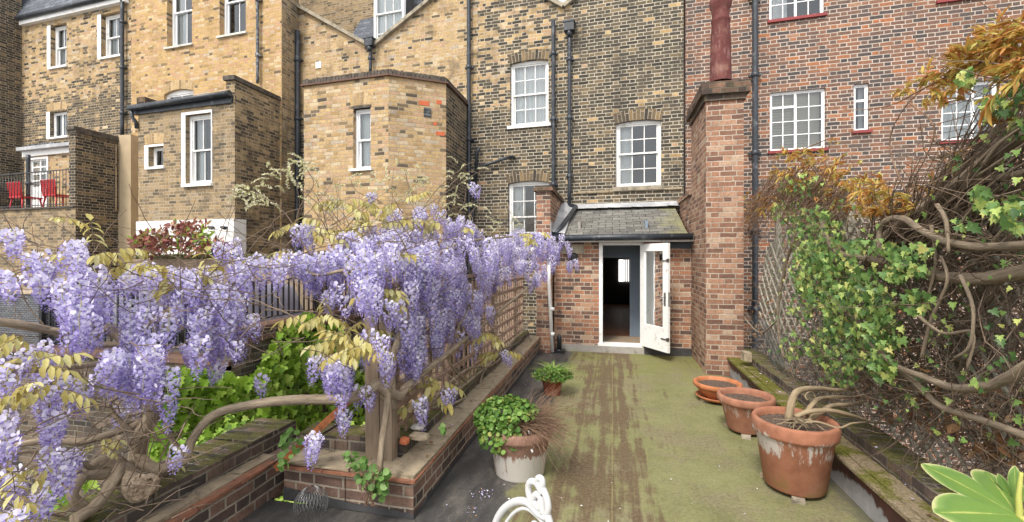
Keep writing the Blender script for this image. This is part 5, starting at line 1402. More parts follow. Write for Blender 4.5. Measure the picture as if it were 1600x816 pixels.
def flower(mb, p, out, s, h, lat=None):
    """a pea flower: an upright pale banner, folded, and a darker keel below it"""
    up = V((0, 0, 1)); w = (out * rnd(.25, .6) + up * rnd(.55, .95) + rdir() * .25).normalized()
    l = w.cross(out)
    if l.length < 1e-3: l = w.orthogonal()
    l.normalize(); bk = l.cross(w)
    b = len(mb.v); base = p + out * s * .35
    q_ = h + rnd(-.25, .25); mb1 = 0 if q_ < .38 else (2 if q_ < .75 else 1)
    for q in (base, base + l * s * .52 + w * s * .35 + out * s * .12, base + l * s * .42 + w * s * .85 - out * s * .08, base + w * s * 1.0 - out * s * .12, base - l * s * .42 + w * s * .85 - out * s * .08, base - l * s * .52 + w * s * .35 + out * s * .12, base + w * s * .5 - out * s * .14):
        mb.v.append((q.x, q.y, q.z))
    mb.face((b, b + 1, b + 2, b + 6), mb1, Z4, True); mb.face((b + 6, b + 2, b + 3), mb1, Z3, True); mb.face((b, b + 6, b + 4, b + 5), mb1, Z4, True); mb.face((b + 6, b + 3, b + 4), mb1, Z3, True)
    k = (out * .9 - up * rnd(.15, .5) + rdir() * .25).normalized(); kl = k.cross(up)
    if kl.length < 1e-3: kl = V((1, 0, 0))
    kl.normalize(); ku = kl.cross(k); b = len(mb.v)
    for q in (base, base + k * s * .5 + kl * s * .26, base + k * s * .95 + ku * s * .16, base + k * s * .5 - kl * s * .26, base + k * s * .55 - ku * s * .22): mb.v.append((q.x, q.y, q.z))
    mb.face((b, b + 1, b + 2, b + 4), 1, Z4, True); mb.face((b, b + 4, b + 2, b + 3), 1, Z4, True)
def raceme_mesh(L, R0, n, s):
    mb = MB(); tw = .02
    pts = [V((.006 * math.sin(i * 1.3), .006 * math.cos(i * 1.7), -L * i / 7)) for i in range(8)]
    mb.tube(pts, [.003 - .002 * i / 7 for i in range(8)], 4, 3, False)
    for i in range(n):
        h = (i + rnd(0, 1)) / n
        a = i * 2.39996 + rnd(-.5, .5)
        r = R0 * 1.12 * (1 - h) ** .78 * (.55 + .45 * min(1, h * 6)) * rnd(.6, 1.0) + .004
        out = V((math.cos(a), math.sin(a), .1 - .25 * h)).normalized()
        p = V((math.cos(a) * r * .75, math.sin(a) * r * .75, -L * h * .95 - .01))
        sc = s * (1.05 - .5 * h) * rnd(.85, 1.15)
        if h > .86:
            leaf(mb, p, (out + V((0, 0, -.3))), V((0, 0, 1)), sc * 1.0, sc * .5, 1, .4, 0)
        else: flower(mb, p, out, sc, h)
    return mb
PM = [MAT['petal'], MAT['keel'], MAT['petaldk'], MAT['bud']]
PROTO = []
for (L, R0, n, s) in ((.30, .055, 95, .025), (.36, .060, 120, .025), (.24, .055, 80, .025), (.20, .048, 62, .025), (.42, .058, 135, .024), (.15, .040, 42, .024)):
    PROTO.append((L, raceme_mesh(L, R0, n, s)))
PMESH = {}
def raceme_to(mbig, k, p, sc, rz, tilt):
    L, src = PROTO[k]; M = Matrix.Translation(p) @ tilt @ Matrix.Rotation(rz, 4, 'Z') @ Matrix.Diagonal((sc, sc, sc, 1))
    b = len(mbig.v)
    for v in src.v:
        q = M @ V(v); mbig.v.append((q.x, q.y, q.z))
    for f, m, sm in zip(src.f, src.m, src.smooth): mbig.f.append(tuple(i + b for i in f)); mbig.m.append(m); mbig.uv.append([(0, 0)] * len(f)); mbig.smooth.append(sm)
def place_racemes(parent, items):
    """the hundred that show largest become flower_cluster parts, the rest one part"""
    items = sorted(items, key=lambda it: -it[1] * PROTO[it[2]][0] / (it[0] - EYE).length)
    rest = MB()
    for i, (p, sc, k) in enumerate(items):
        rz = rnd(0, 6.28); tilt = Matrix.Rotation(rnd(-.22, .22), 4, 'X') @ Matrix.Rotation(rnd(-.22, .22), 4, 'Y')
        if i < 96:
            if k not in PMESH:
                o = PROTO[k][1].build('flower_cluster', PM, None, V((0, 0, 0))); PMESH[k] = o.data; bpy.data.objects.remove(o)
            o = bpy.data.objects.new('flower_cluster', PMESH[k]); COL.objects.link(o); ORG[o.name] = V((0, 0, 0)); o.parent = parent
            o.matrix_basis = Matrix.Translation(p - ORG[parent.name]) @ tilt @ Matrix.Rotation(rz, 4, 'Z') @ Matrix.Diagonal((sc, sc, sc, 1))
        else: raceme_to(rest, k, p, sc, rz, tilt)
    r = rest.build('flower_clusters', PM, parent)
    if r: r['kind'] = 'stuff'
def tT(px):
    X = -1.50
    d = X / ray(px, 400).x if px < 860 else 99
    return max(2.6, min(7.5, d))
DENS = .8
def blob(items, cx, cy, rx, ry, t, n, ks=(0, 1, 2, 3), sc=1.0, dt=.25):
    for _ in range(max(1, int(n * DENS + .5))):
        while True:
            a, b = rnd(-1, 1), rnd(-1, 1)
            if a * a + b * b < 1: break
        px, py = cx + a * rx, cy + b * ry
        tt = (tT(px) if t is None else t) + rnd(-dt, dt)
        items.append((at(px, py, tt), sc * rnd(.85, 1.15), random.choice(ks)))

# ---- the wisteria along the trellis
wr = thing('wisteria', (XT, 3.2, .3), 'lilac wisteria in full flower spread along the brown trellis, up to the brick lean-to', 'wisteria')
it = []
#        cx   cy   rx  ry   t    n  kinds
for b in [(585, 472, 22, 8, None, 3, (3, 2)), (520, 562, 38, 10, 2.9, 14, (3, 2, 5)), (538, 575, 10, 15, 2.95, 4, (2, 3)), (494, 676, 6, 5, 2.75, 2, (3, 5)), (568, 605, 10, 8, 2.9, 4, (3, 5)), (606, 556, 10, 8, 3.0, 3, (5, 3)),
          (535, 645, 10, 8, 2.9, 2, (5,)), (662, 625, 10, 6, 3.2, 2, (5, 3)), (700, 608, 10, 6, 3.6, 3, (5, 3)), (648, 508, 28, 22, None, 12, (0, 2, 3)), (640, 395, 40, 25, None, 16, (0, 1)), (690, 400, 40, 30, None, 22, (1, 4)),
          (735, 420, 40, 30, None, 22, (1, 4)), (680, 470, 45, 25, None, 16, (0, 1)), (738, 480, 32, 22, None, 10, (0, 2)), (775, 390, 40, 22, None, 20, (0, 1)), (815, 375, 38, 20, None, 20, (0, 1)), (850, 372, 30, 15, 7.0, 18, (0, 1)), (875, 385, 18, 14, 7.2, 10, (2, 0)), (893, 408, 8, 5, 7.4, 4, (5, 3)),
          (700, 385, 90, 22, 4.4, 26, (0, 2, 3)), (610, 385, 55, 20, 3.6, 22, (0, 2)), (545, 385, 45, 20, 3.5, 20, (0, 2)), (500, 405, 35, 18, 3.4, 14, (0, 2)), (655, 320, 12, 10, 4.6, 5, (2, 3)), (628, 338, 12, 6, 4.6, 3, (5, 3)), (692, 362, 18, 10, 4.8, 6, (3, 2)), (585, 300, 8, 4, 4.2, 2, (5,)), (738, 288, 10, 5, 5.2, 2, (5,)),
          (640, 352, 40, 12, 4.3, 14, (3, 2)), (655, 335, 18, 10, 4.4, 7, (2, 3)), (590, 358, 26, 10, 4.0, 9, (3, 2)), (550, 368, 26, 10, 3.8, 8, (3, 2)), (705, 345, 26, 10, 4.8, 9, (3, 2)), (745, 352, 24, 10, 5.3, 8, (3, 2)), (685, 325, 16, 8, 4.7, 4, (3, 5)), (615, 330, 14, 6, 4.3, 4, (5, 3)), (825, 420, 32, 16, 6.5, 12, (2, 3)), (790, 430, 26, 18, 6.0, 8, (2, 0)), (590, 520, 14, 8, 2.85, 3, (3, 2)), (625, 520, 18, 10, 3.0, 5, (0, 2)), (655, 560, 20, 10, 3.3, 5, (2, 3)), (575, 440, 16, 8, 2.85, 4, (3, 2)), (570, 400, 30, 20, 3.2, 12, (0, 1)), (455, 395, 15, 12, 3.4, 5, (2, 3)), (480, 350, 30, 18, 3.8, 7, (5, 3)), (790, 548, 5, 4, 5.2, 2, (3, 5)), (610, 470, 16, 12, 3.2, 4, (3, 5)), (575, 440, 24, 14, 3.1, 6, (3, 2)), (760, 445, 30, 20, None, 10, (2, 3)), (665, 520, 30, 20, None, 8, (0, 3)), (715, 500, 40, 25, None, 14, (0, 2)), (690, 440, 50, 25, None, 12, (1, 0)), (745, 530, 18, 15, None, 4, (3, 2)), (840, 405, 35, 10, 6.6, 10, (2, 3)), (530, 450, 28, 16, 3.3, 7, (3, 5))]:
    blob(it, *b)
place_racemes(wr, it)
items_r = it
gold = MB(); tw = MB(); buds = MB()
def gold_at(px, py, t, n, spread=18, L=.19, m=0):
    for _ in range(int(n * 1.5)):
        p = at(px + rnd(-spread, spread), py + rnd(-spread * .5, spread * .5), t + rnd(-.12, .12))
        d = V((rnd(-1, 1), rnd(-1, .4), rnd(-.1, .35))); compound(gold, p, d, L * min(1.15, t / 3.1) * rnd(.75, 1.2), m, 4, tw)
for g_ in [(560, 528, 2.9, 9, 26), (500, 490, 3.1, 4, 14), (590, 460, 3.2, 4, 20), (535, 540, 2.85, 5, 16), (640, 345, 4.2, 3, 14), (700, 350, 4.6, 3, 24), (760, 640, 4.4, 0, 8), (775, 520, 5.0, 3, 6), (780, 550, 5.0, 2, 6), (680, 595, 3.6, 3, 8), (680, 620, 3.5, 2, 6), (490, 355, 3.7, 5, 20), (560, 352, 3.9, 4, 16), (455, 400, 3.5, 3, 14), (620, 325, 4.2, 4, 30), (545, 310, 4.0, 3, 15), (830, 365, 6.6, 4, 20), (590, 400, 3.4, 4, 20)]: gold_at(*g_)
def budspray(px, py, t, n, spread, L=.15):
    """unopened racemes: slim pale cones of small scales, curling at the end"""
    for _ in range(n):
        p = at(px + rnd(-spread, spread), py + rnd(-spread * .6, spread * .6), t + rnd(-.15, .15)); d = V((rnd(-1, 1), rnd(-.6, .3), rnd(.0, .8))).normalized()
        for i in range(15):
            f = i / 15; d = (d + V((0, 0, -.09))).normalized(); p = p + d * (L / 15)
            for k in range(2): leaf(buds, p, (d + rdir() * .8), rdir(), .024 * (1 - f * .5), .012, 0, .3, .1)
for b in [(430, 285, 3.6, 16, 40), (400, 310, 3.5, 10, 24), (470, 265, 3.8, 12, 24), (640, 280, 4.4, 12, 40), (700, 300, 4.8, 14, 40), (590, 290, 4.2, 8, 40), (740, 350, 5.4, 8, 24), (790, 350, 6.0, 8, 24), (540, 320, 4.0, 12, 44), (650, 330, 4.3, 10, 40), (720, 270, 5.0, 8, 26), (380, 300, 3.4, 6, 14)]: budspray(*b)
# stems of the trellis wisteria
tk = MB()
base = onZ(588, 735, .3); 
stem(tk, [V((pbx + .03, pby - .06, .1)), at(594, 735, 2.86), at(597, 690, 2.90), at(604, 640, 2.92), at(606, 612, 2.93)], .016, .024, 8)
stem(tk, [at(606, 612, 2.95), at(590, 600, 2.9), at(575, 612, 2.87), at(545, 622, 2.85), at(505, 624, 2.84), at(440, 626, 2.8), at(385, 634, 2.74), at(335, 648, 2.68), at(305, 680, 2.62), at(292, 715, 2.58)], .040, .022, 9)
stem(tk, [at(606, 612, 2.95), at(625, 618, 3.05), at(640, 600, 3.2), at(690, 560, 3.8), at(740, 520, 4.9), at(800, 470, 6.2), at(850, 430, 7.0)], .034, .014, 8)
stem(tk, [at(616, 640, 3.05), at(612, 560, 3.2), at(596, 500, 3.2), at(585, 450, 3.05), at(560, 420, 3.1), at(500, 430, 3.2), at(470, 420, 3.25)], .018, .010, 8)
stem(tk, [at(612, 560, 3.0), at(640, 480, 3.3), at(660, 420, 3.7), at(720, 380, 4.6), at(800, 370, 6.0)], .024, .01, 7)
for pth, r in (([(640, 640), (690, 625), (740, 590), (790, 545), (830, 500)], .02), ([(650, 655), (700, 600), (735, 575), (770, 570), (800, 540)], .016), ([(700, 635), (745, 610), (760, 575), (805, 530)], .014), ([(730, 600), (700, 560), (712, 520), (740, 470)], .012), ([(760, 610), (790, 560), (760, 500)], .012)):
    stem(tk, [at(x, y, tT(x) * (.98)) for x, y in pth], r, r * .6, 6)
tk.build('trunk', MAT['bark'], wr)
# long whippy shoots over the top
for (pts, t) in (([(600, 400), (640, 340), (700, 300), (750, 270)], 4.4), ([(640, 370), (600, 320), (560, 300), (545, 285)], 4.1), ([(560, 400), (520, 340), (470, 290), (440, 262)], 3.8), ([(480, 400), (440, 330), (400, 300), (378, 300)], 3.5), ([(620, 400), (680, 310), (715, 262), (745, 250)], 4.8), ([(640, 380), (700, 290), (740, 265), (770, 300)], 5.0), ([(700, 400), (660, 330), (640, 270), (655, 250)], 4.5), ([(700, 380), (740, 330), (770, 300), (800, 330)], 5.6), ([(520, 380), (560, 330), (610, 300)], 4.0), ([(470, 380), (465, 320), (490, 285), (480, 265)], 3.8), ([(370, 430), (400, 380), (440, 340), (470, 330)], 3.3), ([(600, 420), (560, 380), (500, 370), (430, 390)], 3.4)):
    stem(tw, [at(x + rnd(-6, 6), y + rnd(-6, 6), t + rnd(-.1, .1)) for x, y in pts], .006, .002, 4, 0, .1, 4, .006)
for i in range(220):
    px = rnd(420, 860); py = rnd(345, 440) if px < 600 else rnd(330, 470)
    wander(tw, at(px, py, (tT(px) if px > 600 else 3.6) + rnd(-.3, .4)), V((rnd(-1, 1), rnd(-1, 1), rnd(-.3, .8))), rnd(.2, .6), .0035, 0, 6, 3, .3)
for i in range(120):
    px = rnd(600, 830); py = rnd(470, 640)
    py = min(py, 640 - (px - 600) * .5)
    wander(tw, at(px, py, tT(px) + rnd(-.1, .15)), V((rnd(-1, 1), rnd(-1, 1), rnd(-.5, .5))), rnd(.2, .5), .004, 0, 6, 3, .3)
tw.build('twigs', MAT['twig'], wr); gold.build('leaves', MAT['gold'], wr); buds.build('flower_buds', MAT['bud'], wr)

# ---- the old wisteria on the left wall
DENS = .5
wl = thing('wisteria', (-2.7, 2.4, .4), 'gnarled old wisteria with a sawn stub and hanging lilac flowers, on the near left parapet', 'wisteria')
it = []
for b in [(120, 430, 40, 22, 2.45, 12, (0, 1)), (125, 470, 25, 18, 2.4, 9, (0, 2)), (85, 415, 45, 10, 2.5, 8, (5, 3)), (30, 430, 40, 12, 2.4, 8, (3, 5)), (20, 362, 14, 6, 2.3, 3, (5,)), (125, 378, 26, 6, 2.6, 6, (5, 3)), (95, 395, 50, 6, 2.6, 5, (5,)), (195, 425, 40, 10, 2.7, 7, (3, 5)), (270, 440, 50, 18, 2.9, 20, (0, 2)), (235, 480, 45, 18, 2.7, 14, (0, 2)), (215, 545, 45, 15, 2.55, 16, (0, 1)), (250, 580, 22, 15, 2.55, 10, (1, 2)), (180, 560, 40, 10, 2.5, 8, (3, 2)), (315, 440, 35, 25, 3.0, 20, (0, 1)), (345, 465, 35, 25, 3.0, 20, (0, 1)), (330, 500, 30, 20, 2.9, 12, (0, 2)), (380, 400, 35, 15, 3.2, 12, (2, 0)), (355, 380, 20, 8, 3.3, 6, (3, 5)), (392, 490, 14, 6, 3.05, 4, (3,)), (367, 535, 12, 5, 2.95, 3, (5,)), (330, 560, 22, 12, 2.9, 4, (3, 5)), (415, 585, 12, 5, 3.1, 2, (5,)), (430, 395, 28, 12, 3.3, 8, (2, 3)),
          (75, 545, 45, 12, 2.3, 6, (3, 5)), (25, 560, 25, 14, 2.1, 6, (3, 5)), (95, 590, 40, 12, 2.35, 7, (3, 2)), (140, 505, 25, 12, 2.5, 5, (3,)), (80, 655, 28, 8, 2.2, 4, (3, 5)), (15, 640, 16, 14, 2.0, 4, (5, 3)), (5, 680, 12, 14, 1.95, 4, (5,)), (75, 705, 40, 6, 2.15, 7, (5,)), (30, 740, 35, 8, 2.0, 5, (5,)), (90, 765, 30, 8, 1.95, 4, (5,)), (15, 795, 20, 8, 1.9, 4, (5,)), (100, 640, 30, 6, 2.25, 3, (5,)), (190, 640, 12, 8, 2.5, 2, (5,)), (270, 700, 14, 5, 2.5, 2, (5,)), (90, 725, 30, 6, 2.2, 3, (5,)), (255, 415, 40, 8, 3.0, 8, (3,)), (160, 460, 20, 8, 2.6, 4, (3,)), (300, 530, 25, 12, 2.7, 6, (3, 2)), (235, 520, 35, 10, 2.6, 8, (2, 3))]:
    blob(it, *b)
place_racemes(wl, it)
gold = MB(); tw = MB(); buds = MB()
for g_ in [(20, 610, 1.95, 6, 26, .22), (40, 570, 2.0, 3, 14, .2), (70, 600, 2.1, 3, 16, .2), (45, 550, 2.1, 3, 14), (155, 395, 2.6, 5, 26), (100, 342, 2.3, 2, 6, .12), (290, 425, 2.95, 7, 32), (310, 430, 2.95, 4, 16), (150, 690, 2.4, 3, 10, .14), (20, 770, 1.9, 3, 16), (80, 720, 2.1, 2, 10, .16), (50, 530, 2.2, 3, 16), (340, 425, 3.05, 3, 16), (210, 410, 2.8, 2, 16), (250, 720, 2.6, 1, 6, .12), (10, 800, 1.85, 3, 12)]: gold_at(*g_)
tk = MB()
T = 2.62
stem(tk, [at(118, 830, 2.5), at(165, 800, 2.62), at(200, 765, 2.70), at(212, 720, 2.66), at(222, 680, T), at(240, 645, T), at(238, 600, T), at(222, 560, T), at(205, 540, T + .03)], [.0, .0][0] + .045, .038, 12, 0, .10)
stem(tk, [at(140, 735, 2.42), at(165, 722, 2.48), at(185, 732, 2.5), at(203, 752, 2.47), at(222, 762, 2.42)], .035, .072, 12, 0, .10)   # the sawn stub
stem(tk, [at(96, 748, 2.30), at(150, 742, 2.38), at(185, 738, 2.5), at(212, 720, T)], .022, .035, 9, 0, .08)
stem(tk, [at(212, 716, T), at(245, 735, 2.6), at(275, 725, 2.58), at(292, 715, 2.58)], .04, .03, 10, 0, .10)
stem(tk, [at(115, 812, 2.2), at(150, 790, 2.3), at(178, 750, 2.4), at(190, 725, 2.5)], .03, .03, 9, 0, .08)
stem(tk, [at(130, 742, 2.3), at(113, 775, 2.25), at(135, 795, 2.3), at(120, 816, 2.25)], .026, .022, 8, 0, .08)
stem(tk, [at(205, 540, T), at(180, 520, 2.6), at(160, 515, 2.55), at(130, 540, 2.5), at(90, 520, 2.42), at(40, 508, 2.3), at(-10, 500, 2.2)], .034, .016, 9, 0, .07)
stem(tk, [at(222, 560, T), at(190, 540, 2.58), at(150, 538, 2.5), at(115, 520, 2.45), at(60, 515, 2.35), at(-10, 503, 2.2)], .022, .014, 8, 0, .07)
stem(tk, [at(240, 650, T), at(190, 672, 2.6), at(130, 690, 2.5), at(60, 690, 2.4), at(-10, 705, 2.3)], .026, .014, 9, 0, .05)
stem(tk, [at(225, 690, T), at(170, 635, 2.55), at(210, 605, 2.6), at(212, 560, 2.6)], .014, .01, 7, 0, .05)
stem(tk, [at(160, 745, 2.45), at(120, 720, 2.35), at(60, 705, 2.25), at(-10, 715, 2.1)], .014, .009, 7)
stem(tk, [at(215, 640, T), at(222, 600, T), at(205, 570, T), at(215, 530, T)], .014, .009, 7)
stem(tk, [at(205, 540, T), at(240, 500, 2.7), at(300, 470, 2.85), at(370, 440, 3.1)], .024, .012, 8)
stem(tk, [at(-10, 580, 2.0), at(60, 578, 2.15), at(145, 570, 2.4), at(210, 555, 2.58)], .013, .016, 7)
stem(tk, [at(292, 715, 2.58), at(270, 690, 2.6), at(255, 650, 2.65), at(245, 620, 2.62)], .014, .009, 7)
trk = tk.build('trunk', MAT['bark'], wl)
cutp = at(223, 762, 2.41); ct = MB(); cd = (at(222, 762, 2.42) - at(203, 752, 2.47)).normalized(); cd = (cd + V((.2, -.75, -.05))).normalized(); e1_ = cd.orthogonal().normalized(); e2_ = cd.cross(e1_)
rs = []
for k in range(5):
    rr = .074 * (1 - k / 4.6); rs.append([ct.vert(cutp + cd * (.016 + rnd(-.006, .006) + (.0 if k else -.03)) + (e1_ * math.cos(6.2832 * i / 16) + e2_ * math.sin(6.2832 * i / 16)) * rr * rnd(.9, 1.12)) for i in range(16)])
for k in range(4):
    for i in range(16): ct.face((rs[k][i], rs[k][(i + 1) % 16], rs[k + 1][(i + 1) % 16], rs[k + 1][i]), 0)
ct.face(rs[-1], 0)
ct.build('sawn_end', MAT['cutwood'], trk)
for i in range(150):
    px = rnd(0, 480); py = rnd(375, 560)
    wander(tw, at(px, py, rnd(2.3, 3.1)), V((rnd(-1, 1), rnd(-1, 1), rnd(-.2, .6))), rnd(.2, .6), .0035, 0, 6, 3, .3)
for i in range(90):
    px = rnd(0, 300); py = rnd(600, 816)
    wander(tw, at(px, py, rnd(2.0, 2.6)), V((rnd(-1, 1), rnd(-1, 1), rnd(-.2, .5))), rnd(.2, .5), .004, 0, 6, 3, .3)
for (px, py, t, n, s_) in [(250, 640, 2.6, 8, 20), (265, 680, 2.6, 6, 16)]:
    for _ in range(n): wander(tw, at(px + rnd(-s_, s_), py + rnd(-s_, s_), t), V((rnd(-1, 1), 0, rnd(-1, 1))), .25, .006, 0, 6, 4, .4)
tw.build('twigs', MAT['twig'], wl); gold.build('leaves', MAT['gold'], wl)

# ---- ivy on the neighbour's wall, left
iv = thing('ivy', (XN + .1, 5.5, -1), 'bright green ivy covering the retaining wall below the black railings', 'ivy')
mb = MB(); st = MB()
def ivy_top(y):   # how high the ivy climbs along the wall
    return .30 + .12 * math.sin(y * 3.1) + .75 * max(0, min(1, (y - 6.1) / .5)) * (1 if y < 7.6 else .6) 
IT = [(230, 600), (280, 585), (330, 590), (375, 600), (400, 590), (420, 555), (440, 525), (460, 508), (475, 498), (490, 500), (500, 520), (520, 505), (545, 540), (600, 560)]
def ivtop(px):
    for (a_, b_), (c_, d_) in zip(IT[:-1], IT[1:]):
        if a_ <= px <= c_: return b_ + (d_ - b_) * (px - a_) / (c_ - a_)
    return 560
for i in range(4300):
    px = rnd(235, 600); ty = ivtop(px); py = ty + 4 + (735 - ty) * random.random()
    if random.random() < .06: py = ty - rnd(0, 10)
    p = onX(px, py, XN + .03 + abs(random.gauss(0, .10))); nr = (V((1, -.5, .5)) + rdir() * .5)
    ivyleaf(mb, p, V((rnd(-.4, .6), rnd(-.8, .8), -.9)), nr, rnd(.07, .14))
for i in range(900):
    p = V((rnd(-5.0, -2.95), rnd(3.3, 5.2), rnd(-1.4, -.35) + .0)); 
    if random.random() < .35: ivyleaf(mb, p, V((rnd(-1, 1), rnd(-1, 1), -.4)), V((.4, -.5, 1)) + rdir() * .5, rnd(.07, .12))
for i in range(420):   # spilling over behind the near parapet
    p = V((rnd(-3.25, -2.9), rnd(1.6, 3.4), rnd(-.1, .40))); ivyleaf(mb, p, V((rnd(-1, 1), rnd(-1, 1), -.3)), V((.4, -.6, 1)) + rdir() * .5, rnd(.05, .09))
for i in range(60):
    wander(st, V((XN + .02, rnd(4.6, 8), rnd(-1.4, -.6))), V((.03, rnd(-.5, .5), 1)), rnd(.6, 1.6), .006, 0, 8, 4, .25)
mb.build('leaves', MAT['ivy_bright'], iv); st.build('stems', MAT['twig'], iv)

# round-leaved creeper at the post foot
cr = thing('creeper', (pbx, pby - .2, .1), 'round-leaved green creeper growing at the foot of the trellis post', 'creeper')
mb = MB(); st = MB()
def patch(cx, cy, rx, ry, t, n, L):
    for _ in range(n):
        while True:
            a, b = rnd(-1, 1), rnd(-1, 1)
            if a * a + b * b < 1: break
        p = at(cx + a * rx, cy + b * ry, t + rnd(-.05, .05)); roundleaf(mb, p, rdir(.3), V((.3, -1, .7)) + rdir() * .5, L * rnd(.6, 1.2))
for q in ((575, 740, 18, 30, 2.88, 34, .05), (592, 765, 12, 22, 2.86, 18, .05), (600, 745, 14, 14, 2.86, 14, .045), (560, 725, 18, 10, 2.9, 16, .04), (455, 690, 18, 18, 2.95, 26, .05), (445, 722, 14, 12, 2.9, 12, .045), (690, 672, 5, 8, 3.2, 7, .04), (550, 715, 16, 8, 2.95, 10, .04)): patch(*q)
for _ in range(10): wander(st, at(580 + rnd(-10, 10), 790, 2.87), V((rnd(-.3, .3), 0, 1)), .3, .004, 0, 7, 4, .3)
mb.build('leaves', MAT['round'], cr); st.build('stems', MAT['twigred'], cr)

# red shrub and sedum in the planter
shb = thing('shrub', onY(285, 405, 7.4), 'dark red leaved shrub growing in front of the white base of the extension', 'shrub')
mb = MB(); st = MB()
for (cx, cy, rx, ry, n) in ((238, 382, 32, 18, 420), (300, 378, 26, 20, 260), (335, 388, 24, 12, 180), (275, 358, 26, 8, 90), (305, 354, 26, 6, 60), (225, 385, 24, 12, 180), (318, 372, 14, 12, 60)):
    yl = cx in (318, )
    for _ in range(n):
        a = rnd(0, 6.28); r = math.sqrt(random.random())
        p = at(cx + rx * r * math.cos(a), cy + ry * r * math.sin(a), 7.9 + rnd(-.25, .25))
        leaf(mb, p, rdir(.4), rdir(.6), rnd(.08, .14), .045, 1 if (random.random() < .10 or yl) else 0)
for i in range(40): wander(st, onY(rnd(215, 350), 408, 7.3), V((rnd(-.5, .5), 0, 1)), .55, .008, 0, 6, 4, .25)
mb.build('leaves', [MAT['redleaf'], MAT['ivy_bright']], shb); st.build('branches', MAT['twigred'], shb)
x0, x1, y0, y1, zs_ = MB_sedum
sd = MB()
for i in range(5200):
    p = V((rnd(x0, x1), rnd(y0, y1), zs_ + rnd(-.01, .05))); leaf(sd, p, rdir(.9), rdir(), rnd(.04, .09), .018)
sdo = sd.build('sedum', MAT['sedum']); tag(sdo, 'low olive green sedum growing along the planter top', 'ground cover', kind='stuff')
# ---------------------------------------------------------------- right side: trellis, climber, ivy
XV = 2.0
def vX(px, py, off=0.0): return onX(px, py, XV + off)
lt = thing('trellis', (XV + .05, 5, .3), 'silvery grey expanding willow trellis on the right parapet, bowed out beside the chimney', 'trellis')
mb = MB()
def tr_pt(s, h):   # s along Y 0..1, h height 0..1; the top leans in over the terrace near the chimney
    y = 7.0 - s * 5.6
    bow = .10 * math.sin(h * 3.0) * (1 - s) + .02 * math.sin(s * 9)
    return V((XV + .10 - bow, y - .12 * math.sin(h * 2.2) * (1 - s), .36 + h * (1.75 if s > .15 else 1.45 + 2 * s)))
NS = 30
for k in range(-14, NS + 14):
    for sg in (1, -1):
        pts = []
        for i in range(13):
            h = i / 12; s = (k + .5) / NS + sg * (h - .5) * .30 + .04 * math.sin(k * .9) * (h - .5)
            if 0 <= s <= 1: pts.append(tr_pt(s, h) + V((.006 * sg, 0, 0)))
        if len(pts) > 1: mb.tube(pts, .014, 4, 0, False, 0, .45)
mb.build('lattice', MAT['greywood'], lt)
for (a, b, w) in (((1480, 430), (1600, 520), .06), ((1440, 470), (1600, 390), .05), ((1520, 380), (1600, 620), .05), ((1380, 420), (1560, 560), .045), ((1470, 590), (1600, 430), .05), ((1540, 420), (1480, 640), .045), ((1350, 380), (1480, 500), .04), ((1580, 400), (1500, 560), .05), ((1400, 620), (1560, 480), .04)):
    mb = MB(); mb.bar(vX(*a, .16), vX(*b, .18), w, .012, 0, V((1, 0, 0))); mb.build('slat', MAT['greywood'], lt)
for yy in (6.8, 4.9, 3.2, 1.8):
    mb = MB(); mb.obox(V((XV + .22, yy, 1.3)), V((1, 0, 0)), V((0, 1, 0)), V((0, 0, 1)), .035, .035, 1.1, 0, .005); mb.build('post', MAT['greywood'], lt)

cl = thing('climber', (XV, 3.5, .3), 'tangled woody climber with thick grey stems and orange young leaves, on the right parapet', 'climber')
mb = MB()
def rs_(pts, r0, r1, off=0.0, n=9, jit=.07, sub=5):
    P_ = [vX(x, y, off + (o[0] if o else 0)) for x, y, *o in pts]
    # stems that run on towards the viewer keep going until they dive behind the parapet
    if pts[-1][0] >= 1640:
        e = P_[-1]; d = (P_[-1] - P_[-2]).normalized(); P_ += [e + V((.03, -.55, d.z * .3)), e + V((.10, -1.1, -.1)), e + V((.25, -1.6, -.6))]
    if pts[0][0] >= 1640:
        e = P_[0]; P_ = [e + V((.2, -1.2, -.3)), e + V((.05, -.6, .1))] + P_
    return stem(mb, P_, r0, r1, n, 0, jit, sub)
rs_([(1300, 408), (1340, 398), (1385, 368), (1430, 335), (1480, 300), (1530, 262), (1570, 228), (1640, 190)], .028, .040, -.12)
rs_([(1330, 405), (1400, 378), (1450, 340), (1500, 290), (1560, 225), (1640, 160)], .022, .034, -.05)
rs_([(1360, 372), (1420, 338), (1475, 315), (1520, 285), (1600, 270), (1650, 250)], .014, .022, -.10)
rs_([(1376, 402), (1374, 365), (1384, 345), (1412, 342), (1440, 360), (1480, 378), (1540, 386), (1650, 380)], .018, .022, -.22)
rs_([(1284, 345), (1292, 372), (1310, 395), (1345, 402), (1400, 412), (1450, 428), (1520, 436), (1570, 430), (1650, 418)], .022, .040, -.16, 10)
rs_([(1352, 528), (1372, 548), (1400, 572), (1440, 588), (1490, 606), (1540, 604), (1580, 588), (1650, 556)], .014, .030, -.24, 10)
rs_([(1356, 530), (1395, 568), (1430, 598), (1465, 632), (1500, 646), (1550, 662), (1650, 700)], .014, .022, -.20)
rs_([(1650, 110), (1590, 170), (1555, 205), (1520, 260), (1480, 330), (1455, 352)], .02, .014, -.02)
rs_([(1540, 470), (1570, 420), (1590, 330), (1650, 240)], .022, .03, .02)
rs_([(1475, 430), (1500, 370), (1560, 310), (1650, 280)], .02, .03, .05)
rs_([(1320, 400), (1310, 450), (1340, 500), (1356, 530)], .016, .014, -.12)
rs_([(1225, 560), (1215, 500), (1222, 440), (1240, 380), (1285, 345)], .016, .018, -.08)
rs_([(1215, 500), (1190, 520), (1170, 505), (1150, 470), (1148, 400), (1140, 350), (1160, 320)], .010, .008, -.12)
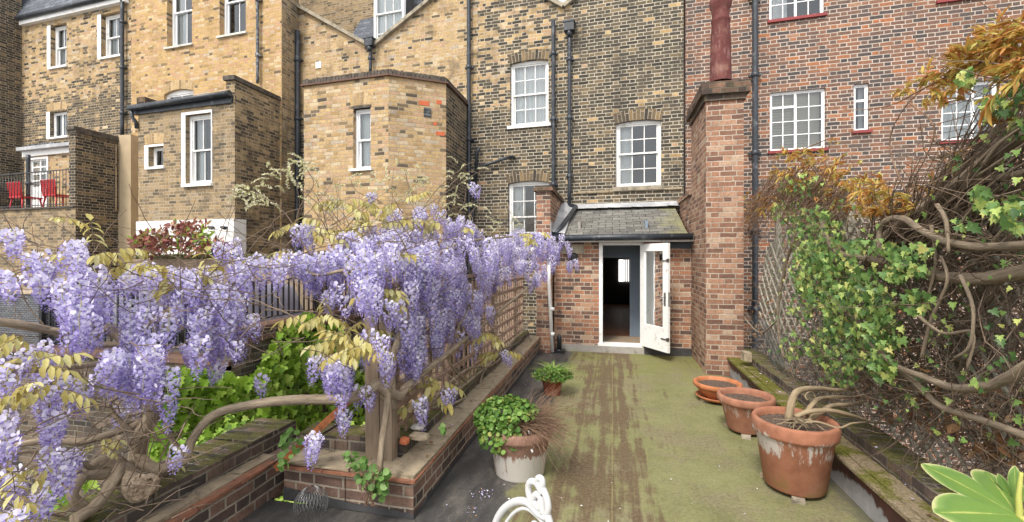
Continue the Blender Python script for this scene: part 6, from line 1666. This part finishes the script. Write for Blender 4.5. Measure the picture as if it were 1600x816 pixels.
rs_([(1464, 320), (1478, 345), (1482, 395)], .012, .008, -.28); rs_([(1455, 352), (1462, 410), (1448, 470)], .010, .006, -.2)
rs_([(1440, 560), (1455, 500), (1480, 440), (1470, 400)], .010, .007, -.25, 7); rs_([(1420, 480), (1470, 520), (1520, 520), (1510, 580)], .010, .006, -.28, 7); rs_([(1500, 430), (1520, 480), (1515, 540), (1490, 560)], .009, .006, -.3, 7)
for i in range(46):     # arching whips over the shoulder of the mass
    x = rnd(1400, 1600); y = rnd(250, 420) - (x - 1400) * .5
    q = [(x, y + 60), (x + rnd(20, 60), y + rnd(10, 30)), (x + rnd(80, 160), y - rnd(10, 50))]
    rs_(q, rnd(.005, .012), .003, rnd(-.25, .2), 5, .08, 4)
mb.build('trunk', MAT['barkgrey'], cl)
# a mass of thin dead twigs
tw = MB(); twr = MB()
def top_y(px):
    pts = [(1130, 335), (1165, 300), (1200, 262), (1260, 245), (1310, 262), (1345, 300), (1400, 318), (1450, 290), (1500, 200), (1550, 130), (1600, 70), (1660, 40)]
    for (a, b), (c, d) in zip(pts[:-1], pts[1:]):
        if a <= px <= c: return b + (d - b) * (px - a) / (c - a)
    return 330
def bot_y(px): return 570 + (px - 1180) * .42
for i in range(3000):
    px = rnd(1270, 1640) if random.random() < .9 else rnd(1180, 1300)
    ty, by = top_y(px) + 22, bot_y(px)
    f = random.random() ** (.8); py = ty + (by - ty) * f
    p = vX(px, py, rnd(-.12, .42))
    d = V((rnd(-.5, .5), rnd(-1, 1), rnd(-.9, .7)))
    wander(tw, p, d, rnd(.25, .7), rnd(.0022, .0055), 0, 6, 3, .38)
for i in range(900):   # the tangle goes on past the edge of the view
    y = rnd(.6, 2.85); wander(tw, V((XV + rnd(-.12, .42), y, rnd(.4, 2.75 - max(0, 1.6 - y) * .5))), V((rnd(-.5, .5), rnd(-1, 1), rnd(-.9, .7))), rnd(.25, .7), rnd(.0022, .0055), 0, 6, 3, .38)
for i in range(520):   # shaggy thatch sweeping down towards the chimney
    px = rnd(1170, 1330); py = top_y(px) + rnd(8, 50) + (0 if px > 1200 else rnd(0, 20))
    wander(twr, vX(px, py, rnd(-.18, .15)), V((rnd(-.2, .1), .9, -.45 + rnd(-.2, .2))), rnd(.4, .9), rnd(.0025, .005), 0, 7, 3, .14, .03)
for i in range(300):
    px = rnd(1340, 1480); py = 400 - (px - 1340) * .62 + rnd(-12, 60)
    wander(tw, vX(px, py, rnd(-.2, .15)), V((rnd(-.15, .15), -.8, .62 + rnd(-.25, .25))), rnd(.4, .9), rnd(.003, .007), 0, 7, 4, .12)
tw.build('dead_twigs', MAT['twig'], cl); twr.build('thatch_of_twigs', MAT['twigred'], cl)
# young orange leaves: palmate sprays of narrow leaflets
br = MB()
def spray(p, n=5, L=.12):
    ax = (rdir(.1) + V((-.3, .2, 0))).normalized()
    for _ in range(n):
        d = (ax + V((rnd(-1, 1), rnd(-1, 1), rnd(-.3, .35))) * .8).normalized(); q = p + rdir() * .03
        for k in range(5):
            dd = (d + V((rnd(-1, 1), rnd(-1, 1), rnd(-.5, .2))) * .6).normalized(); leaf(br, q, dd, V((0, 0, 1)) + rdir() * .5, L * rnd(.6, 1.15), L * .19, 0, .25, .25)
for i in range(130): spray(V((XV + rnd(-.15, .2), rnd(.7, 2.8), 2.65 + rnd(-.25, .2))), 2, rnd(.06, .105))
for (cx, cy, rx, ry, n, o) in ((1270, 248, 50, 16, 50, 0), (1230, 275, 40, 18, 40, -.05), (1180, 312, 34, 14, 34, -.1), (1155, 335, 24, 12, 20, -.12), (1300, 285, 55, 22, 60, -.1), (1350, 290, 35, 16, 30, -.05), (1390, 312, 45, 16, 46, -.08), (1345, 325, 40, 14, 26, -.15), (1410, 330, 30, 10, 14, -.1), (1445, 300, 26, 20, 14, 0), (1470, 120, 30, 14, 26, -.05), (1510, 95, 35, 18, 44, 0), (1560, 70, 40, 22, 80, 0), (1590, 110, 30, 16, 34, -.1), (1480, 145, 30, 12, 12, -.1), (1415, 140, 16, 8, 5, 0), (1590, 55, 25, 16, 22, 0), (1450, 150, 20, 10, 6, -.1), (1240, 236, 24, 8, 14, 0), (1320, 262, 24, 8, 12, 0), (1580, 40, 30, 8, 12, 0.1), (1365, 330, 25, 10, 14, -.15), (1310, 215, 8, 4, 1, 0), (1540, 155, 20, 10, 4, -.2), (1480, 250, 20, 12, 5, 0)):
    for _ in range(n):
        a = rnd(0, 6.28); r = math.sqrt(random.random()); random.random() < .62 and spray(vX(cx + rx * r * math.cos(a), cy + ry * r * math.sin(a) + 3, o + rnd(-.12, .12)), 2, rnd(.06, .105))
w2 = MB()
for q in ([(1560, 90), (1500, 110), (1440, 140), (1390, 165), (1330, 172), (1300, 165)], [(1600, 60), (1540, 65), (1470, 110)], [(1430, 330), (1390, 230), (1420, 160), (1500, 100)], [(1420, 160), (1460, 200), (1440, 260)], [(1240, 240), (1300, 215), (1340, 205)]):
    stem(w2, [vX(x, y, -.05) for x, y in q], .006, .0025, 5)
w2.build('whips', MAT['twigred'], cl)
br.build('young_leaves', MAT['bronze'], cl)
# dead leaves caught among the twigs
dl = MB()
for i in range(240):
    px = rnd(1280, 1620); by = bot_y(px); py = by - abs(random.gauss(0, 60)) - 8
    p = vX(px, py, rnd(-.1, .25)); leaf(dl, p, rdir(-.2), rdir(), rnd(.04, .09), rnd(.025, .05), 0, .5, .4)
for i in range(40): leaf(dl, vX(rnd(1150, 1200), rnd(470, 560), rnd(-.1, 0)), rdir(), rdir(), .06, .035, 0, .5, .4)
dl.build('dead_leaves', MAT['deadleaf'], cl)

iv2 = thing('ivy', (XV - .1, 4.6, .3), 'dark and lime green ivy tumbling down the middle of the right-hand climber', 'ivy')
mb = MB(); st = MB()
for (cx, cy, rx, ry, n, o) in ((1275, 370, 44, 46, 330, -.12), (1268, 420, 34, 46, 240, -.14), (1300, 440, 56, 46, 420, -.16), (1340, 480, 60, 46, 380, -.18), (1320, 540, 60, 40, 300, -.16), (1380, 520, 32, 30, 100, -.2), (1252, 480, 22, 26, 60, -.12), (1230, 330, 26, 18, 60, -.1), (1380, 570, 24, 24, 80, -.2), (1400, 420, 44, 20, 80, -.24), (1360, 385, 40, 14, 60, -.22), (1420, 390, 40, 14, 40, -.3), (1240, 540, 24, 20, 50, -.12), (1250, 290, 36, 20, 60, -.1), (1430, 470, 26, 20, 30, -.26), (1310, 590, 30, 14, 40, -.12),
                           (1530, 300, 12, 10, 18, -.3), (1540, 320, 16, 10, 18, -.3), (1575, 330, 26, 16, 26, -.35), (1590, 350, 18, 10, 12, -.3), (1590, 320, 20, 10, 12, -.3), (1510, 120, 16, 12, 24, -.1), (1560, 165, 26, 16, 34, -.1), (1590, 140, 20, 14, 26, -.05), (1590, 200, 20, 20, 20, -.1), (1540, 600, 20, 10, 7, -.25), (1430, 620, 14, 10, 6, -.2), (1500, 350, 20, 10, 10, -.3)):
    for _ in range(int(n * 1.25)):
        a = rnd(0, 6.28); r = math.sqrt(random.random()); px, py = cx + rx * r * math.cos(a), cy + ry * r * math.sin(a)
        big = 1.5 if px > 1490 else 1.0
        ivyleaf(mb, vX(px, py, o + rnd(-.14, .14)), V((rnd(-.6, .4), rnd(-.8, .8), -.8)), V((-1, -.5, .5)) + rdir() * .7, rnd(.026, .062) * (.9 if px > 1490 else 1.0))
for i in range(260): ivyleaf(mb, V((XV + rnd(-.25, .15), rnd(.7, 2.75), rnd(.7, 2.6))), V((rnd(-.6, .4), rnd(-.8, .8), -.8)), V((-1, -.5, .5)) + rdir() * .7, rnd(.022, .045))
for i in range(420):
    px = rnd(1200, 1620); py = rnd(top_y(px) + 30, bot_y(px) - 10); ivyleaf(mb, vX(px, py, rnd(-.3, .1)), V((rnd(-.6, .4), rnd(-.8, .8), -.8)), V((-1, -.5, .5)) + rdir() * .7, rnd(.02, .045))
for i in range(90):
    px, py = rnd(1220, 1400), rnd(300, 600); wander(st, vX(px, py, -.14), V((rnd(-.2, .2), rnd(-1, 1), rnd(-1, .3))), rnd(.2, .5), .003, 0, 6, 3, .35)
mb.build('leaves', MAT['ivy'], iv2); st.build('stems', MAT['barkpale'], iv2)

# wire netting at the foot
mb = MB()
for i in range(60):
    for sg in (1, -1):
        pts = []
        for k in range(9):
            z = .38 + .5 * k / 8; y = 4.9 + i * .035 + sg * .5 * k / 8 * .6
            pts.append(V((XV - .02 + .03 * math.sin(y * 5) - .05 * (k / 8), y, z + .03 * math.sin(y * 3))))
        mb.tube(pts, .0013, 3, 0, False)
tag(mb.build('wire_netting', MAT['ironold']), 'crumpled galvanised wire netting along the foot of the right-hand climber', 'netting')

# ---------------------------------------------------------------- plants in the pots
rt = thing('bare_shrub', (pR3.x, pR3.y, .48), 'bare pale roots and stems sprawling from the largest terracotta pot', 'shrub')
mb = MB()
T3 = 3.36
def pp(x, y, t=T3): return at(x, y, t)
stem(mb, [pp(1232, 656, 3.33), pp(1237, 628, 3.33), pp(1247, 611, 3.35), pp(1275, 607, 3.45), pp(1310, 610, 3.6), pp(1345, 606, 3.75)], .030, .012, 9)
stem(mb, [pp(1258, 648, 3.35), pp(1270, 632, 3.4), pp(1283, 622, 3.5), pp(1320, 620, 3.65), pp(1362, 618, 3.8)], .020, .012, 8)
stem(mb, [pp(1262, 656, 3.35), pp(1285, 643, 3.38), pp(1300, 634, 3.45), pp(1330, 632, 3.55), pp(1360, 625, 3.65)], .024, .012, 8)
stem(mb, [pp(1242, 652, 3.3), pp(1265, 643, 3.3), pp(1300, 642, 3.32), pp(1340, 652, 3.38), pp(1365, 660, 3.42), pp(1400, 662, 3.5)], .020, .008, 8)
stem(mb, [pp(1258, 660, 3.22), pp(1280, 660, 3.2), pp(1310, 669, 3.18), pp(1330, 662, 3.22), pp(1355, 660, 3.3)], .010, .006, 7)
stem(mb, [pp(1262, 626, 3.5), pp(1258, 618, 3.55), pp(1268, 612, 3.6), pp(1275, 625, 3.6), pp(1268, 632, 3.55)], .006, .004, 6)
for i in range(26): wander(mb, pp(1255 + rnd(-14, 14), 659 + rnd(-4, 4), 3.24), V((rnd(-1, 1), rnd(-1, .5), rnd(-.02, .12))), rnd(.08, .16), .0045, 0, 5, 4, .3, .05)
mb.build('stems', MAT['barkpale'], rt)

lp = thing('leafy_plant', (pL1.x, pL1.y, .3), 'bushy green leafy plant with dead brown stems filling the lime whitened pot', 'plant')
mb = MB()
for i in range(2300):
    v = rdir(.0); 
    if v.z < -.35: continue
    r = rnd(.75, 1.0)
    c = V((pL1.x - .09, pL1.y - .03, .43)); p = c + V((v.x * .285 * r, v.y * .24 * r, v.z * .19 * r - .01))
    if v.x > .5 and v.z < .35: continue
    roundleaf(mb, p, rdir(.2), (v + V((0, 0, .5)) + rdir() * .5), rnd(.02, .042))
for i in range(160):
    a = rnd(0, 6.28); p = V((pL1.x - .08 + .24 * math.cos(a), pL1.y - .03 + .22 * math.sin(a), rnd(.24, .36))); 
    if math.cos(a) > .45: continue
    roundleaf(mb, p, V((rnd(-1, 1), rnd(-1, 1), -.5)), V((math.cos(a), math.sin(a), .4)) + rdir() * .4, rnd(.03, .055))
mb.build('leaves', MAT['potleaf'], lp)
mb = MB()
for i in range(700):
    p = V((pL1.x + rnd(-.02, .14), pL1.y + rnd(-.14, .12), .375 + rnd(-.02, .06))); wander(mb, p, V((rnd(.1, 1), rnd(-.7, .5), rnd(-.1, .55))), rnd(.14, .46), rnd(.0012, .0026), 0, 6, 3, .22, .09)
for i in range(26): leaf(mb, V((pL1.x + rnd(-.05, .2), pL1.y - rnd(.1, .24), rnd(.24, .4))), rdir(), rdir(), .03, .02, 1, .3, .2)
mb.build('dead_stems', [MAT['twigred'], MAT['curtain']], lp)

gp = thing('leafy_plant', (pL2_.x, pL2_.y, .2), 'strappy lime green bulb leaves over small leaved ground cover, in the small dark red pot', 'plant')
mb = MB()
for i in range(70):
    a = rnd(0, 6.28); d = V((math.cos(a) * .6, math.sin(a) * .6, 1)); p = V((pL2_.x + rnd(-.06, .06), pL2_.y + rnd(-.06, .06), .22)); L = rnd(.24, .40)
    q = p; pr = None; s_ = d.cross(V((0, 0, 1))).normalized()
    for k in range(6):
        w = .009 * (1 - (k / 5.3) ** 2); a0 = mb.vert(q + s_ * w); a1 = mb.vert(q - s_ * w)
        if pr: mb.face((pr[0], a0, a1, pr[1]), 0, Z4, True)
        pr = (a0, a1); d = (d.normalized() + V((math.cos(a) * .16, math.sin(a) * .16, -.16))).normalized(); q = q + d * L / 5
mb.build('strap_leaves', MAT['strap'], gp)
mb = MB()
for i in range(1100):
    v = rdir(0); 
    if v.z < -.5: continue
    p = V((pL2_.x, pL2_.y, .245)) + V((v.x * .265, v.y * .24, v.z * .10)) * rnd(.7, 1); roundleaf(mb, p, rdir(.2), v + V((0, 0, .6)) + rdir() * .5, rnd(.016, .03))
mb.build('leaves', MAT['potleaf'], gp)

# ---------------------------------------------------------------- variegated fatsia, bottom right
fc = at(1590, 806, 1.36)
ft = thing('fatsia', (fc.x + .15, fc.y - .25, 0), 'variegated yellow-edged fatsia with big lobed leaves, bottom right corner', 'plant')
mb = MB(); bx, by = fc.x + .15, fc.y - .28; mb.lathe((bx, by, 0), [(.001, 0), (.13, 0), (.17, .30), (.185, .30), (.185, .34), (.165, .34), (.16, .28), (.001, .28)], 32); mb.build('pot', MAT['plantpot'], ft)
sm = MB()
def palm(name, c, ax, nrm, Rr, lobes, a0, a1, lens=None, droop=.12, fold=0.0):
    mb = MB(); mb.col = []
    ax = ax.normalized(); sd = ax.cross(nrm).normalized(); n = sd.cross(ax)
    NR, NA = 12, lobes * 16
    idx = []
    for j in range(NA + 1):
        f = j / NA; th = a0 + (a1 - a0) * f
        ph = f * lobes; li = min(lobes - 1, int(ph)); x = abs((ph - li) - .5) * 2     # 0 at the lobe's midrib, 1 in the gap
        Ll = (lens[li] if lens else 1.0)
        gap = .58
        rad = Rr * (gap + (Ll - gap) * max(0, 1 - x ** 1.35) ** .85)
        row = []
        for i in range(NR + 1):
            q = i / NR; r = rad * q
            # narrow each lobe so that its sides run nearly parallel
            thm = a0 + (a1 - a0) * (li + .5) / lobes
            w = 1.0 if r < gap * Rr else 1.0 - .0 * ((r - gap * Rr) / (Rr * .6))
            tq = thm + (th - thm) * w
            z = -droop * Rr * (r / Rr) ** 2 + .03 * Rr * x * (r / Rr) - fold * abs(math.sin(tq)) * r
            p = c + ax * (math.cos(tq) * r) + sd * (math.sin(tq) * r) + n * z
            row.append(mb.vert(p)); 
            e = q if q > .3 else q
            tone = .12 + .75 * q ** 2
            edge = max(q ** 6, 0)
            v_ = .0 if (x < .09 and q < .95) else (.2 + .35 * (1 - q) * 0 + .75 * max(edge, (x ** 3) * (q ** 2.5)))
            mb.col.append(v_)
        idx.append(row)
    for j in range(NA):
        for i in range(NR):
            a, b, d, e = idx[j][i], idx[j][i + 1], idx[j + 1][i + 1], idx[j + 1][i]
            mb.face((a, b, d, e), 0, Z4, True)
    mb.build(name, MAT['fatsia'], ft)
toC = (EYE - fc).normalized()
rt_ = V((C, S, 0))
palm('leaf', fc, -rt_ + V((0, 0, .10)), (V((0, 0, 1.0)) + toC * .8).normalized(), .235, 5, -2.5, 2.5, [.85, .95, 1.05, 1.0, .9], .08)
f2 = at(1588, 792, 1.42); palm('leaf', f2, V((-.12, .1, 1)), (-rt_ * .5 + toC).normalized(), .125, 3, -.55, .75, [.75, 1.0, .6], .1, .35)
f4 = at(1760, 900, 1.2); palm('leaf', f4, V((.6, .4, .1)), (V((0, 0, 1)) + toC * .5).normalized(), .22, 7, -2.7, 2.7, None, .2)
for tip, w in ((fc, .009), (f2, .006), (f4, .008)):
    stem(sm, [V((bx, by, .3)), V((bx, by, .6)).lerp(tip, .35) , V((bx, by, .8)).lerp(tip, .75), tip], .012, w, 7)
stem(sm, [at(1593, 812, 1.36), at(1592, 775, 1.37), at(1596, 738, 1.38)], .010, .005, 7)
sm.build('stem', MAT['stemyel'], ft)

# ---------------------------------------------------------------- litter on the terrace
mb = MB()
for i in range(260):
    x = rnd(-1.1, 1.6); y = rnd(2.0, 7.8)
    if random.random() < .5: x = rnd(-1.2, -.7)
    leaf(mb, V((x, y, .006)), V((rnd(-1, 1), rnd(-1, 1), .1)), V((0, 0, 1)) + rdir() * .4, rnd(.006, .018), rnd(.005, .011), random.choice((0, 0, 0, 0, 1, 2)))
for cx, cy in ((745, 772), (738, 800), (760, 770)):
    for i in range(16):
        p = onZ(cx + rnd(-9, 9), cy + rnd(-9, 9), .01); leaf(mb, p, V((rnd(-1, 1), rnd(-1, 1), .3)), rdir(.8), .014, .009, random.choice((0, 2, 3)))
for i in range(220):
    p = V((XR + rnd(.03, .5), rnd(1.8, 6.4), .28)) if random.random() < .4 else V((XL - rnd(.0, .4), rnd(2.8, 8), .30)); p.z += .09 if (p.x > XR + .17 or p.x < XL - .2) else 0
    leaf(mb, p, V((rnd(-1, 1), rnd(-1, 1), .1)), V((0, 0, 1)) + rdir() * .5, rnd(.015, .04), rnd(.01, .025), random.choice((0, 0, 0, 2)))
tag(mb.build('fallen_petals_and_leaves', [MAT['deadleaf'], MAT['curtain'], MAT['petal'], MAT['petaldk']]), 'scattered fallen petals and dead leaf scraps on the terrace and its walls', 'litter', kind='stuff')
# ---------------------------------------------------------------- camera, sky, sun
cam = bpy.data.cameras.new('camera'); co = bpy.data.objects.new('camera', cam); COL.objects.link(co)
co.location = EYE; co.rotation_euler = (R(90), 0, PSI)
cam.sensor_width = 36; cam.lens = 36 * F / 1600; cam.shift_y = -8 / 1600
cam.clip_start = .02; cam.clip_end = 500
scene.camera = co
w = bpy.data.worlds.new('World'); scene.world = w; w.use_nodes = True
nt = w.node_tree; nt.nodes.clear()
sky = nt.nodes.new('ShaderNodeTexSky'); sky.sky_type = 'NISHITA'; sky.sun_disc = False
EL, AZ = R(52), R(198)
sky.sun_elevation = EL; sky.sun_rotation = AZ; sky.air_density = 1.0; sky.dust_density = 5.0; sky.ozone_density = 1.0
hs = nt.nodes.new('ShaderNodeHueSaturation'); hs.inputs['Saturation'].default_value = .6
bg = nt.nodes.new('ShaderNodeBackground'); bg.inputs['Strength'].default_value = .125
ow = nt.nodes.new('ShaderNodeOutputWorld')
tc = nt.nodes.new('ShaderNodeTexCoord'); nz = nt.nodes.new('ShaderNodeTexNoise'); nz.inputs['Scale'].default_value = 2.6; nz.inputs['Detail'].default_value = 7; nz.inputs['Roughness'].default_value = .6
mp = nt.nodes.new('ShaderNodeMapping'); mp.inputs['Scale'].default_value = (1, 1, 2.2)
rp = nt.nodes.new('ShaderNodeValToRGB'); rp.color_ramp.elements[0].position = .40; rp.color_ramp.elements[1].position = .58
cm_ = nt.nodes.new('ShaderNodeMix'); cm_.data_type = 'RGBA'; cm_.inputs[7].default_value = (8.5, 8.5, 8.6, 1)
nt.links.new(tc.outputs['Generated'], mp.inputs[0]); nt.links.new(mp.outputs[0], nz.inputs['Vector']); nt.links.new(nz.outputs[0], rp.inputs[0]); nt.links.new(rp.outputs[0], cm_.inputs[0])
nt.links.new(sky.outputs[0], hs.inputs['Color']); nt.links.new(hs.outputs[0], cm_.inputs[6]); nt.links.new(cm_.outputs[2], bg.inputs[0]); nt.links.new(bg.outputs[0], ow.inputs[0])
sl = bpy.data.lights.new('sun', 'SUN'); sl.energy = 1.45; sl.angle = R(12); sl.color = (1, .95, .87)
so = bpy.data.objects.new('sun', sl); COL.objects.link(so)
sd_ = V((math.sin(AZ) * math.cos(EL), math.cos(AZ) * math.cos(EL), math.sin(EL)))
so.rotation_euler = (-sd_).to_track_quat('-Z', 'Y').to_euler(); so.location = (0, 0, 20)
scene.view_settings.view_transform = 'Standard'; scene.view_settings.look = 'None'; scene.view_settings.exposure = 1.0; scene.view_settings.gamma = 1
scene.view_settings.use_curve_mapping = False
scene.render.engine = 'CYCLES'
scene.cycles.max_bounces = 6; scene.cycles.diffuse_bounces = 3; scene.cycles.transparent_max_bounces = 12
scene.cycles.use_denoising = True
scene.cycles.denoiser = 'OPENIMAGEDENOISE'
scene.cycles.denoising_input_passes = 'RGB_ALBEDO_NORMAL'
scene.cycles.denoising_prefilter = 'NONE'
scene.cycles.sample_clamp_indirect = 3.0
